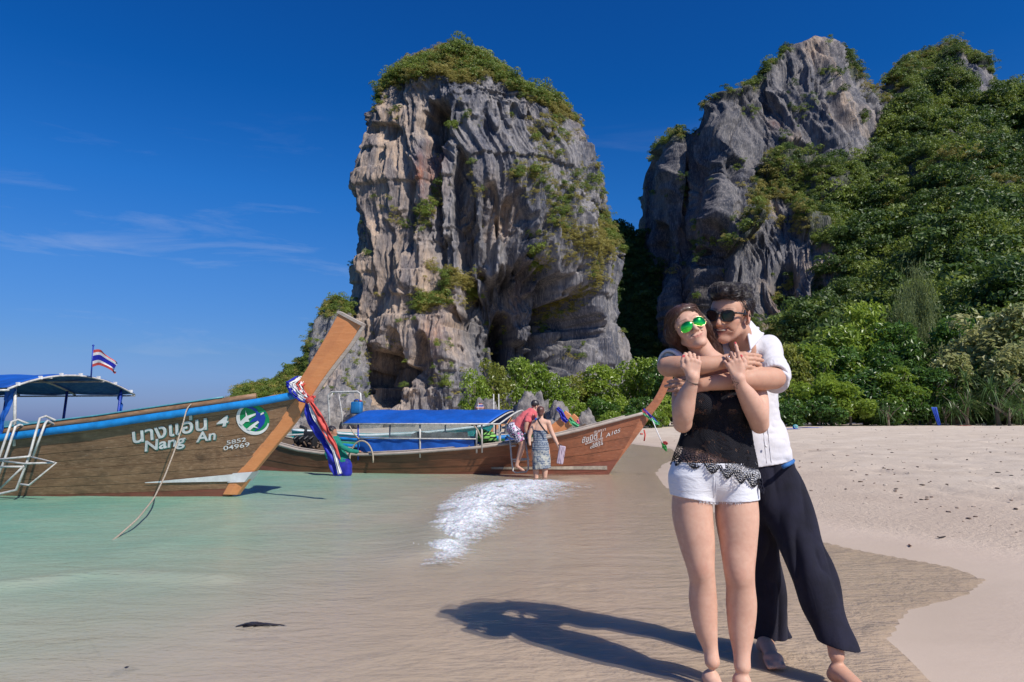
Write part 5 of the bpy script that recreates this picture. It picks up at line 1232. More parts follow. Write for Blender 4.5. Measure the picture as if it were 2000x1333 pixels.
# passengers' vests and bags seen through the sheet
M_VEST = paint('lime_vest', (.25, .60, .12), .7); 
for i, (px_, py_, m_, lb) in enumerate([(942, 852, M_VEST, 'lime-green life vest with black straps at the front end of the blue roof'), (955, 856, M_VEST, 'second lime-green life vest slumped beside the first')]):
    lv = thing('life_vest', lb, 'life vest', tuple(B2.world(*[(lambda q: (q[0], -.55 + .2 * i, q[1]))(B2.plane(px_, py_, -.55 + .2 * i))][0])), B2.ang, None)
    mb = MB(); mb.sphere((0, 0, 0), (.17, .10, .15), 14, 10); mb.build('vest_body', m_, lv, True)
    mb = MB()
    for z in (-.06, .02, .09): mb.tube([(.175 * math.cos(a) * math.sqrt(1 - (z / .16) ** 2), .107 * math.sin(a) * math.sqrt(1 - (z / .16) ** 2), z) for a in np.linspace(0, 2 * math.pi, 16)], .011, 5)
    mb.build('vest_strap', M_BLACK, lv, True)
# fender hoop of rope, drainpipe tied to the left post
mb = MB(); cx_, cz_ = B2.plane(706, 900, -.99); mb.tube([(cx_ + .27 * math.cos(a), -1.0, cz_ + .42 * math.sin(a)) for a in np.linspace(-.1, math.pi + .1, 20)], .018, 7); mb.build('rope_hoop', M_ROPE, B2.t, True)
a_ = B2.plane(683, 832, -.98); c_ = B2.plane(702, 858, -.98); mb = MB(); mb.tube([(a_[0], -.99, a_[1]), ((a_[0] + c_[0]) / 2 - .03, -1.0, (a_[1] + c_[1]) / 2), (c_[0], -1.0, c_[1])], .014, 6)
c2 = B2.plane(941, 858, -.98); a2 = B2.plane(925, 830, -.98); mb.tube([(a2[0], -.99, a2[1]), (a2[0] + .1, -1.0, a2[1] - .12), (c2[0], -1.0, c2[1])], .016, 6); mb.build('tie_rope', M_ROPE, B2.t, True)
# white goal-post frame with the blue jerrycan
def W2(px, py, y): x, z = B2.plane(px, py, y); return (x, y, z)
mb = MB(); mb.tube([W2(645, 860, -.2), W2(642, 790, -.2), W2(641, 772, -.2), W2(648, 766, -.2), W2(672, 766, -.2), W2(698, 765, -.2), W2(704, 769, -.2), W2(705, 790, -.2), W2(706, 830, -.2)], .022, 8)
mb.tube([W2(642, 782, -.2), W2(650, 768, -.2)], .014, 6); mb.tube([W2(662, 772, -.2), W2(669, 815, -.2), W2(668, 830, -.2)], .012, 6); mb.build('tubular_frame', M_STEEL, B2.t, True)
mb = MB()
for k in range(4): mb.tube([W2(692 + k * 3, 768, -.2), W2(697 + (k - 1.5) * 1.5, 786, -.2)], .006, 5)
mb.build('hanging_cords', M_ROPE, B2.t, True)
jx, jz = B2.plane(697, 797, -.22); jc = thing('jerrycan', 'blue plastic jerrycan hanging from the white frame of the red-brown boat', 'jerrycan', tuple(B2.world(jx, -.22, jz)), B2.ang)
mb = MB(); mb.box((0, 0, 0), (.25, .18, .28)); mb.build('can_body', paint('blue_jerrycan', (.02, .17, .42), .35, .2), jc, True, bevel=.035)
mb = MB(); mb.tube([(-.07, 0, .14), (-.05, 0, .185), (.03, 0, .185), (.05, 0, .14)], .014, 7); mb.build('can_handle', M_TARPD, jc, True)
mb = MB(); mb.tube([(.085, 0, .14), (.085, 0, .17)], .03, 10); mb.build('can_cap', M_RED, jc, True)
# engine, tail shaft, hoop and gear at the stern
mb = MB(); ex_, ez_ = B2.plane(600, 862, 0)
mb.box((ex_, 0, ez_ - .02), (.5, .34, .28)); mb.box((ex_ + .1, 0, ez_ + .16), (.28, .24, .14)); mb.tube([(ex_ - .1, .1, ez_ + .1), (ex_ - .1, .1, ez_ + .3), (ex_ - .25, .1, ez_ + .34)], .04, 8)
for k in range(4): mb.tube([(ex_ - .2 + k * .13, -.17, ez_ - .05), (ex_ - .2 + k * .13, -.26, ez_ + .06), (ex_ - .15 + k * .13, -.17, ez_ + .12)], .03, 7)
mb.build('engine', M_BLACK, B2.t, True, bevel=.02)
mb = MB(); mb.tube([W2(636, 846, .1), W2(560, 851, .1), W2(530, 853, .1)], .022, 7); mb.tube([W2(600, 860, 0), W2(555, 878, 0), W2(530, 896, 0)], .03, 7); mb.build('tail_shaft', M_STEEL, B2.t, True)
mb = MB(); hc = W2(539, 889, -.1); mb.tube([(hc[0] + .16 * math.cos(a), hc[1] + .05 * math.sin(a), hc[2] + .24 * math.sin(a)) for a in np.linspace(0, 2 * math.pi, 24)], .02, 7)
for a in (1.2, 3.6, 5.4): mb.tube([hc, (hc[0] + .16 * math.cos(a), hc[1], hc[2] + .24 * math.sin(a))], .012, 6)
mb.build('propeller_guard', M_BLACK, B2.t, True)
mb = MB()
for k in range(9): mb.tube([W2(575 + k * 9, 868 + 6 * math.sin(k * 2), -.3), W2(583 + k * 9, 872 + 4 * math.cos(k * 3), -.1), W2(592 + k * 8, 866 + 5 * math.sin(k), .15)], .022, 6)
mb.build('coiled_gear', W_DARK, B2.t, True)
# boarding ladder on the near side where the man climbs
ld2 = thing('boarding_ladder', 'rusty white ladder hung on the side of the red-brown boat under the climbing man', 'ladder', tuple(B2.world(0, 0, 0)), B2.ang)
yl = -1.12
for pts in ([(990, 852), (996, 858), (999, 895), (1002, 920), (1008, 924), (1028, 922), (1032, 916), (1031, 895), (1027, 868), (1024, 852)],):
    mb = MB(); mb.tube([W2(p[0], p[1], yl if p[1] > 854 else -.95) for p in pts], .018, 8); mb.build('ladder_rail', M_STEEL, ld2, True)
for a, b in (((1001, 898), (1031, 896)), ((1003, 902), (1034, 897)), ((998, 872), (1008, 871))):
    mb = MB(); mb.tube([W2(*a, yl), W2(*b, yl)], .015, 7); mb.build('ladder_step', M_STEEL, ld2, True)
# flowers / ribbons and painted paddle hanging at the prow
rb2 = thing('prow_ribbon', 'green, red and blue ribbons tied round the brown prow of the beached boat', 'ribbon', tuple(B2.world(0, 0, 0)), B2.ang)
for i, (m_, d_) in enumerate(((M_GREENR, 0), (M_RIBR, 3), (M_RIBB, 6))):
    ribbon('ribbon_wrap', [W2(1251 + d_, 802 - d_ * .4, -.09), W2(1262 + d_, 812 - d_ * .2, -.12), W2(1272 + d_, 820, -.12), W2(1280 + d_ * .6, 826, -.12)], [.04, .05, .05, .03], m_, rb2, i)
ribbon('ribbon_tail', [W2(1272, 818, -.14), W2(1282, 828, -.14), W2(1288, 827, -.14)], [.06, .06, .05], M_GREENR, rb2, 1)
mb = MB(); pts = [W2(1274, 820, -.14), W2(1281, 838, -.14), W2(1289, 856, -.14), W2(1294, 866, -.14)]
mb.tube(pts, .012, 6); mb.build('plaited_cord', M_WHITE, rb2, True)
ribbon('ribbon_tail', [W2(1292, 864, -.14), W2(1296, 870, -.14), W2(1302, 882, -.14)], [.02, .09, .03], paint('deep_green_cloth', (.02, .25, .04), .6), rb2, 4)
ribbon('ribbon_tail', [W2(1294, 864, -.14), W2(1299, 865, -.15), W2(1304, 868, -.14)], [.02, .07, .05], M_RED, rb2, 5)
mb = MB()
for pxy in ([(1258, 840), (1260, 850), (1258, 862)], [(1250, 848), (1256, 848)]): mb.tube([W2(*p, .35) for p in pxy], .018, 6)
mb.build('hanging_cords', M_RIBR, rb2, True)

# ======================= boats lying beyond the red-brown boat
def far_boat(name, label, bow, ang, L, h, beam, hull, rail, prow_m, prow_h, canopy=None):
    B = Boat(name, label, bow, ang, [(-L, h * 1.2), (-L * .6, h * .8), (-L * .3, h), (0, h * 1.45), (.9, h * 1.8)], [(-L, .35), (-L * .75, beam * .9), (-L * .4, beam), (-1.5, beam * .5), (0, .06)],
             [(-L, .1), (-L * .7, beam * .7), (-2.5, beam * .5), (0, .04)], .9, L, 'boats lying beyond the red-brown boat')
    vs = np.linspace(0, 1, 6)
    for k in range(5):
        for sd in (-1, 1): B.strake(vs[k] + .004, vs[k + 1] - .004, sd, hull, n=30)
    B.rail('rub_rail', [(-.02, -.10), (.035, -.10), (.035, 0), (-.02, 0)], 0, .018, rail, n=30)
    mb = MB(); mb.sweep([(.05, 0, 0), (.5, 0, h * .8), (.95, 0, h * 1.5), (1.35, 0, h * 1.5 + prow_h * .5), (1.6, 0, h * 1.5 + prow_h)], [(-.05, -.12), (.05, -.12), (.05, .12), (-.05, .12)], up=(1, 0, .2)); mb.build('prow', prow_m, B.t, bevel=.02)
    if canopy:
        xa, xb, z = canopy; ys = np.linspace(-beam, beam, 12); V = [(x, y, z + .25 * (1 - (y / beam) ** 2)) for x in np.linspace(xa, xb, 12) for y in ys]
        o = mesh_np('canopy_roof', np.array(V), grid_faces(12, 12, flip=True), hull, B.t); o.modifiers.new('thick', 'SOLIDIFY').thickness = .02
        for x in (xa + .2, (xa + xb) / 2, xb - .2):
            for y in (-beam * .95, beam * .95):
                mb = MB(); mb.tube([(x, y, h * .6), (x, y, z)], .025, 6); mb.build('canopy_post', M_STEEL, B.t, True)
    return B
M_TEALB = paint('teal_boat_paint', (.01, .30, .30), .45, .2); M_GRB = paint('green_boat_paint', (.06, .30, .12), .5, .2)
F1 = far_boat('long_tail_boat', 'teal-painted long-tail boat lying behind the stern of the red-brown boat', PZ(935, 868)[:2], math.radians(4), 8.8, .62, .95, M_TEALB, M_WHITE, W_PROW1, .3)
F2 = far_boat('long_tail_boat', 'green boat seen through the clear curtains of the blue-roofed boat', (P(1008, 822, 21)[0], 21), math.radians(-6), 7.5, .50, .85, M_GRB, M_RAIL1, W_PROW1, .62)
F3 = far_boat('long_tail_boat', 'far boat whose orange prow wears a green ribbon', (P(1036, 822, 24)[0], 24), math.radians(-8), 7.5, .50, .85, W_HULL2, M_RAIL1, W_PROW1, .55)
F4 = far_boat('long_tail_boat', 'furthest boat, its dark prow tied with a pink ribbon', (P(1066, 822, 27)[0], 27), math.radians(-8), 7.5, .42, .85, W_DARK, M_RAIL1, W_DARK, .30)
for B, m_, pts, lb in ((F2, M_RIBB, [(1088, 797, 0), (1095, 804, 0), (1101, 818, 0), (1108, 824, 0)], 'blue ribbon on the orange prow seen over the woman in the patterned dress'),
                       (F3, M_GREENR, [(1098, 803, 0), (1108, 812, 0), (1118, 826, 0), (1130, 833, 0)], 'green ribbon trailing from the second orange prow'),
                       (F4, M_PINK, [(1122, 813, 0), (1126, 818, 0), (1128, 826, 0), (1127, 833, 0)], 'pink ribbon on the dark prow furthest right')):
    t_ = thing('prow_ribbon', lb, 'ribbon', tuple(B.world(0, 0, 0)), B.ang, 'ribbons on the prows of the far boats')
    q_ = [(B.plane(a, b, -.15)[0], -.15, B.plane(a, b, -.15)[1]) for a, b, _ in pts]; ribbon('ribbon_band', q_, [.10, .14, .16, .12], m_, t_, 2)
# two bare poles and the little flag behind the roof
pl = thing('mooring_poles', 'pair of thin white poles standing behind the right end of the blue roof', 'poles', P(968, 822, 20))
for a in (966, 976):
    mb = MB(); x_, y_, z_ = P(a, 770, 20); x0_, _, z0_ = P(968, 822, 20); mb.tube([(x_ - x0_, 0, -1.5), (x_ - x0_ - .03, 0, z_ - z0_)], .02, 6); mb.build('pole', M_STEEL, pl, True)
fl2 = thing('flag', 'tiny Thai flag sticking up behind the front of the blue roof', 'flag', P(934, 800, 19)); 
for i, (a, b, m_) in enumerate(bounds):
    mb = MB(); mb.box((.055, 0, .16 - (a + b) / 2 * .13), (.11 + .03 * i, .004, (b - a) * .13)); mb.build('flag_stripe', m_, fl2)
mb = MB(); mb.tube([(0, 0, -.6), (0, 0, .19)], .008, 6); mb.build('flag_pole', M_STEEL, fl2, True)
pb = thing('bamboo_pole', 'pale green pole sticking up above the blue roof', 'pole', P(806, 806, 17)); mb = MB(); mb.tube([(-.22, 0, .03), (0, 0, -.02), (.22, .1, -.06), (.6, .2, -.16)], .02, 6); mb.build('pole', M_LBLUE, pb, True)

# dark red seat cushions under the blue roof
for i, px_ in enumerate((820, 846, 872, 898)):
    x_, z_ = B2.plane(px_, 852, .1); mb = MB(); mb.box((0, 0, 0), (.30, .55, .16)); o = mb.build('seat_cushion', paint('dark_red_cushion', (.16, .02, .03), .7), B2.t, bevel=.03); o.location = (x_, .1, z_ - .02); o.rotation_euler = (.1, .12 * (-1) ** i, .1)
# ---------------------------------------------------------------- people : blended solids turned into one surface
def rotm(ax, deg):
    a = math.radians(deg); c, s = math.cos(a), math.sin(a)
    return np.array({'x': [[1, 0, 0], [0, c, -s], [0, s, c]], 'y': [[c, 0, s], [0, 1, 0], [-s, 0, c]], 'z': [[c, -s, 0], [s, c, 0], [0, 0, 1]]}[ax])
def nrm_(v): v = np.array(v, float); return v / (np.linalg.norm(v) + 1e-12)
class Field:
    def __init__(s, lo, hi, h):
        s.lo = np.array(lo, float); s.h = h; s.n = (np.ceil((np.array(hi) - s.lo) / h).astype(int) + 1)
        s.D = np.full(tuple(s.n), 0.5, np.float32)
        s.ax = [(s.lo[i] + h * np.arange(s.n[i])).astype(np.float32) for i in range(3)]
    def sub(s, a, b):
        i0 = np.clip(np.floor((np.array(a) - s.lo) / s.h).astype(int), 0, s.n - 1); i1 = np.clip(np.ceil((np.array(b) - s.lo) / s.h).astype(int) + 1, 1, s.n)
        if (i1 <= i0).any(): return None
        sl = tuple(slice(i0[k], i1[k]) for k in range(3))
        P_ = (s.ax[0][sl[0]][:, None, None], s.ax[1][sl[1]][None, :, None], s.ax[2][sl[2]][None, None, :])
        return sl, P_
    def comb(s, sl, d, k, op='u'):
        a = s.D[sl]
        if op == 'u':
            if k <= 0: s.D[sl] = np.minimum(a, d); return
            h = np.clip(.5 + .5 * (a - d) / k, 0, 1); s.D[sl] = a + (d - a) * h - k * h * (1 - h)
        elif op == 's':   # smooth subtraction of d
            d = -d; h = np.clip(.5 - .5 * (a - d) / k, 0, 1); s.D[sl] = a + (d - a) * h + k * h * (1 - h)
        elif op == 'i':
            s.D[sl] = np.maximum(a, d)
    def rc(s, a, b, ra, rb, k=.01, op='u', flat=1.0, fdir=(0, 1, 0)):
        a = np.array(a, float); b = np.array(b, float); m = max(ra, rb) + k + 3 * s.h
        q = s.sub(np.minimum(a, b) - m, np.maximum(a, b) + m)
        if q is None: return
        sl, (X, Y, Z) = q
        px, py, pz = X - a[0], Y - a[1], Z - a[2]; ba = b - a
        if flat != 1.0:
            f = nrm_(fdir); w = (1 / flat - 1)
            dt = px * f[0] + py * f[1] + pz * f[2]; px = px + dt * f[0] * w; py = py + dt * f[1] * w; pz = pz + dt * f[2] * w
            ba = ba + f * ba.dot(f) * w
        L2 = ba.dot(ba) + 1e-12
        t = np.clip((px * ba[0] + py * ba[1] + pz * ba[2]) / L2, 0, 1)
        d = np.sqrt((px - t * ba[0]) ** 2 + (py - t * ba[1]) ** 2 + (pz - t * ba[2]) ** 2) - (ra + (rb - ra) * t)
        if flat != 1.0: d = d * (flat ** .5)
        s.comb(sl, d.astype(np.float32), k, op)
    def el(s, c, r, R=None, k=.01, op='u'):
        c = np.array(c, float); r = np.array(r, float) * np.ones(3); R = np.eye(3) if R is None else R
        m = r.max() + k + 3 * s.h; q = s.sub(c - m, c + m)
        if q is None: return
        sl, (X, Y, Z) = q; px, py, pz = X - c[0], Y - c[1], Z - c[2]
        u = [(px * R[0, i] + py * R[1, i] + pz * R[2, i]) / r[i] for i in range(3)]
        k0 = np.sqrt(u[0] ** 2 + u[1] ** 2 + u[2] ** 2); k1 = np.sqrt((u[0] / r[0]) ** 2 + (u[1] / r[1]) ** 2 + (u[2] / r[2]) ** 2) + 1e-6
        s.comb(sl, (k0 * (k0 - 1) / k1).astype(np.float32), k, op)
    def chain(s, pts, k=.02, flat=1.0, fdir=(0, 1, 0), sub=6):
        """one smooth tapering limb through the given (point, radius) stations"""
        Pn = np.array([p for p, r in pts], float); Rn = np.array([r for p, r in pts], float); n = len(Pn)
        if n > 2:
            t0 = np.r_[0, np.cumsum(np.linalg.norm(np.diff(Pn, axis=0), axis=1) + 1e-6)]; tt = np.concatenate([np.linspace(t0[i], t0[i + 1], sub, endpoint=False) for i in range(n - 1)] + [[t0[-1]]])
            Q = np.column_stack([Pn, Rn]); m = np.zeros_like(Q); dt = np.diff(t0)[:, None]; sl = np.diff(Q, axis=0) / dt
            m[1:-1] = (sl[:-1] * dt[1:] + sl[1:] * dt[:-1]) / (dt[1:] + dt[:-1]); m[0] = sl[0]; m[-1] = sl[-1]
            i = np.clip(np.searchsorted(t0, tt, side='right') - 1, 0, n - 2); h = (t0[i + 1] - t0[i])[:, None]; u = ((tt - t0[i])[:, None]) / h
            Q = (2 * u ** 3 - 3 * u ** 2 + 1) * Q[i] + (u ** 3 - 2 * u ** 2 + u) * h * m[i] + (-2 * u ** 3 + 3 * u ** 2) * Q[i + 1] + (u ** 3 - u ** 2) * h * m[i + 1]
            Pn, Rn = Q[:, :3], Q[:, 3]
        mg = Rn.max() + k + 3 * s.h; q = s.sub(Pn.min(0) - mg, Pn.max(0) + mg)
        if q is None: return
        keep, box, lo_ = s.D, q[0], [sl_.start for sl_ in q[0]]
        tmp = Field.__new__(Field); tmp.h = s.h; tmp.lo = s.lo + np.array(lo_) * s.h; tmp.D = np.full(keep[box].shape, .5, np.float32); tmp.n = np.array(tmp.D.shape); tmp.ax = [s.ax[i][box[i]] for i in range(3)]
        ke = k + .012
        for i in range(len(Pn) - 1):
            a, b, ra, rb = Pn[i], Pn[i + 1], Rn[i], Rn[i + 1]; m_ = max(ra, rb) + ke + 2 * s.h; qq = tmp.sub(np.minimum(a, b) - m_, np.maximum(a, b) + m_)
            if qq is None: continue
            sl_, (X, Y, Z) = qq; px, py, pz = X - a[0], Y - a[1], Z - a[2]; ba = b - a
            if flat != 1.0:
                f = nrm_(fdir); w = (1 / flat - 1); dtt = px * f[0] + py * f[1] + pz * f[2]; px = px + dtt * f[0] * w; py = py + dtt * f[1] * w; pz = pz + dtt * f[2] * w; ba = ba + f * ba.dot(f) * w
            t_ = np.clip((px * ba[0] + py * ba[1] + pz * ba[2]) / (ba.dot(ba) + 1e-12), 0, 1)
            d = np.sqrt((px - t_ * ba[0]) ** 2 + (py - t_ * ba[1]) ** 2 + (pz - t_ * ba[2]) ** 2) - (ra + (rb - ra) * t_)
            if flat != 1.0: d = d * (flat ** .5)
            tmp.D[sl_] = np.minimum(tmp.D[sl_], d)
        s.comb(box, tmp.D, k)
    def plane_cut(s, p, n, lo=None, hi=None):
        """keep the side opposite to n"""
        q = s.sub(s.lo if lo is None else lo, (s.lo + s.h * s.n) if hi is None else hi); sl, (X, Y, Z) = q; n = nrm_(n)
        s.comb(sl, ((X - p[0]) * n[0] + (Y - p[1]) * n[1] + (Z - p[2]) * n[2]).astype(np.float32), 0, 'i')
    def noise(s, amp, scale, seed=0, lo=None, hi=None, warp=(1, 1, 1), kind='f', oct=3):
        band = np.abs(s.D) < (abs(amp) * 2 + 3 * s.h)
        if lo is not None:
            m = np.zeros_like(band); sl, _ = s.sub(lo, hi); m[sl] = True; band &= m
        I = np.nonzero(band); p = np.stack([s.ax[i][I[i]] for i in range(3)], -1) * np.array(warp) * scale
        v = fbm(p, oct, seed=seed) if kind == 'f' else ridged(p, oct, seed=seed)
        s.D[I] += amp * v
    def mesh(s):
        D = s.D; S = D < 0; n = D.shape
        c = [S[a:n[0] - 1 + a, b:n[1] - 1 + b, d:n[2] - 1 + d] for a in (0, 1) for b in (0, 1) for d in (0, 1)]
        anyc = c[0].copy(); allc = c[0].copy()
        for q in c[1:]: anyc |= q; allc &= q
        mask = anyc & ~allc; I = np.nonzero(mask); N = len(I[0])
        idx = np.full(mask.shape, -1, np.int32); idx[I] = np.arange(N)
        val = {}
        for a in (0, 1):
            for b in (0, 1):
                for d in (0, 1): val[(a, b, d)] = D[I[0] + a, I[1] + b, I[2] + d]
        acc = np.zeros((N, 3)); cnt = np.zeros(N)
        cs = list(val.keys())
        for i in range(8):
            for j in range(i + 1, 8):
                A, B = cs[i], cs[j]
                if sum(abs(A[q] - B[q]) for q in range(3)) != 1: continue
                va, vb = val[A], val[B]; m = (va < 0) != (vb < 0); t = np.where(m, va / (va - vb + 1e-20), 0)
                for q in range(3): acc[:, q] += np.where(m, A[q] + t * (B[q] - A[q]), 0)
                cnt += m
        V = (np.stack(I, -1) + acc / cnt[:, None]) * s.h + s.lo
        Fs = []
        for ax in range(3):
            o1, o2 = (ax + 1) % 3, (ax + 2) % 3
            lo_ = [slice(None)] * 3; hi_ = [slice(None)] * 3; lo_[ax] = slice(0, -1); hi_[ax] = slice(1, None)
            for o in (o1, o2): lo_[o] = slice(1, -1); hi_[o] = slice(1, -1)
            a = S[tuple(lo_)]; b = S[tuple(hi_)]; E = np.nonzero(a != b)
            if not len(E[0]): continue
            base = [E[0].copy(), E[1].copy(), E[2].copy()]
            base[o1] += 1; base[o2] += 1
            def cell(d1, d2):
                q = [x.copy() for x in base]; q[o1] -= d1; q[o2] -= d2; return idx[q[0], q[1], q[2]]
            quad = np.stack([cell(0, 0), cell(1, 0), cell(1, 1), cell(0, 1)], -1)
            fl = a[E]; quad[~fl] = quad[~fl][:, ::-1]; Fs.append(quad[(quad >= 0).all(1)])
        return V, np.concatenate(Fs)

def relax(V, Fc, it, wfun=None, lam=.55):
    """a little surface smoothing ; wfun gives a 0..1 weight per vertex"""
    V = V.copy(); E = np.concatenate([Fc[:, [i, (i + 1) % 4]] for i in range(4)]); w = np.ones(len(V)) if wfun is None else wfun(V); n = len(V)
    cnt = np.bincount(E.ravel(), minlength=n).astype(float) + 1e-9
    for _ in range(it):
        a = np.stack([np.bincount(E[:, 0], V[E[:, 1], k], n) + np.bincount(E[:, 1], V[E[:, 0], k], n) for k in range(3)], -1) / cnt[:, None]
        V = V + (a - V) * (lam * w)[:, None]
    return V
def head(F, C, R, s=1.0, male=False, smile=0):
    """C centre of the cranium base ; local x = its left, -y face, z up"""
    L_ = lambda *p: C + R @ (np.array(p, float) * s)
    e = lambda p, r, k=.012, op='u', Q=np.eye(3): F.el(L_(*p), np.array(r) * s, R @ Q, k * s, op)
    c = lambda a, b, ra, rb, k=.008, op='u', flat=1, fd=(0, 1, 0): F.rc(L_(*a), L_(*b), ra * s, rb * s, k * s, op, flat, R @ np.array(fd, float))
    e((0, .018, .040), (.0745, .093, .080))                                  # cranium
    e((0, -.036, .030), (.062, .055, .062), .03)                             # forehead
    e((0, -.040, -.032), (.052, .048, .068), .03)                            # mid face
    jw = .050 if male else .044
    for sx in (-1, 1):
        c((sx * jw, .012, -.050), (sx * .018, -.066, -.093), .017 if male else .013, .014, .03)       # jaw
        e((sx * .040, -.058, -.016), (.022, .021, .020), .022)               # cheekbone
        e((sx * .033, -.064, -.045), (.020, .018, .022), .022)               # cheek
        c((sx * .012, -.084, .030), (sx * .045, -.070, .026), .009, .009, .012)  # brow
    e((0, -.078, -.094), (.020, .016, .015) if not male else (.024, .018, .018), .018)        # chin
    for sx in (-1, 1):
        e((sx * .032, -.092, .008), (.019, .014, .012), .012, 's')           # socket
        e((sx * .032, -.072, .008), (.013, .013, .013), .004)                # eyelid ball
    c((0, -.086, .016), (0, -.107, -.024), .0075, .0105, .008)               # nose ridge
    e((0, -.104, -.029), (.011, .012, .009), .006)
    for sx in (-1, 1):
        e((sx * .0125, -.094, -.032), (.0075, .010, .0075), .005)
        e((sx * .007, -.101, -.0385), (.0035, .005, .003), .003, 's')
    e((0, -.074, -.056), (.028, .020, .021), .018)                           # muzzle
    w = .026 + .006 * min(smile, 1); up = .003 + .007 * smile
    if smile >= 1: w, up = .035, .0125
    for sx in (-1, 1):
        if smile < 1:
            c((0, -.0930, -.0550), (sx * w * .55, -.0908, -.0560 + up * .4), .0032, .0030, .004); c((sx * w * .55, -.0925, -.0560 + up * .4), (sx * w, -.0835, -.058 + up), .0032, .0018, .004)
            c((0, -.0915, -.0635), (sx * w * .5, -.0900, -.0625 + up * .3), .0040, .0034, .004); c((sx * w * .5, -.0915, -.0625 + up * .3), (sx * w * .95, -.083, -.0590 + up), .0036, .0018, .004)
        else:
            c((0, -.0985, -.0495), (sx * w, -.076, -.050 + up), .0040, .0028, .003)
            c((0, -.0920, -.0735), (sx * w * .97, -.076, -.055 + up), .0048, .0028, .003)
        c((sx * (w + .004), -.079, -.054 + up), (sx * (w - .002), -.081, -.060 + up), .002, .002, .004, 's')
        c((sx * .017, -.092, -.036), (sx * (w + .009), -.075, -.054), .0016, .0022, .006, 's')   # fold
    if smile >= 1:
        for sx in (-1, 1): c((0, -.100, -.0620), (sx * (w - .006), -.082, -.0560 + up), .0095, .0040, .003, 's')
    else:
        [c((sx * w * .95, -.0865, -.0585 + up), (sx * w * .5, -.0965, -.0592 + up * .35), .0014, .0014, .002, 's') or c((sx * w * .5, -.0965, -.0592 + up * .35), (0, -.0990, -.0595), .0014, .0014, .002, 's') for sx in (-1, 1)]
    for sx in (-1, 1):                                                        # ears
        Q = rotm('z', sx * 24)
        e((sx * .080, .012, .002), (.0085, .021, .033), .005, 'u', Q); e((sx * .088, .006, .004), (.006, .012, .021), .004, 's', Q)
        e((sx * .076, .004, -.024), (.006, .009, .010), .004, 'u', Q)
    return L_

def hand(F, W, f, n, t, sc=1.0, bends=None, thumb=None, spread=1.0, plen=1.0, rs=1.0):
    """W wrist, f towards fingers, n out of the back, t towards thumb side ; bends per finger (mcp, pip, dip)"""
    f = nrm_(f); n = nrm_(np.array(n) - f * np.dot(n, f)); t = np.cross(n, f) * (1 if np.dot(np.cross(n, f), t) > 0 else -1)
    L_ = lambda a, b, c: W + (f * a + t * b + n * c) * sc
    offs = [.027, .009, -.0095, -.027]; mcp = [.082, .086, .082, .074]; lens = [(.040, .024, .020), (.044, .028, .021), (.041, .026, .021), (.032, .020, .018)]
    rad = [r_ * rs for r_ in (.0088, .0090, .0085, .0075)]
    for i in range(4):
        F.rc(L_(.004, offs[i] * .55, 0), L_(mcp[i] * plen, offs[i], .002), .0150 * sc * rs, .0105 * sc * rs, .010 * sc)
    F.rc(L_(.02, .016, -.004), L_(.055, .020, -.006), .014 * sc, .013 * sc, .012 * sc)
    nails = []
    for i in range(4):
        b = (bends or [(20, 25, 15)] * 4)[i]; p = L_(mcp[i] * plen, offs[i], .002); sp = math.radians((1.5 - i) * 4 * spread)
        d0 = f * math.cos(sp) + t * math.sin(sp); ang = 0; r = rad[i]
        F.el(p, .0112 * rs * sc, None, .006 * sc)
        for j in range(3):
            ang += math.radians(b[j]); d = d0 * math.cos(ang) - n * math.sin(ang); q = p + d * lens[i][j] * sc
            r2 = r * (.93 if j < 2 else .82); F.rc(p, q, r * sc, r2 * sc, .0025 * sc)
            if j < 2: F.el(q, r * 1.06 * sc, None, .003 * sc)
            nn_ = n * math.cos(ang) + d0 * math.sin(ang)
            if j == 2: nails.append((q + nn_ * r2 * .8 * sc - d * .001, nn_, d, r2 * sc))
            p = q; r = r2
    th = thumb or [(.028, .022, -.006), (.052, .046, -.012), (.080, .052, -.012), (.104, .048, -.012)]
    T = [L_(*q) for q in th]; rr = [.0145, .0115, .0100, .0085]
    for i in range(3): F.rc(T[i], T[i + 1], rr[i] * sc, rr[i + 1] * sc, .006 * sc if i else .012 * sc)
    d = nrm_(T[3] - T[2]); nails.append((T[3] + n * rr[3] * .8 * sc, n, d, rr[3] * sc))
    return nails, L_

def paint_verts(V, base, blobs, seed=0, mott=.06):
    c = np.tile(np.array(base, float), (len(V), 1)); nz = fbm(V * 14, 3, seed=seed)[:, None]; c = c * (1 + mott * nz)
    for p, r, col, st in blobs:
        d = np.linalg.norm((V - np.array(p)) / np.array(r), axis=1); w = (1 - smooth(.55, 1.0, d)) * st; c = c + (np.array(col) - c) * w[:, None]
    return c
def face_paint(c, V, C, R, s, w, up, lip, seam, brow, openm=False):
    q = (V - C) @ R / s; x, y, z = q[:, 0], q[:, 1], q[:, 2]; front = y < -.05
    u = np.clip(np.abs(x) / w, 0, 1); zs = -.0592 + up * u ** 1.6; taper = np.clip(1 - u ** 2.2, 0, 1)
    if openm: top, bot = zs + .0105 * taper ** .5, zs - .0165 * taper ** .7; inner = (z < zs + .0050 * taper ** .5) & (z > zs - .0100 * taper ** .7)
    else: top, bot = zs + .0048 * taper, zs - .0072 * taper; inner = np.abs(z - zs) < .0013
    m = front & (np.abs(x) < w) & (z < top) & (z > bot); c[m] = c[m] * .35 + np.array(lip) * .65
    m2 = front & (np.abs(x) < w * (1.06 if not openm else .9)) & inner; c[m2] = c[m2] * .2 + np.array(seam) * .8
    zb = .0335 + .004 * np.sin(np.clip((np.abs(x) - .012) / .04, 0, 1) * 2.4); b = front & (np.abs(x) > .012) & (np.abs(x) < .052) & (np.abs(z - zb) < .0032 * (1.25 - np.abs(x) / .07)); c[b] = c[b] * .4 + np.array(brow) * .6
    return c
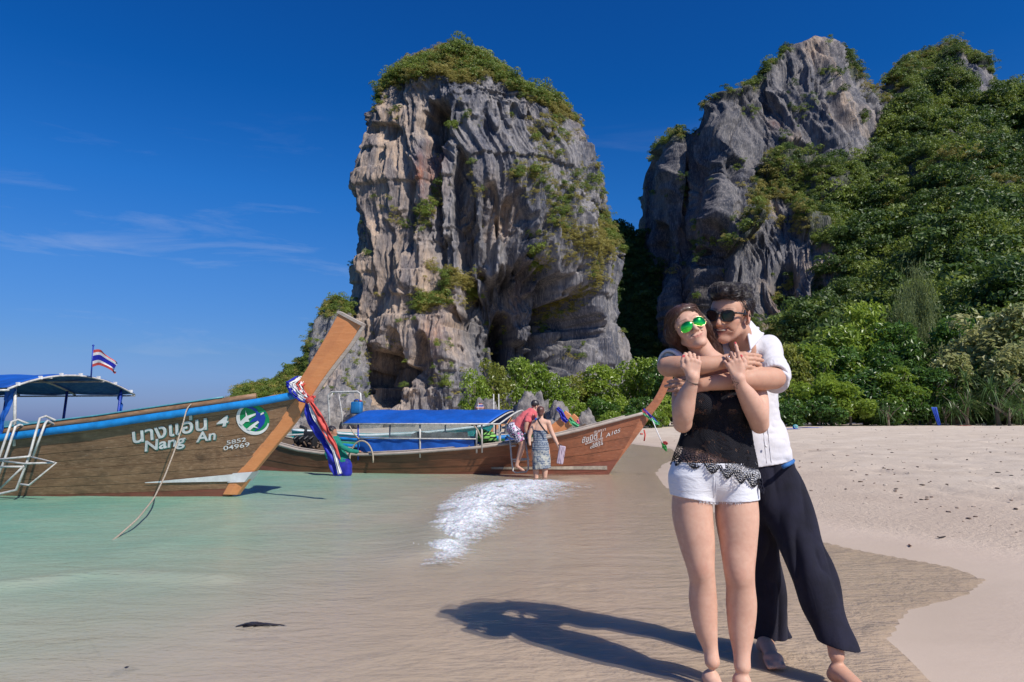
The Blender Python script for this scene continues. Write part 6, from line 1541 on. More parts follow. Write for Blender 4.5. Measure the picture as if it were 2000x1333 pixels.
def skinmat(name, rough=.58):
    t = NT(name); v = t.coord(); n = t.noise(v, 55, 5, .6); n2 = t.noise(v, 420, 2)
    n3 = t.noise(v, 11, 4, .6); c = t.mix(t.rng(n, .3, .7, 0, .22), t.attr('Col', 'Color'), (.42, .15, .10)); c = t.mix(t.rng(n3, .42, .72, 0, .30), c, (.36, .16, .11))
    t.set(Base_Color=c, Roughness=t.rng(n, .3, .7, rough * .85, rough * 1.15), Subsurface_Weight=.10, Subsurface_Scale=.015, Specular_IOR_Level=.28)
    t.b.inputs['Subsurface Radius'].default_value = (1, .35, .2); t.bump(t.math('ADD', n2, t.math('MULTIPLY', n, .6)), .12, .002)
    return t.m
M_SKIN = skinmat('skin')
def clothmat(name, col, col2=None, rough=.85, weave=700, wr=.35, wscale=16, sheen=.1, trans=0):
    t = NT(name); v = t.coord(); n = t.noise(v, 9, 4, .6); w = t.noise(v, weave, 2, .5); f = t.noise(t.coord((1, 1, .35)), wscale, 5, .62, .8)
    col2 = col2 or tuple(c * .8 for c in col)
    t.set(Base_Color=t.mix(t.rng(n, .35, .65, 0, 1), col2, col), Roughness=rough, Sheen_Weight=sheen, Specular_IOR_Level=.25)
    t.bump(t.math('ADD', t.math('MULTIPLY', f, 1.0), t.math('MULTIPLY', w, .06)), wr, .02)
    return t.m
def strands(F, roots, dirf, n, length, seg, rad, iso, seed, lift=.0, jitter=.25):
    """short hair locks that run over the field surface"""
    r = np.random.default_rng(seed); ax = F.ax
    def samp(p):
        q = (p - F.lo) / F.h; i = np.clip(q.astype(int), 0, np.array(F.n) - 2); f = q - i
        out = 0
        for a in (0, 1):
            for b in (0, 1):
                for c in (0, 1):
                    out = out + F.D[i[:, 0] + a, i[:, 1] + b, i[:, 2] + c] * np.abs(1 - a - f[:, 0]) * np.abs(1 - b - f[:, 1]) * np.abs(1 - c - f[:, 2])
        return out
    def grad(p, e=.004):
        g = np.stack([samp(p + np.array(d) * e) - samp(p - np.array(d) * e) for d in ((1, 0, 0), (0, 1, 0), (0, 0, 1))], -1); return g / (np.linalg.norm(g, axis=1)[:, None] + 1e-9)
    p = roots[r.integers(0, len(roots), n)] + r.normal(0, .002, (n, 3)); iso_ = iso + r.uniform(-.002, .004, n) ; jit = r.normal(0, jitter, (n, 3)); L_ = length * r.uniform(.6, 1.2, n)
    pts = []
    for k in range(seg + 1):
        g = grad(p); dd = samp(p); p = p - g * (dd - iso_ - lift * k / seg)[:, None]; pts.append(p.copy())
        d = dirf(p) + jit; d = d - g * (d * g).sum(1)[:, None]; d /= np.linalg.norm(d, axis=1)[:, None] + 1e-9; p = p + d * (L_ / seg)[:, None]
    Q = np.stack(pts, 1); tg = np.gradient(Q, axis=1); tg /= np.linalg.norm(tg, axis=2, keepdims=True) + 1e-9
    a = np.cross(tg, np.array([.3, .5, .8])); a /= np.linalg.norm(a, axis=2, keepdims=True) + 1e-9; b = np.cross(tg, a)
    w = (rad * (1 - (np.abs(np.linspace(-.9, 1, seg + 1)) ** 2) * .85))[None, :, None] * r.uniform(.6, 1.3, n)[:, None, None]
    ring = [Q + (a * math.cos(u) + b * math.sin(u)) * w for u in (0, 2.094, 4.189)]
    V = np.stack(ring, 2).reshape(-1, 3); base = (np.arange(n) * (seg + 1) * 3)[:, None, None]; i = np.arange(seg)[None, :, None] * 3; k = np.arange(3)[None, None]; k2 = (k + 1) % 3
    Fc = np.stack([base + i + k, base + i + k2, base + i + 3 + k2, base + i + 3 + k], -1).reshape(-1, 4)
    return V, Fc, np.repeat(r.uniform(0, 1, n), (seg + 1) * 3)
def hairmat(name, c1, c2):
    t = NT(name); n = t.noise(t.coord((1, 1, .3)), 60, 3); t.set(Base_Color=t.mix(t.math('MULTIPLY', t.math('ADD', t.attr('rnd', 'Fac'), n), .55), c1, c2), Roughness=.42, Specular_IOR_Level=.5)
    t.b.inputs['Coat Weight'].default_value = .08; return t.m
def local(o, V, origin): return V
def pp3(px, py, Y): return np.array(P(px, py, Y))
def ch(F, lst, k=.02, flat=1.0, fdir=(0, 1, 0)):
    """chain from (px, py, Y, half-width in pixels)"""
    F.chain([(pp3(a, b, Y), h * Y / FPX) for a, b, Y, h in lst], k, flat, fdir)
# ======================= the woman in front
WM = thing('person', 'smiling woman in black crochet top, white denim shorts and green mirrored sunglasses, hugged from behind', 'woman', (1.0, 3.05, 0))
def addW(name, V, F_, mat, parent=None, org=(1.0, 3.05, 0), **kw):
    return mesh_np(name, V - np.array(org), F_, mat, parent or WM, **kw)
F = Field((.60, 2.70, -.06), (1.26, 3.25, 1.78), .003)
Rw = rotm('y', -24) @ rotm('z', 2) @ rotm('x', -7)
Cw = pp3(1343.5, 644, 3.05) 
HL = head(F, Cw, Rw, .93, False, 0.6)
ch(F, [(1360, 668, 3.06, 21), (1378, 696, 3.06, 21.5), (1392, 716, 3.07, 25)], .018)
# torso
ch(F, [(1397, 730, 3.075, 34), (1402, 765, 3.07, 58), (1403, 800, 3.065, 58), (1403, 850, 3.065, 51), (1400, 880, 3.065, 56), (1396, 905, 3.07, 68)], .04, .66)
for q in ((1346, 940, 36), (1444, 942, 37)): F.el(pp3(q[0], q[1], 3.075), (q[2] * .00229, .078, .085), None, .04)
for s_ in ((1335, 1), (1470, -1)): ch(F, [(1398, 722, 3.075, 22), (s_[0] + 6 * s_[1], 735, 3.08, 18)], .03)
for q in (1372, 1432): F.el(pp3(q, 790, 2.99), (.058, .052, .056), None, .03)
# legs
ch(F, [(1354, 955, 3.07, 36), (1352, 975, 3.07, 37.5), (1352, 1000, 3.07, 38), (1361, 1060, 3.06, 33.5), (1369, 1112, 3.05, 25.5), (1372, 1135, 3.06, 24), (1373, 1172, 3.08, 26), (1379, 1230, 3.08, 21), (1389, 1276, 3.07, 13.5), (1391, 1292, 3.06, 14)], .012)
ch(F, [(1436, 955, 3.07, 37), (1438, 975, 3.07, 39), (1439, 1000, 3.07, 40.5), (1442, 1060, 3.06, 34.5), (1444, 1118, 3.04, 28), (1446, 1140, 3.05, 26.5), (1448, 1180, 3.07, 28), (1448, 1232, 3.07, 23.5), (1449, 1282, 3.05, 15.5), (1450, 1302, 3.04, 15)], .005)
F.el(pp3(1372, 1110, 3.022), (.026, .018, .034), None, .03); F.el(pp3(1446, 1122, 3.012), (.028, .018, .036), None, .03)
for fx_, Yf, d in ((1390, 3.05, .02), (1450, 3.02, .01)):
    a_ = np.array([P(fx_, 1290, Yf)[0], Yf, .055]); a_ = a_ + np.array([0, .02, -.018]); tt_ = a_ + np.array([d + .01, -.095, -.042])
    F.rc(a_, tt_, .034, .020, .02, flat=.8, fdir=(0, 0, 1)); F.rc(a_ + [0, .035, -.02], a_, .028, .03, .02)
    for k in range(5): q = tt_ + np.array([(k - 2) * .0135, -.008 + abs(k - 1) * .006, 0]); F.rc(q + [0, .03, .0], q + [0, -.014, -.006], .0095, .0082, .005)
# arms
ch(F, [(1336, 742, 3.08, 19), (1331, 785, 3.03, 19), (1333, 826, 2.97, 17.5)], .02)
ch(F, [(1333, 829, 2.96, 16), (1334, 806, 2.93, 21), (1341, 775, 2.90, 18), (1352, 745, 2.865, 12), (1353, 738, 2.86, 12)], .015)
ch(F, [(1472, 742, 3.08, 19), (1481, 785, 3.03, 19.5), (1483, 826, 2.97, 18)], .02)
ch(F, [(1483, 831, 2.96, 16), (1477, 806, 2.93, 21.5), (1461, 776, 2.90, 18.5), (1445, 748, 2.87, 12), (1443, 740, 2.865, 12)], .015)
# hands
n1, HR = hand(F, pp3(1353, 737, 2.862), (.05, .02, 1), (0, -1, .1), (-1, 0, 0), .93, [(38, 75, 40), (42, 80, 40), (42, 80, 40), (36, 75, 40)], [(.022, .018, -.004), (.045, .042, -.004), (.068, .044, -.008), (.094, .040, -.016)], .8, .90)
n2, HL2 = hand(F, pp3(1443, 739, 2.868), (-.30, 0, 1), (-.1, -1, .1), (1, 0, .1), .93, [(4, 10, 8), (30, 70, 45), (45, 78, 45), (50, 78, 40)], [(.022, .018, -.004), (.045, .044, -.006), (.068, .050, -.010), (.092, .046, -.018)], 1.4, .92)
V, Fc = F.mesh()
V = relax(V, Fc, 5, lambda v: smooth(.16, .20, np.linalg.norm(v - Cw, axis=1)) * smooth(.10, .13, np.minimum(np.linalg.norm(v - pp3(1355, 712, 2.87), axis=1), np.linalg.norm(v - pp3(1430, 712, 2.87), axis=1))) * smooth(.04, .10, v[:, 2])); V = relax(V, Fc, 14, lambda v: smooth(.10, .16, v[:, 2]) * smooth(1.0, .9, v[:, 2]))
bl = []
for sx in (-1, 1): bl += [(HL(sx * .042, -.062, -.025), (.03, .03, .025), (.60, .27, .20), .45)]
bl += [(pp3(1371, 1112, 2.98), (.04, .05, .045), (.55, .29, .215), .35), (pp3(1445, 1124, 2.97), (.04, .05, .045), (.55, .29, .215), .35)]
bl += [((1.12, 2.9, .03), (.08, .1, .06), (.50, .25, .19), .4)]
col = paint_verts(V, (.60, .375, .275), bl, 3); col = face_paint(col, V, Cw, Rw, .93, .029, .0045, (.47, .16, .135), (.20, .06, .05), (.16, .09, .06))
red_ = np.array([.50, .02, .05])
for nl in (n1, n2):
    for (q, nn_, d_, r_) in nl:
        dd = V - q; w_ = (np.abs(dd @ d_) < .006) & (np.linalg.norm(dd - (dd @ d_)[:, None] * d_, axis=1) < r_ * .75) & ((dd @ nn_) > -.003); col[w_] = red_
# small outlined star on the inner side of the wrist at the right of the picture
addW('body', V, Fc, M_SKIN, cols=col)
def on_surf(px, py, Y0, Y1, Fd, off=.0008):
    """first point of field Fd on the line through a pixel between two depths"""
    for Y in np.arange(Y0, Y1, .001):
        p = pp3(px, py, Y); i = np.clip(((p - Fd.lo) / Fd.h).astype(int), 0, np.array(Fd.n) - 1)
        if Fd.D[tuple(i)] < .0015: return pp3(px, py, Y - off - .0006)
    return pp3(px, py, Y1)
st = [(1431.5, 738.5), (1434.7, 746.5), (1443.5, 748), (1437.5, 753.5), (1441, 759.5), (1434.5, 756.2), (1429.8, 752.3), (1432.6, 747)]
st = [(1431.3, 739), (1435.2, 747.2), (1443.6, 747.8), (1438.2, 752.9), (1441, 760), (1434.6, 756), (1431, 757.5), (1431.8, 751.5)]
mb = MB()
for i in range(len(st)):
    a, b = st[i], st[(i + 1) % len(st)]; pts = [on_surf(a[0] + (b[0] - a[0]) * u, a[1] + (b[1] - a[1]) * u, 2.78, 2.95, F) for u in np.linspace(0, 1, 5)]
    mb.tube([tuple(q - np.array([1.0, 3.05, 0])) for q in pts], .0011, 4)
mb.build('star_tattoo', paint('tattoo_ink', (.03, .04, .05), .6), WM)
# bracelet and ring
mb = MB()
for q in range(2):
    pts = [on_surf(1337 + 28 * u, 741 + 9 * u + 3 * math.sin(u * 3) + (3 * u - 1) * q, 2.78, 2.9, F, .001) - np.array([1.0, 3.05, 0]) for u in np.linspace(.04, .96, 12)]
    bk2 = [pts[-1] + np.array([.004, .03, 0]), pts[-1] + np.array([-.01, .055, .0]), pts[0] + np.array([.01, .055, .0]), pts[0] + np.array([-.004, .03, 0])]
    mb.tube([tuple(x) for x in pts + bk2 + pts[:1]], .0011, 5)
mb.build('bracelet', paint('dark_cord', (.06, .04, .03), .5), WM, True)
mb = MB(); rc_ = HL2(.105, -.012, .008) - np.array([1.0, 3.05, 0]); mb.sphere(tuple(rc_), .0042, 8, 6); mb.build('ring', paint('silver', (.8, .8, .8), .15, .05, 6, 1.0), WM, True)
FW = F
# --- hair
H = Field((Cw[0] - .2, Cw[1] - .14, Cw[2] - .30), (Cw[0] + .18, Cw[1] + .2, Cw[2] + .17), .003)
hl = lambda *p: Cw + Rw @ (np.array(p, float) * .93)
H.el(hl(0, .024, .044), np.array((.084, .100, .083)) * .95, Rw, .01)
H.el(hl(0, -.040, .080), np.array((.060, .05, .034)) * .95, Rw, .03)
for sx in (-1, 1): H.rc(hl(sx * .050, -.030, .075), hl(sx * .083, .010, -.01), .024, .024, .02)
# long falls behind the shoulder and beside the neck
H.chain([(hl(-.076, .020, .02), .030), (pp3(1322, 650, 3.08), .026), (pp3(1323, 680, 3.09), .028), (pp3(1330, 706, 3.10), .030), (pp3(1336, 735, 3.11), .028)], .03)
H.chain([(hl(-.05, .06, .0), .040), (pp3(1336, 670, 3.12), .040), (pp3(1342, 712, 3.13), .040)], .03)
H.chain([(hl(.070, .030, .01), .028), (pp3(1393, 660, 3.10), .026), (pp3(1402, 692, 3.11), .026), (pp3(1410, 720, 3.12), .024)], .03)
H.chain([(hl(.02, .07, -.02), .05), (pp3(1375, 690, 3.14), .045)], .03)
# open the face
H.el(hl(0, -.085, -.030), np.array((.058, .055, .095)), Rw, .012, 's')
V0, F0 = H.mesh()
roots = V0
def hd(p):
    q = (p - Cw) @ Rw; d = np.stack([np.sign(q[:, 0] + .006) * .55 * (q[:, 2] > .04), .45 * (q[:, 2] > .03), -.25 - .9 * (q[:, 2] < .06)], -1); return d @ Rw.T
H.noise(.0035, 34, 5, warp=(1, 1, .25), kind='r'); V0, F0 = H.mesh()
addW('hair', V0, F0, hairmat('brown_hair', (.030, .014, .010), (.14, .072, .050)), attrs={'rnd': np.random.default_rng(1).uniform(.1, .5, len(V0))})
V1, F1_, r1 = strands(H, roots, hd, 1500, .11, 9, .0013, .0010, 3)
hs = addW('hair_locks', V1, F1_, bpy.data.materials['brown_hair'], attrs={'rnd': r1})
hs['kind'] = 'stuff'
# --- aviator glasses
GW = thing('sunglasses', 'aviator sunglasses with green mirrored lenses on the woman\'s nose', 'sunglasses', tuple(Cw))
t = NT('green_mirror'); rf_ = t.n('TexCoord'); sp_ = t.n('SeparateXYZ'); t.l(rf_.outputs['Reflection'], sp_.inputs[0])
t.set(Base_Color=(.10, .88, .10), Metallic=1.0, Roughness=.06); t.t.nodes.remove(rf_); M_GMIR = t.m
M_GOLD = paint('gold_wire', (.75, .50, .28), .25, .05, 8, 1.0)
def lensp(sx, n=40, grow=1.0):
    out = []
    for a in np.linspace(0, 2 * math.pi, n, endpoint=False):
        r = .0285 * (1 + .08 * math.cos(2 * a) + .10 * math.cos(a + 2.0)) * grow
        x = math.cos(a) * r * .98; z = math.sin(a) * r * .92 - .003
        if z < 0: x = x + .007 * (-z / .02)
        x -= .002
        out.append((sx * (.033 + x), z))
    return out
for sx in (-1, 1):
    pl_ = lensp(sx); cx0 = sx * .033
    Vv, rings = [], 8
    for q in range(rings + 1):
        for (x, z) in pl_:
            u = q / rings; xx = cx0 + (x - cx0) * u; z_ = z * u; Vv.append(Rw @ (np.array([xx, -.1035 - .006 * (1 - u * u) + .010 * (abs(xx) / .06) ** 2, z_ + .004]) * .95))
    Fl = [((q) * 40 + k, (q) * 40 + (k + 1) % 40, (q + 1) * 40 + (k + 1) % 40, (q + 1) * 40 + k) for q in range(rings) for k in range(40)]
    Fl = np.array(Fl) if sx < 0 else np.array(Fl)[:, ::-1]
    mesh_np('lens', np.array(Vv), Fl, M_GMIR, GW)
    mb = MB(); e_ = [Rw @ (np.array([x, -.1035 + .010 * (abs(x) / .06) ** 2, z + .004]) * .95) for x, z in pl_]; mb.tube([tuple(q) for q in e_ + [e_[0]]], .0011, 5)
    mb.tube([tuple(Rw @ (np.array(q) * .95)) for q in ((sx * .060, -.095, .012), (sx * .072, -.085, .013), (sx * .080, -.03, .012), (sx * .082, .01, .010))], .0011, 5)
    mb.sphere(tuple(Rw @ (np.array((sx * .066, -.093, .013)) * .95)), .0028, 8, 6); mb.build('frame', M_GOLD, GW, True)
mb = MB()
for z in (.012, .004): mb.tube([tuple(Rw @ (np.array(q) * .95)) for q in ((-.009, -.104, z), (0, -.108, z + .002), (.009, -.104, z))], .0012, 5)
mb.build('bridge', M_GOLD, GW, True)
# --- crochet top : a sheet wrapped round the torso, with its own stitch pattern
T = Field((.58, 2.80, .78), (1.22, 3.3, 1.55), .005)
def chT(lst, k=.04, flat=.66): T.chain([(pp3(a, b, Y), h * Y / FPX) for a, b, Y, h in lst], k, flat)
chT([(1401, 745, 3.07, 53), (1402, 765, 3.07, 62), (1403, 800, 3.065, 63), (1402, 850, 3.065, 64), (1398, 880, 3.065, 72), (1396, 925, 3.07, 83), (1395, 975, 3.075, 87)])
for q in (1372, 1432): T.el(pp3(q, 790, 2.985), (.062, .056, .062), None, .03)
def radial(Fd, cx, cy, th, z, rmax=.32):
    """outermost crossing of the field along a ray from the axis"""
    r = np.linspace(.02, rmax, 110); shp = th.shape; best = np.zeros(shp)
    for rr in r:
        x = cx + np.cos(th) * rr; y = cy + np.sin(th) * rr
        i = [np.clip(((a - Fd.lo[k]) / Fd.h), 0, Fd.n[k] - 1.001) for k, a in enumerate((x, y, z))]
        i0 = [a.astype(int) for a in i]; f = [a - b for a, b in zip(i, i0)]; d = 0
        for a in (0, 1):
            for b in (0, 1):
                for c in (0, 1): d = d + Fd.D[np.minimum(i0[0] + a, Fd.n[0] - 1), np.minimum(i0[1] + b, Fd.n[1] - 1), np.minimum(i0[2] + c, Fd.n[2] - 1)] * np.abs(1 - a - f[0]) * np.abs(1 - b - f[1]) * np.abs(1 - c - f[2])
        best = np.where(d < 0, rr, best)
    return best
cxT, cyT = P(1399, 860, 3.075)[0], 3.075
NT_, NZ_ = 420, 300
th = np.linspace(0, 2 * math.pi, NT_, endpoint=False)[None]
ztop = P(1400, 748, 3.0)[2]; zh = lambda th: P(1395, 935, 2.98)[2] + .022 * np.sin(th * 1 + 2.6)
scal = np.abs(np.sin(th * 11 / 1.0 * .5 * 2 / 2 * 1.0))           # scallops
sc_n = 14; ph_ = (th * sc_n / (2 * math.pi)) % 1.0
point = 1 - np.abs(ph_ * 2 - 1) ** 1.5
zlow = P(1395, 918, 2.98)[2] - .034 * point - .050 * np.cos(th)
u = np.linspace(0, 1, NZ_)[:, None]; Z_ = ztop + (zlow - ztop) * u; TH = th + 0 * u
Rr = radial(T, cxT, cyT, TH, Z_)
fold = (.0035 * np.sin(TH * 9 + Z_ * 14) + .004 * vnoise(np.stack([np.cos(TH) * 3, np.sin(TH) * 3, Z_ * 9], -1), 5)) * smooth(.35, .9, u)
Rr = Rr + .004 + fold
XX = cxT + np.cos(TH) * Rr; YY = cyT + np.sin(TH) * Rr
Vt = np.stack([XX, YY, Z_], -1)
arc = TH * .17 
uvt = np.stack([ph_ + 0 * u, (Z_ - zlow) / .1], -1).reshape(-1, 2)
# stitch pattern -> holes, evaluated per vertex in a fine attribute and in the shader
t = NT('black_crochet'); a1 = t.attr('arc', 'Fac'); a2 = t.attr('ht', 'Fac'); a3 = t.attr('phs', 'Fac')
cb = t.n('CombineXYZ'); t.l(a1, cb.inputs[0]); t.l(a2, cb.inputs[1])
# fine net
sx_ = t.math('SINE', t.math('MULTIPLY', a1, 2 * math.pi / .0085)); sy_ = t.math('SINE', t.math('MULTIPLY', a2, 2 * math.pi / .0085))
net = t.math('GREATER_THAN', t.math('MULTIPLY', t.math('ABSOLUTE', sx_), t.math('ABSOLUTE', sy_)), .55)
# fans of the two hem rows : rings round each scallop centre
def fan_holes(z0):
    dx = t.math('MULTIPLY', t.math('SUBTRACT', a3, .5), .072); dy = t.math('SUBTRACT', a2, z0)
    r = t.math('SQRT', t.math('ADD', t.math('MULTIPLY', dx, dx), t.math('MULTIPLY', dy, dy))); an = t.math('ARCTAN2', dx, dy)
    rings = t.math('GREATER_THAN', t.math('SINE', t.math('MULTIPLY', r, 2 * math.pi / .0095)), .15); spk = t.math('GREATER_THAN', t.math('SINE', t.math('MULTIPLY', an, 22)), -.1)
    return t.math('MULTIPLY', rings, spk), r
h1, r1_ = fan_holes(.052); h2, r2_ = fan_holes(.010)
low = t.math('LESS_THAN', a2, .078); mesh_zone = t.math('GREATER_THAN', t.noise(cb.outputs[0], 26, 2), .57)
band = t.math('MULTIPLY', t.math('GREATER_THAN', a2, .055), t.math('LESS_THAN', a2, .085))
fanmask = t.math('MULTIPLY', t.math('MAXIMUM', t.math('MULTIPLY', h1, t.math('GREATER_THAN', r1_, .008)), t.math('MULTIPLY', h2, t.math('GREATER_THAN', r2_, .006))), low)
upper = t.math('MULTIPLY', t.math('MULTIPLY', net, mesh_zone), t.math('GREATER_THAN', a2, .085))
dia = t.math('MULTIPLY', net, band)
hole = t.math('MAXIMUM', fanmask, t.math('MAXIMUM', upper, dia)); edge_ = t.math('GREATER_THAN', t.attr('edge', 'Fac'), .5); hole = t.math('MULTIPLY', hole, edge_)
n = t.noise(t.coord(), 300, 2); t.set(Base_Color=t.mix(n, (.004, .004, .006), (.013, .013, .020)), Roughness=.8, Specular_IOR_Level=.2)
t.bump(t.math('ADD', t.math('MULTIPLY', t.math('MULTIPLY', sx_, sy_), .6), n), .7, .003)
tp = t.n('BsdfTransparent'); ms = t.n('MixShader'); t.l(hole, ms.inputs[0]); t.l(t.b.outputs[0], ms.inputs[1]); t.l(tp.outputs[0], ms.inputs[2]); t.l(ms.outputs[0], t.out.inputs[0])
M_LACE = t.m
ht = (Z_ - (P(1395, 918, 2.98)[2] - .034 - .050 * np.cos(TH)))
top_ = addW('crochet_top', Vt.reshape(-1, 3), grid_faces(NZ_, NT_, wrap=True, flip=True), M_LACE, attrs={'arc': (TH * .165).ravel(), 'ht': ht.ravel(), 'phs': (ph_ + 0 * u).ravel(), 'edge': ((u < .985) + 0 * TH).ravel()})
# little picots along the scalloped hem
mb = MB(); Vh = Vt[-1] - np.array([1.0, 3.05, 0])
for k in range(0, NT_, 3): mb.sphere(tuple(Vh[k]), .0032, 6, 4)
mb.build('hem_picots', M_LACE if False else paint('black_yarn', (.01, .01, .014), .8), WM, True)['kind'] = 'stuff'
# straps
mb = MB()
for a, b, c in (((1362, 750, 2.99), (1362, 728, 3.0), (1360, 715, 3.06)), ((1436, 750, 2.99), (1434, 728, 3.0), (1430, 712, 3.06))): mb.tube([tuple(pp3(*q) - np.array([1.0, 3.05, 0])) for q in (a, b, c)], .006, 6)
mb.build('strap', paint('black_strap', (.01, .01, .014), .8), WM, True)
# --- denim shorts
S = Field((.62, 2.86, .62), (1.20, 3.32, .96), .003)
def chS(lst, k=.03, flat=1.0): S.chain([(pp3(a, b, Y), h * Y / FPX) for a, b, Y, h in lst], k, flat)
chS([(1397, 880, 3.07, 70), (1396, 899, 3.07, 78)], .03, .70)
for q in ((1345, 935, 37), (1445, 937, 38)): S.el(pp3(q[0], q[1], 3.075), (q[2] * .00229, .088, .088), None, .04)
chS([(1354, 935, 3.072, 40), (1351, 1003, 3.07, 42.5)], .03); chS([(1437, 935, 3.072, 41), (1440.5, 1006, 3.07, 43.5)], .012)
S.noise(.0035, 8, 8, warp=(.4, .5, 2.4), oct=2)
a_ = pp3(1350, 975, 3.0); S.plane_cut(pp3(1352, 976, 2.98), (-.16, 0, -1), S.lo, (P(1396, 900, 3.07)[0], 3.4, 1)); 
S.plane_cut(pp3(1440, 982, 2.98), (.05, 0, -1), (P(1396, 900, 3.07)[0], 2.8, .5), (1.3, 3.4, 1)); S.plane_cut(pp3(1395, 905, 2.98), (0, 0, 1))
V, Fc = S.mesh()
t = NT('white_denim'); v = t.coord(); n = t.noise(v, 7, 4); w = t.noise(t.coord((900, 900, 60)), 1, 1); f = t.noise(t.coord((1, 1, 3.2)), 13, 5, .62, .6)
t.set(Base_Color=t.mix(n, (.62, .63, .68), (.76, .76, .79)), Roughness=.85, Sheen_Weight=.1); t.bump(t.math('ADD', f, t.math('MULTIPLY', w, .06)), .4, .014); M_DENIM = t.m
sh_o = addW('denim_shorts', V, Fc, M_DENIM)
# frayed hem, fly seam, pocket seams
mb = MB(); rr = random.Random(9); O_ = np.array([1.0, 3.05, 0])
zc = V[:, 2]; 
for cx0, sg in ((1351, -1), (1440, 1)):
    c3 = pp3(cx0, 980, 3.07)
    for k in range(260):
        a = rr.uniform(0, 2 * math.pi); sel = None
        d = np.array([math.cos(a), math.sin(a)]); m_ = (np.abs((V[:, 0] - c3[0]) * d[1] - (V[:, 1] - c3[1]) * d[0]) < .004) & (((V[:, 0] - c3[0]) * d[0] + (V[:, 1] - c3[1]) * d[1]) > .03)
        if (cx0 < 1400): m_ &= V[:, 0] < P(1395, 980, 3.07)[0]
        else: m_ &= V[:, 0] > P(1395, 980, 3.07)[0]
        if not m_.any(): continue
        q = V[m_][V[m_][:, 2].argmin()] - O_; q2 = q + np.array([rr.uniform(-.005, .005), rr.uniform(-.004, .002), -rr.uniform(.003, .011)]); mb.tube([tuple(q), tuple(q2)], .0009, 3)
mb.build('frayed_hem', M_DENIM, WM)['kind'] = 'stuff'
mb = MB(); mb.tube([tuple(on_surf(1394 + .2 * (i % 2), y, 2.85, 3.05, S, .001) - O_) for i, y in enumerate(np.linspace(930, 972, 10))], .0016, 5)
mb.tube([tuple(on_surf(1399 - 3 * max(0, (y - 955) / 15), y, 2.85, 3.05, S, .001) - O_) for y in np.linspace(930, 970, 8)], .0010, 5); mb.build('fly_seam', M_DENIM, WM, True)
# ======================= the man behind her
MO = np.array([1.3, 3.3, 0])
MN = thing('person', 'laughing man in white linen shirt, navy trousers and black sunglasses hugging the woman from behind', 'man', tuple(MO))
def addM(name, V, F_, mat, parent=None, **kw): return mesh_np(name, V - MO, F_, mat, parent or MN, **kw)
F = Field((.60, 2.68, -.06), (1.62, 3.62, 1.86), .0035)
Rm = rotm('y', 9) @ rotm('z', -41) @ rotm('x', 13)
Cm = pp3(1425, 620, 3.13); SM = 1.06
ML = head(F, Cm, Rm, SM, True, 1)
ch(F, [(1442, 650, 3.17, 24), (1450, 678, 3.22, 25), (1452, 702, 3.27, 30)], .025)
ch(F, [(1445, 715, 3.32, 55), (1446, 760, 3.33, 66), (1455, 830, 3.34, 60), (1475, 900, 3.34, 56), (1495, 945, 3.34, 58)], .05, .62)
for q in ((1385, 694), (1500, 686)): ch(F, [(1446, 700, 3.29, 26), (q[0], q[1], 3.28, 22)], .04)
# right arm of the man (left in the picture)
ch(F, [(1380, 697, 3.28, 21), (1340, 706, 3.17, 20), (1305, 716, 3.06, 18)], .02)
ch(F, [(1304, 716, 3.05, 20), (1330, 716, 3.00, 20.5), (1370, 714, 2.955, 18), (1405, 709, 2.945, 14.5), (1424, 706, 2.945, 13)], .015)
n3, _ = hand(F, pp3(1420, 706, 2.945), (1, .05, .02), (0, -1, .2), (0, 0, 1), 1.0, [(6, 10, 8), (8, 14, 10), (10, 16, 10), (12, 20, 12)], [(.03, .020, -.006), (.058, .032, -.008), (.085, .034, -.006), (.108, .026, -.004)], -.15, .95, 1.14)
# left arm
ch(F, [(1500, 690, 3.26, 22), (1508, 716, 3.14, 21), (1513, 738, 3.04, 19)], .02)
ch(F, [(1512, 739, 3.03, 21), (1490, 740, 3.00, 23), (1450, 742, 2.965, 19.5), (1405, 747, 2.955, 16), (1372, 751, 2.96, 13)], .015)
n4, _ = hand(F, pp3(1378, 751, 2.965), (-1, .08, -.09), (0, -1, .1), (0, 0, 1), 1.0, [(6, 14, 10), (6, 12, 10), (8, 12, 10), (8, 14, 12)], [(.03, .020, -.006), (.055, .034, -.008), (.078, .038, -.006), (.10, .034, -.004)], .25, .92, 1.14)
# legs and feet
ch(F, [(1526, 975, 3.33, 28), (1554, 1050, 3.27, 24), (1584, 1120, 3.20, 20), (1612, 1200, 3.12, 19), (1632, 1265, 3.07, 14.5), (1634, 1280, 3.06, 14)], .02)
ch(F, [(1480, 975, 3.36, 22), (1486, 1060, 3.42, 15), (1492, 1120, 3.46, 14), (1500, 1190, 3.50, 14), (1496, 1248, 3.50, 13), (1496, 1252, 3.5, 13)], .02)
for (a_, dr) in ((np.array([P(1634, 1280, 3.06)[0], 3.05, .075]), np.array([.045, -.19, -.05])), (np.array([P(1492, 1250, 3.48)[0], 3.46, .065]), np.array([-.02, -.17, -.045]))):
    tt_ = a_ + dr; F.rc(a_, tt_, .038, .026, .02, flat=.78, fdir=(0, 0, 1)); F.rc(a_ + [0, .045, -.035], a_ + [0, 0, -.02], .03, .034, .02); f_ = nrm_([dr[0], dr[1], 0]); s_ = np.array([-f_[1], f_[0], 0])
    F.rc(a_ + dr * .8 + s_ * .022, a_ + dr * .8 - s_ * .022, .024, .022, .02)
    for k in range(5): q = tt_ + s_ * (k - 2) * .0165 + f_ * (.006 * (k - 1.2)) * (1 if dr[0] > 0 else -1) * .5; F.rc(q - f_ * .02, q + f_ * .026 + [0, 0, -.006], .0125, .0105, .006)
V, Fc = F.mesh()
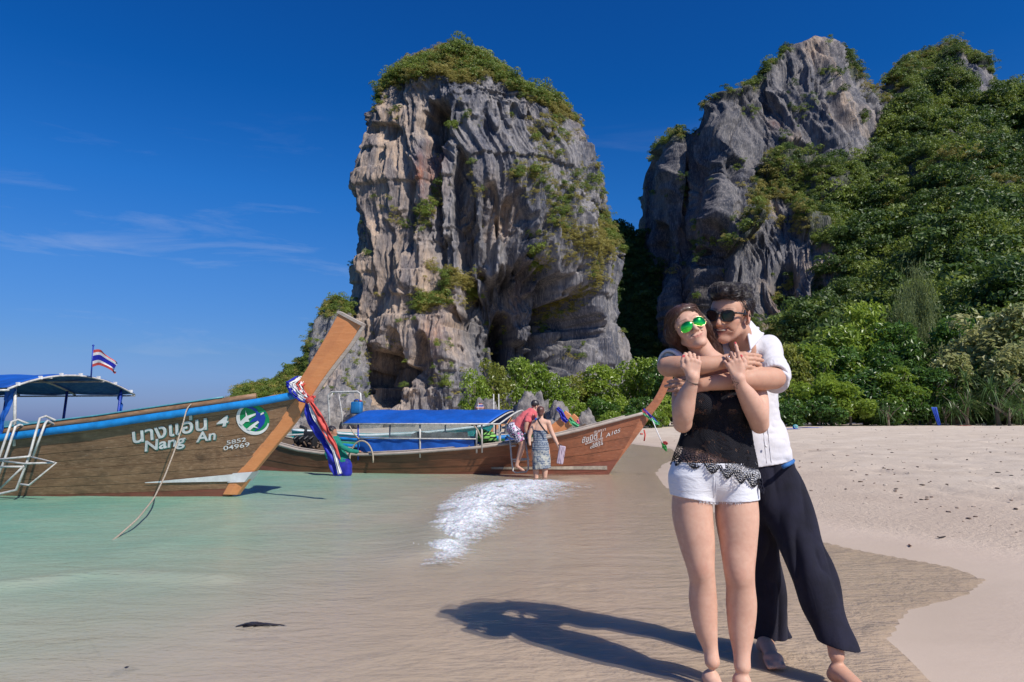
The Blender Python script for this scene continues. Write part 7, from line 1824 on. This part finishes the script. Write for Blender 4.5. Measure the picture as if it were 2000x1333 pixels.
V = relax(V, Fc, 4, lambda v: smooth(.18, .22, np.linalg.norm(v - Cm, axis=1)) * smooth(.10, .13, np.minimum(np.linalg.norm(v - pp3(1460, 706, 2.945), axis=1), np.linalg.norm(v - pp3(1335, 755, 2.96), axis=1))) * smooth(.05, .10, v[:, 2]))
bl = []
for sx in (-1, 1): bl += [(ML(sx * .045, -.058, -.02), (.03, .03, .025), (.52, .24, .17), .5), (ML(sx * .03, -.06, -.085), (.045, .05, .03), (.34, .21, .165), .35), (ML(sx * .085, .01, 0), (.02, .03, .035), (.62, .27, .20), .4), (ML(sx * .015, -.095, -.042), (.02, .012, .006), (.30, .18, .14), .35)]
bl += [(ML(0, -.08, -.1), (.035, .03, .02), (.34, .21, .165), .35)]
addM('body', V, Fc, M_SKIN, cols=face_paint(paint_verts(V, (.52, .305, .21), bl, 8), V, Cm, Rm, SM, .034, .0105, (.44, .18, .14), (.10, .02, .02), (.03, .02, .02), True))
FM = F
tm = paint('teeth', (.72, .68, .58), .3, .05)
mb = MB(); mb.sphere((0, 0, 0), (.027 * SM, .0145, .0050 * SM), 14, 8, Matrix(Rm.tolist())); o = mb.build('teeth', tm, MN, True); o.location = tuple(ML(.001, -.0782, -.0545) - MO)
# --- hair : short sides and a swept-up quiff
H = Field(Cm - [.2, .2, .08], Cm + [.2, .2, .22], .0032)
H.el(ML(0, .030, .052), np.array((.079, .094, .084)) * SM, Rm, .01)
for a, r in (((0, -.030, .104), .040), ((.035, -.015, .106), .038), ((-.035, -.020, .108), .036), ((0, .03, .114), .040), ((.03, .05, .105), .04), ((.02, -.050, .110), .034), ((-.02, -.058, .108), .034), ((0, -.078, .112), .030), ((-.035, -.062, .104), .030), ((.035, -.058, .108), .028)): H.el(ML(*a), np.array((r, r * 1.1, r * .8)) * SM, Rm, .02)
H.el(ML(0, -.085, .020), np.array((.064, .055, .062)) * SM, Rm, .008, 's')
for sx in (-1, 1):
    H.rc(ML(sx * .073, -.014, .03), ML(sx * .072, -.016, .012), .007, .004, .008); H.el(ML(sx * .090, .008, -.004), np.array((.026, .030, .040)) * SM, Rm, .006, 's')
H.plane_cut(ML(0, .05, -.055), Rm @ np.array([0, -.35, -1.0]))
V0, F0 = H.mesh(); roots = V0[(((V0 - Cm) @ Rm)[:, 2] > .045)]
def hd2(p):
    q = (p - Cm) @ Rm; top = smooth(.06, .10, q[:, 2]); d = np.stack([.35 * top + .1 * np.sin(q[:, 1] * 60), .75 * top + .35, .5 * top - .8 * (1 - top)], -1); return d @ Rm.T
H.noise(.007, 20, 15, warp=(1, .5, 1), kind='r', oct=2); H.noise(.002, 80, 16); V0, F0 = H.mesh()
addM('hair', V0, F0, hairmat('black_hair', (.008, .006, .007), (.045, .034, .036)), attrs={'rnd': np.random.default_rng(1).uniform(.1, .5, len(V0))})
V1, F1_, r1 = strands(H, roots, hd2, 2200, .05, 7, .0012, .001, 13, lift=.012, jitter=.18); addM('hair_locks', V1, F1_, bpy.data.materials['black_hair'], attrs={'rnd': r1})['kind'] = 'stuff'
# --- black sunglasses
GM = thing('sunglasses', 'black square sunglasses worn by the man', 'sunglasses', tuple(Cm))
t = NT('dark_lens'); t.set(Base_Color=(.012, .008, .010), Roughness=.08, Specular_IOR_Level=.7); M_DLENS = t.m
M_FRAME = paint('black_acetate', (.012, .012, .014), .3, .1)
g = lambda x, y, z: tuple(Rm @ (np.array([x, y, z]) * SM))
for sx in (-1, 1):
    pts = []
    for a in np.linspace(0, 2 * math.pi, 36, endpoint=False):
        ca, sa = math.cos(a), math.sin(a); e_ = 2 / 3.4; x = .0275 * np.sign(ca) * abs(ca) ** e_ * (1 - .10 * (sa < 0)); z = .0215 * np.sign(sa) * abs(sa) ** e_; pts.append((sx * (.0345 + x), z + .006 + (.003 if x > 0 and z > 0 else 0)))
    yv = lambda x: -.104 + .012 * (abs(x) / .06) ** 2
    Vv = [g(sx * .0345, yv(.0345) - .003, .006)] + [g(x, yv(x), z) for x, z in pts]; Fl = [(0, 1 + k, 1 + (k + 1) % 36) for k in range(36)]
    mesh_np('lens', np.array(Vv), np.array(Fl) if sx < 0 else np.array(Fl)[:, ::-1], M_DLENS, GM)
    mb = MB(); mb.tube([g(x * 1.0, yv(x) - .001, z) for x, z in pts + [pts[0]]], .0030, 6)
    mb.tube([g(sx * .060, -.090, .020), g(sx * .074, -.080, .020), g(sx * .080, -.03, .016), g(sx * .084, .012, .012), g(sx * .084, .024, .0)], [.0040, .0045, .0038, .003, .002], 6); mb.build('frame', M_FRAME, GM, True)
mb = MB(); mb.tube([g(-.010, -.104, .014), g(0, -.109, .016), g(.010, -.104, .014)], .0028, 6); mb.build('bridge', M_FRAME, GM, True)
# --- linen shirt
S = Field((.62, 2.86, .86), (1.50, 3.62, 1.62), .0035)
def chS(lst, k=.03, flat=1.0): S.chain([(pp3(a, b, Y), h * Y / FPX) for a, b, Y, h in lst], k, flat)
chS([(1445, 708, 3.31, 58), (1447, 760, 3.33, 72), (1453, 830, 3.34, 72), (1467, 880, 3.34, 76), (1470, 920, 3.34, 78)], .05, .66)
for q in ((1385, 694), (1500, 683)): chS([(1450, 694, 3.28, 30), (q[0], q[1], 3.275, 27.5)], .04)
chS([(1385, 696, 3.275, 27), (1345, 700, 3.18, 25), (1312, 706, 3.10, 23.5)], .025)
chS([(1502, 686, 3.26, 28), (1509, 712, 3.16, 27), (1515, 733, 3.08, 28)], .025)
chS([(1512, 728, 3.10, 28), (1517, 742, 3.055, 27)], .01)
S.noise(.009, 6, 21, warp=(1.3, 1, .8), oct=2); S.noise(.006, 11, 22, warp=(.8, 1, 1.5), kind='r', oct=2)
# openings : neck, cuffs, hem
S.rc(pp3(1448, 640, 3.14), pp3(1447, 700, 3.18), .052, .052, .006, 's'); S.rc(pp3(1447, 700, 3.17), pp3(1430, 745, 3.14), .045, .012, .006, 's')
q1 = pp3(1309, 712, 3.07); S.plane_cut(q1, (-.55, -.75, -.35), (.55, 2.8, 1.2), (P(1350, 700, 3.1)[0], 3.2, 1.6))
q2 = pp3(1506, 744, 3.04); S.plane_cut(q2, (-.35, -.80, -.45), (P(1478, 700, 3.1)[0], 2.8, 1.16), (1.6, 3.13, 1.45))
S.plane_cut(pp3(1500, 912, 3.2), (.13, 0, -1))
V, Fc = S.mesh(); V = relax(V, Fc, 2)
t = NT('white_linen'); v = t.coord(); n = t.noise(v, 5, 4); w = t.noise(v, 500, 2); f = t.noise(t.coord((1, 1, .8)), 10, 4, .55, .9)
t.set(Base_Color=t.mix(n, (.66, .64, .68), (.76, .75, .78)), Roughness=.9, Sheen_Weight=.15)
t.bump(t.math('ADD', f, t.math('MULTIPLY', w, .05)), .45, .018)
tr = t.n('BsdfTranslucent'); tr.inputs[0].default_value = (.7, .68, .7, 1); ms = t.n('MixShader'); ms.inputs[0].default_value = .18; t.l(t.b.outputs[0], ms.inputs[1]); t.l(tr.outputs[0], ms.inputs[2]); t.l(ms.outputs[0], t.out.inputs[0]); M_LINEN = t.m
addM('linen_shirt', V, Fc, M_LINEN)
# collar, placket, rolled cuffs, buttons
K = Field((.95, 2.95, 1.35), (1.32, 3.4, 1.72), .003)
col_l = [(1487, 664, 3.26), (1477, 650, 3.20), (1464, 660, 3.12), (1460, 680, 3.085)]
def slab(Fd, tri, th_):
    a, b, c = [pp3(*q) for q in tri]
    for u in np.linspace(0, 1, 26):
        p0 = a + (b - a) * u; p1 = a + (c - a) * u; Fd.rc(p0, p1, th_, th_, .004)
slab(K, [(1466, 628, 3.20), (1490, 655, 3.19), (1466, 682, 3.10)], .0035); slab(K, [(1466, 628, 3.20), (1466, 682, 3.10), (1461, 655, 3.12)], .0035)
K.rc(pp3(1490, 652, 3.20), pp3(1440, 640, 3.34), .006, .006, .01); K.rc(pp3(1480, 642, 3.22), pp3(1440, 632, 3.34), .008, .008, .01)
slab(K, [(1466, 685, 3.12), (1444, 700, 3.12), (1436, 745, 3.12)], .004)
V, Fc = K.mesh(); addM('collar', V, Fc, M_LINEN)
mb = MB()
for dx in (0, 9):
    pts = [on_surf(1484 + dx + (y - 770) * .10, y, 3.0, 3.5, S, .0012) for y in np.linspace(770, 905, 16)]
    mb.tube([tuple(p - MO) for p in pts], .0016, 5)
mb.build('placket_seam', M_LINEN, MN, True)
K = Field((.60, 2.86, 1.1), (1.50, 3.3, 1.5), .0032)
def cuff(Fd, c, ax, r, w, nseg=26, th_=.006, ell=1.0):
    ax = nrm_(ax); u_ = nrm_(np.cross(ax, [.2, .3, 1])); v_ = np.cross(ax, u_); pr = None
    for k in range(nseg + 1):
        a = 2 * math.pi * k / nseg; q = c + (u_ * math.cos(a) + v_ * math.sin(a)) * r * (1 + .05 * math.sin(3 * a)); 
        if pr is not None:
            for s_ in np.linspace(-.5, .5, 4): Fd.rc(pr + ax * w * s_, q + ax * w * s_, th_, th_, .006)
        pr = q
cuff(K, pp3(1311, 708, 3.075), (-.55, -.75, -.2), .054, .030); cuff(K, pp3(1512, 733, 3.055), (-.25, -.80, -.5), .058, .034)
K.noise(.003, 24, 5); V, Fc = K.mesh(); addM('rolled_cuff', V, Fc, M_LINEN)
mb = MB()
for y in (790, 830, 872): mb.sphere(tuple(pp3(1490 + (y - 790) * .08, y, 3.20) - MO), (.006, .003, .006), 8, 6)
mb.build('button', M_WHITEP, MN, True)
# --- trousers
T = Field((1.02, 2.9, .04), (1.64, 3.68, 1.02), .0038)
def chT(lst, k=.03, flat=1.0): T.chain([(pp3(a, b, Y), h * Y / FPX) for a, b, Y, h in lst], k, flat)
chT([(1478, 890, 3.34, 62), (1494, 925, 3.34, 60), (1504, 960, 3.34, 58)], .04, .72)
chT([(1524, 962, 3.33, 45), (1548, 1032, 3.28, 44.5), (1572, 1090, 3.23, 41), (1600, 1158, 3.17, 39.5), (1628, 1225, 3.11, 31), (1644, 1268, 3.08, 35), (1650, 1285, 3.07, 37)], .03, .85)
chT([(1478, 962, 3.36, 42), (1484, 1040, 3.41, 34), (1492, 1110, 3.45, 32), (1501, 1180, 3.49, 34), (1507, 1245, 3.52, 37), (1509, 1265, 3.53, 39)], .03, .85)
T.noise(.015, 6, 31, warp=(1, 1, .4), oct=2); T.noise(.010, 12, 32, warp=(1.2, 1, .35), kind='r', oct=1)
T.plane_cut(pp3(1645, 1273, 3.0), (-.2, 0, -1), (P(1570, 1200, 3.1)[0], 2.8, 0), (1.7, 3.30, .4)); T.plane_cut(pp3(1508, 1253, 3.45), (0, 0, -1), (1.0, 3.3, 0), (P(1560, 1250, 3.5)[0], 3.7, .3))
T.plane_cut(pp3(1500, 906, 3.3), (-.13, 0, 1)); V, Fc = T.mesh(); V = relax(V, Fc, 2)
M_NAVY = clothmat('navy_cotton', (.010, .010, .024), (.006, .006, .013), .85, 600, .35, 9, .04)
addM('trousers', V, Fc, M_NAVY)
mb = MB(); mb.tube([tuple(pp3(*q) - MO) for q in ((1528, 913, 3.17), (1538, 908, 3.17), (1548, 903, 3.26), (1549, 900, 3.32))], .010, 6); mb.build('waistband', paint('blue_waistband', (.03, .16, .45), .7), MN, True)
# --- his ring-less belt cord and her dark shawl end hanging at the hip
ribbon('hip_cord', [tuple(pp3(1484, 935, 3.0) - MO), tuple(pp3(1488, 955, 2.99) - MO), tuple(pp3(1491, 966, 2.99) - MO)], [.022, .016, .004], M_NAVY, MN, 3)
# ======================= people at the red-brown boat
def figure(org, lo, hi, h=.010): return Field(np.array(lo), np.array(hi), h)
def small_head(F, c, R, s=1.0):
    e = lambda p, r, k=.01, op='u': F.el(c + R @ (np.array(p) * s), np.array(r) * s, R, k * s, op)
    e((0, .018, .04), (.0745, .093, .08)); e((0, -.04, -.02), (.052, .052, .075), .03); e((0, -.08, -.09), (.02, .018, .016), .02); e((0, -.103, -.02), (.011, .014, .018), .01)
    for sx in (-1, 1): e((sx * .078, .012, 0), (.008, .018, .03), .004); F.rc(c + R @ (np.array((sx * .045, .01, -.05)) * s), c + R @ (np.array((sx * .018, -.066, -.09)) * s), .015 * s, .014 * s, .02); e((sx * .032, -.092, .008), (.016, .012, .01), .008, 's')
def addP(par, org, name, F, mat, **kw):
    V, Fc = F.mesh(); 
    if 'fn' in kw: kw['cols'] = kw.pop('fn')(V)
    return mesh_np(name, V - org, Fc, mat, par, **kw)
def bird(F_, c, R, parts, s=1):
    for p, r, op in parts: F_.el(c + R @ (np.array(p) * s), np.array(r) * s * 1.0, R, .01, op)
sk = lambda base, seed: (lambda V: paint_verts(V, base, [], seed))
# --- woman in the patterned strapless dress, seen from behind
Yd = 13.7; org = np.array(P(1057, 931, Yd)); org[2] = 0
Wd = thing('person', 'woman seen from behind in a patterned strapless dress, standing in the foam by the ladder', 'woman', tuple(org))
F = Field((org[0] - .45, Yd - .45, -.2), (org[0] + .5, Yd + .35, 1.45), .0085)
Rb = rotm('z', 172) @ rotm('x', 2); hc = pp3(1056, 806, Yd); small_head(F, hc, Rb, .92)
ch(F, [(1056, 814, Yd + .01, 4.6), (1057, 826, Yd + .01, 5.2)], .02)
ch(F, [(1057, 829, Yd, 10), (1055, 842, Yd, 14), (1055, 858, Yd, 13), (1056, 872, Yd, 16), (1057, 884, Yd, 17)], .04, .62)
for a, b in ((1044, 1050), (1071, 1064)): ch(F, [(b, 824, Yd, 5), (a, 826, Yd, 4.8)], .03)
ch(F, [(1071, 826, Yd, 4.8), (1077, 843, Yd, 4.4), (1083, 856, Yd - .05, 3.8), (1090, 870, Yd - .1, 2.6)], .02); F.rc(pp3(1090, 870, Yd - .1), pp3(1092, 876, Yd - .11), .03, .024, .01)
ch(F, [(1043, 826, Yd, 4.8), (1037, 842, Yd - .02, 4.4), (1034, 852, Yd - .03, 3.8), (1034, 863, Yd - .06, 2.6)], .02); F.rc(pp3(1034, 864, Yd - .06), pp3(1035, 869, Yd - .08), .03, .024, .01)
for x in (1047, 1064): ch(F, [(x, 886, Yd, 9), (x, 908, Yd, 6.5), (x, 918, Yd, 6.2), (x, 932, Yd, 4.5), (x, 938, Yd, 4.5)], .02); F.rc(pp3(x, 938, Yd), pp3(x, 938, Yd) + [0, .14, -.03], .035, .025, .02)
V, Fc = F.mesh(); V = relax(V, Fc, 1); mesh_np('body', V - org, Fc, M_SKIN, Wd, cols=paint_verts(V, (.58, .37, .27), [], 4))
D = Field((org[0] - .4, Yd - .4, .05), (org[0] + .4, Yd + .35, 1.1), .0085)
ch(D, [(1055, 842, Yd, 15), (1055, 858, Yd, 14.5), (1056, 875, Yd, 18), (1057, 893, Yd, 18.5), (1058, 914, Yd, 18.5)], .03, .72); D.noise(.016, 9, 3, warp=(1, 1, .35), kind='r', oct=2)
D.plane_cut(pp3(1056, 841, Yd), (0, 0, 1)); D.plane_cut(pp3(1058, 916, Yd), (.1, 0, -1)); V, Fc = D.mesh()
t = NT('patterned_dress'); v = t.coord(); wv_ = t.n('TexWave', wave_type='BANDS', bands_direction='Z'); wv_.inputs['Scale'].default_value = 7; wv_.inputs['Distortion'].default_value = 1.5; t.l(v, wv_.inputs['Vector'])
vo = t.n('TexVoronoi'); vo.inputs['Scale'].default_value = 34; t.l(v, vo.inputs['Vector']); z = t.n('SeparateXYZ'); t.l(v, z.inputs[0])
c = t.mix(t.math('GREATER_THAN', vo.outputs['Distance'], .36), (.04, .07, .13), (.25, .28, .30)); c = t.mix(t.rng(wv_.outputs['Fac'], .5, .6, 0, .75), c, (.05, .08, .15)); n = t.noise(v, 8, 4, .7)
c = t.mix(t.math('MULTIPLY', t.rng(n, .48, .56, 0, .85), t.math('LESS_THAN', z.outputs['Z'], .55)), c, (.42, .42, .36)); t.set(Base_Color=c, Roughness=.85)
mesh_np('patterned_dress', V - org, Fc, t.m, Wd)
Hh = Field(hc - .2, hc + .2, .006); Hh.el(hc + Rb @ np.array((0, .03, .045)), (.078, .094, .082), Rb, .01); Hh.el(hc + Rb @ np.array((0, .075, -.03)), (.055, .04, .06), Rb, .03); Hh.el(hc + Rb @ np.array((0, -.095, -.02)), (.06, .055, .09), Rb, .01, 's'); Hh.noise(.006, 45, 2, kind='r')
V, Fc = Hh.mesh(); mesh_np('hair', V - org, Fc, hairmat('auburn_hair', (.05, .018, .014), (.14, .055, .04)), Wd, attrs={'rnd': 0 * V[:, 0] + .4})
mb = MB(); mb.sweep([tuple(pp3(a, b, Yd - .17) - org) for a, b in ((1049, 818), (1055, 829), (1063, 840), (1071, 848))], [(-.016, -.004), (.016, -.004), (.016, .004), (-.016, .004)], up=(0, 1, 0)); mb.build('shoulder_strap', M_BLACK, Wd)
mb = MB(); mb.box(tuple(pp3(1047, 819, Yd - .08) - org), (.05, .05, .045)); mb.build('strap_pad', M_TARP, Wd, bevel=.01)
bgp = pp3(1096, 889, Yd - .13); ft = thing('beach_mat_bag', 'purple-striped folded bag held in the right hand of the woman in the dress', 'bag', tuple(bgp))
t = NT('striped_bag'); v = t.coord((1, 1, .12)); vo = t.n('TexVoronoi'); vo.inputs['Scale'].default_value = 60; t.l(v, vo.inputs['Vector']); t.set(Base_Color=t.mix(t.rng(vo.outputs['Distance'], .2, .5, 0, 1), (.07, .03, .08), (.42, .34, .40)), Roughness=.8)
mb = MB(); mb.box((0, 0, 0), (.13, .05, .36), Matrix.Rotation(math.radians(10), 3, 'Y')); mb.build('bag_body', t.m, ft, bevel=.02)
mb = MB(); mb.tube([(-.03, 0, .16), (-.05, 0, .20), (-.03, 0, .215), (.02, 0, .18)], .008, 6); mb.build('bag_handle', M_BLACK, ft, True)
# --- man in the pink shirt climbing the ladder
Yp = 13.95; org = np.array(P(1016, 925, Yp)); org[2] = 0
Wp = thing('person', 'man in pink T-shirt and flowered swim shorts bending over as he climbs the boat ladder', 'man', tuple(org))
F = Field((org[0] - .35, Yp - .45, -.02), (org[0] + .6, Yp + .5, 1.55), .0085)
Rp = rotm('y', 18) @ rotm('z', 118) @ rotm('x', 12); hc = pp3(1045, 795, Yp + .02); small_head(F, hc, Rp, .95)
ch(F, [(1043, 800, Yp + .02, 5), (1038, 808, Yp + .02, 6)], .03)
ch(F, [(1036, 811, Yp, 12), (1026, 822, Yp, 14.5), (1014, 832, Yp, 13), (1007, 842, Yp, 13.5)], .04, .9)
ch(F, [(1034, 812, Yp - .16, 5.5), (1029, 826, Yp - .2, 4.8), (1027, 836, Yp - .19, 4), (1029, 848, Yp - .17, 2.9)], .02); F.rc(pp3(1029, 849, Yp - .17), pp3(1031, 855, Yp - .16), .032, .024, .01)
ch(F, [(1036, 811, Yp + .16, 5.5), (1042, 828, Yp + .22, 4.6), (1046, 843, Yp + .22, 3.4)], .02)
ch(F, [(1007, 843, Yp - .07, 9), (1015, 856, Yp - .12, 8), (1020, 866, Yp - .13, 6.4), (1017, 882, Yp - .1, 5.8), (1012, 898, Yp - .08, 4.2), (1009, 909, Yp - .08, 3.4)], .02)
F.rc(pp3(1009, 911, Yp - .06), pp3(1020, 918, Yp - .12), .036, .026, .02); F.rc(pp3(1020, 918, Yp - .12), pp3(1024, 919.5, Yp - .13), .026, .016, .01)
ch(F, [(1008, 843, Yp + .1, 9), (1018, 852, Yp + .3, 8), (1018, 866, Yp + .42, 6)], .02)
V, Fc = F.mesh(); V = relax(V, Fc, 1); mesh_np('body', V - org, Fc, M_SKIN, Wp, cols=paint_verts(V, (.55, .33, .24), [], 5))
D = Field((org[0] - .35, Yp - .5, .8), (org[0] + .6, Yp + .5, 1.55), .0085)
ch(D, [(1038, 809, Yp, 12), (1027, 821, Yp, 17), (1014, 832, Yp, 15.5), (1005, 839, Yp, 14)], .04, .9); ch(D, [(1035, 811, Yp - .15, 7), (1030, 822, Yp - .2, 6.4)], .02); ch(D, [(1036, 811, Yp + .15, 7), (1041, 823, Yp + .2, 6.4)], .02)
D.rc(pp3(1024, 834, Yp - .05), pp3(1036, 826, Yp - .02), .11, .07, .04); D.noise(.016, 8, 7, oct=2, kind='r'); D.rc(pp3(1044, 801, Yp + .02), pp3(1039, 808, Yp + .02), .062, .05, .01, 's')
V, Fc = D.mesh(); mesh_np('pink_shirt', V - org, Fc, clothmat('pink_cotton', (.62, .13, .14), (.52, .10, .12), .85, 300, .3, 10), Wp)
D = Field((org[0] - .35, Yp - .45, .5), (org[0] + .4, Yp + .5, 1.1), .0085)
ch(D, [(1004, 838, Yp, 14.5), (1007, 843, Yp, 15)], .03); ch(D, [(1006, 842, Yp - .07, 11.5), (1015, 855, Yp - .12, 10.5), (1019, 861, Yp - .13, 10.5)], .03); ch(D, [(1006, 842, Yp + .1, 11.5), (1016, 852, Yp + .28, 10)], .03); D.noise(.010, 10, 9, kind='r', oct=2)
D.plane_cut(pp3(1019, 862, Yp - .13), (.45, -.1, -1), D.lo, (2, Yp + .05, 2)); V, Fc = D.mesh()
t = NT('flowered_shorts'); vo = t.n('TexVoronoi'); vo.inputs['Scale'].default_value = 13; t.l(t.coord(), vo.inputs['Vector']); n = t.noise(t.coord(), 22, 3, .6, 1.5)
c = t.mix(t.rng(n, .47, .53, 0, 1), (.02, .012, .05), (.62, .58, .66)); c = t.mix(t.math('LESS_THAN', vo.outputs['Distance'], .28), c, (.45, .10, .26)); t.set(Base_Color=c, Roughness=.8); mesh_np('swim_shorts', V - org, Fc, t.m, Wp)
Hh = Field(hc - .2, hc + .2, .006); Hh.el(hc + Rp @ np.array((0, .03, .05)), (.079, .094, .084), Rp, .01); Hh.el(hc + Rp @ np.array((0, -.095, -.01)), (.066, .055, .085), Rp, .01, 's'); Hh.plane_cut(hc + Rp @ np.array((0, .05, -.045)), Rp @ np.array((0, -.3, -1))); Hh.noise(.006, 50, 3, kind='r')
V, Fc = Hh.mesh(); mesh_np('hair', V - org, Fc, bpy.data.materials['black_hair'], Wp, attrs={'rnd': 0 * V[:, 0] + .3})
sh = pp3(1030, 858, Yp - .2); fo = thing('flip_flops', 'dark pair of flip-flops in the hand of the man in the pink shirt', 'flip-flops', tuple(sh))
mb = MB(); mb.box((0, 0, 0), (.09, .028, .22), Matrix.Rotation(math.radians(-25), 3, 'Y')); mb.build('sole', M_BLACK, fo, bevel=.012); mb = MB(); mb.tube([(-.03, -.02, .04), (0, -.045, .02), (.03, -.02, -.02)], .006, 6); mb.build('strap', M_TARPD, fo, True)
# --- man in the green shirt wading at the stern
Yg = 14.3; org = np.array(P(664, 924, Yg)); org[2] = 0
Wg = thing('person', 'dark-haired man in green long-sleeved shirt wading beside the stern of the red-brown boat', 'man', tuple(org))
F = Field((org[0] - .45, Yg - .4, -.3), (org[0] + .75, Yg + .35, 1.2), .0085)
Rg = rotm('y', -6) @ rotm('z', 78) @ rotm('x', 4); hc = pp3(650, 845, Yg); small_head(F, hc, Rg, .95)
ch(F, [(650, 851, Yg, 4.8), (650, 859, Yg, 5.5)], .03)
ch(F, [(651, 862, Yg, 11), (655, 876, Yg, 14.5), (661, 890, Yg, 13), (667, 903, Yg, 14.5), (669, 912, Yg, 14)], .04, .75)
for x in (662, 675): ch(F, [(x, 910, Yg, 9), (x + 1, 924, Yg, 7), (x + 1, 940, Yg, 5.5)], .02)
ch(F, [(659, 865, Yg - .12, 5.5), (668, 873, Yg - .2, 4.8), (682, 880, Yg - .16, 4), (696, 882, Yg - .05, 3)], .02); F.rc(pp3(697, 882, Yg - .05), pp3(704, 883, Yg), .03, .022, .01)
ch(F, [(643, 866, Yg + .05, 5.5), (640, 878, Yg + .02, 4.8), (641, 890, Yg - .03, 4)], .02)
V, Fc = F.mesh(); mesh_np('body', V - org, Fc, M_SKIN, Wg, cols=paint_verts(V, (.30, .15, .085), [], 6))
D = Field((org[0] - .45, Yg - .45, -.05), (org[0] + .8, Yg + .4, 1.1), .0085)
ch(D, [(651, 861, Yg, 12.5), (655, 876, Yg, 17), (661, 890, Yg, 15.5), (668, 903, Yg, 16.5)], .04, .78)
ch(D, [(658, 865, Yg - .12, 7), (668, 873, Yg - .2, 6.2), (682, 880, Yg - .16, 5.2), (697, 882, Yg - .05, 4.2)], .02); ch(D, [(644, 865, Yg + .05, 7), (640, 878, Yg + .02, 6.4), (641, 892, Yg - .03, 5.6)], .02)
D.noise(.014, 9, 12, oct=2, kind='r'); D.rc(pp3(650, 852, Yg), pp3(650, 858, Yg), .06, .05, .01, 's'); V, Fc = D.mesh(); mesh_np('green_shirt', V - org, Fc, clothmat('green_cotton', (.008, .20, .14), (.006, .13, .10), .8, 300, .3, 10), Wg)
D = Field((org[0] - .3, Yg - .4, -.3), (org[0] + .4, Yg + .35, .35), .0085); ch(D, [(668, 900, Yg, 15), (670, 912, Yg, 16)], .03, .8); ch(D, [(663, 908, Yg, 10.5), (663, 924, Yg, 10.5)], .02); ch(D, [(676, 908, Yg, 10.5), (677, 924, Yg, 10.5)], .02); D.noise(.008, 10, 3); V, Fc = D.mesh()
mesh_np('blue_shorts', V - org, Fc, clothmat('blue_nylon', (.015, .02, .30), (.01, .012, .18), .6), Wg)
Hh = Field(hc - .2, hc + .22, .006); Hh.el(hc + Rg @ np.array((0, .03, .055)), (.086, .10, .09), Rg, .01); Hh.el(hc + Rg @ np.array((0, .06, -.02)), (.07, .06, .07), Rg, .02); Hh.el(hc + Rg @ np.array((0, -.095, -.01)), (.07, .058, .085), Rg, .01, 's'); Hh.noise(.012, 34, 3, kind='r')
V, Fc = Hh.mesh(); mesh_np('hair', V - org, Fc, bpy.data.materials['black_hair'], Wg, attrs={'rnd': 0 * V[:, 0] + .3})

# ---------------------------------------------------------------- things in the shallow water
def weed(name, label, px, py, L_, rz, seed, z=.006):
    x, y, _ = PZ(px, py, 0); r = np.random.default_rng(seed); mb = MB()
    for k in range(9):
        a = r.uniform(-.25, .25); o = r.uniform(-.25, .25, 2) * [L_, L_ * .12]; l = L_ * r.uniform(.35, .9); p = [(o[0] - l / 2, o[1] - l / 2 * a, z - .008), (o[0] - l / 6, o[1] + r.uniform(-.01, .01), z + r.uniform(0, .012)), (o[0] + l / 6, o[1] + r.uniform(-.01, .01), z + r.uniform(-.004, .010)), (o[0] + l / 2, o[1] + l / 2 * a, z - .010)]
        mb.sweep(p, [(-.010, -.001), (.010, -.002), (.010, .002), (-.010, .003)])
    o = mb.build(name, M_WEED, None, True); o.location = (x, y, 0); o.rotation_euler[2] = rz; return tag(o, label, 'leaf')
M_WEED = paint('wet_dark_leaf', (.035, .030, .035), .35, .4)
weed('floating_palm_leaf', 'dark torn leaf floating in the shallow water at the lower left', 508, 1223, .26, .03, 3)
weed('sunken_leaf', 'small dark leaf under the water near the bottom edge', 240, 1306, .11, .95, 5, -.012)
# ---------------------------------------------------------------- pieces that belong to a part become its sub-parts
SUBPARTS = {'emblem_moon': 'emblem', 'emblem_swallow': 'emblem', 'prow_trim': 'prow', 'frayed_hem': 'denim_shorts', 'fly_seam': 'denim_shorts', 'hem_picots': 'crochet_top', 'strap': 'crochet_top', 'hair_locks': 'hair',
            'collar': 'linen_shirt', 'rolled_cuff': 'linen_shirt', 'button': 'linen_shirt', 'placket_seam': 'linen_shirt', 'star_tattoo': 'body', 'waistband': 'trousers', 'canopy_tie': 'canopy_roof', 'strap_pad': 'shoulder_strap', 'teeth': 'body'}
for o in list(COL.objects):
    if o.parent is None or o.parent.parent is not None: continue
    k = SUBPARTS.get(o.name.split('.')[0])
    if not k: continue
    sib = [c for c in o.parent.children if c.name.split('.')[0] == k]
    if sib: o.parent = sib[0]
# glare-free file : nothing left unlinked
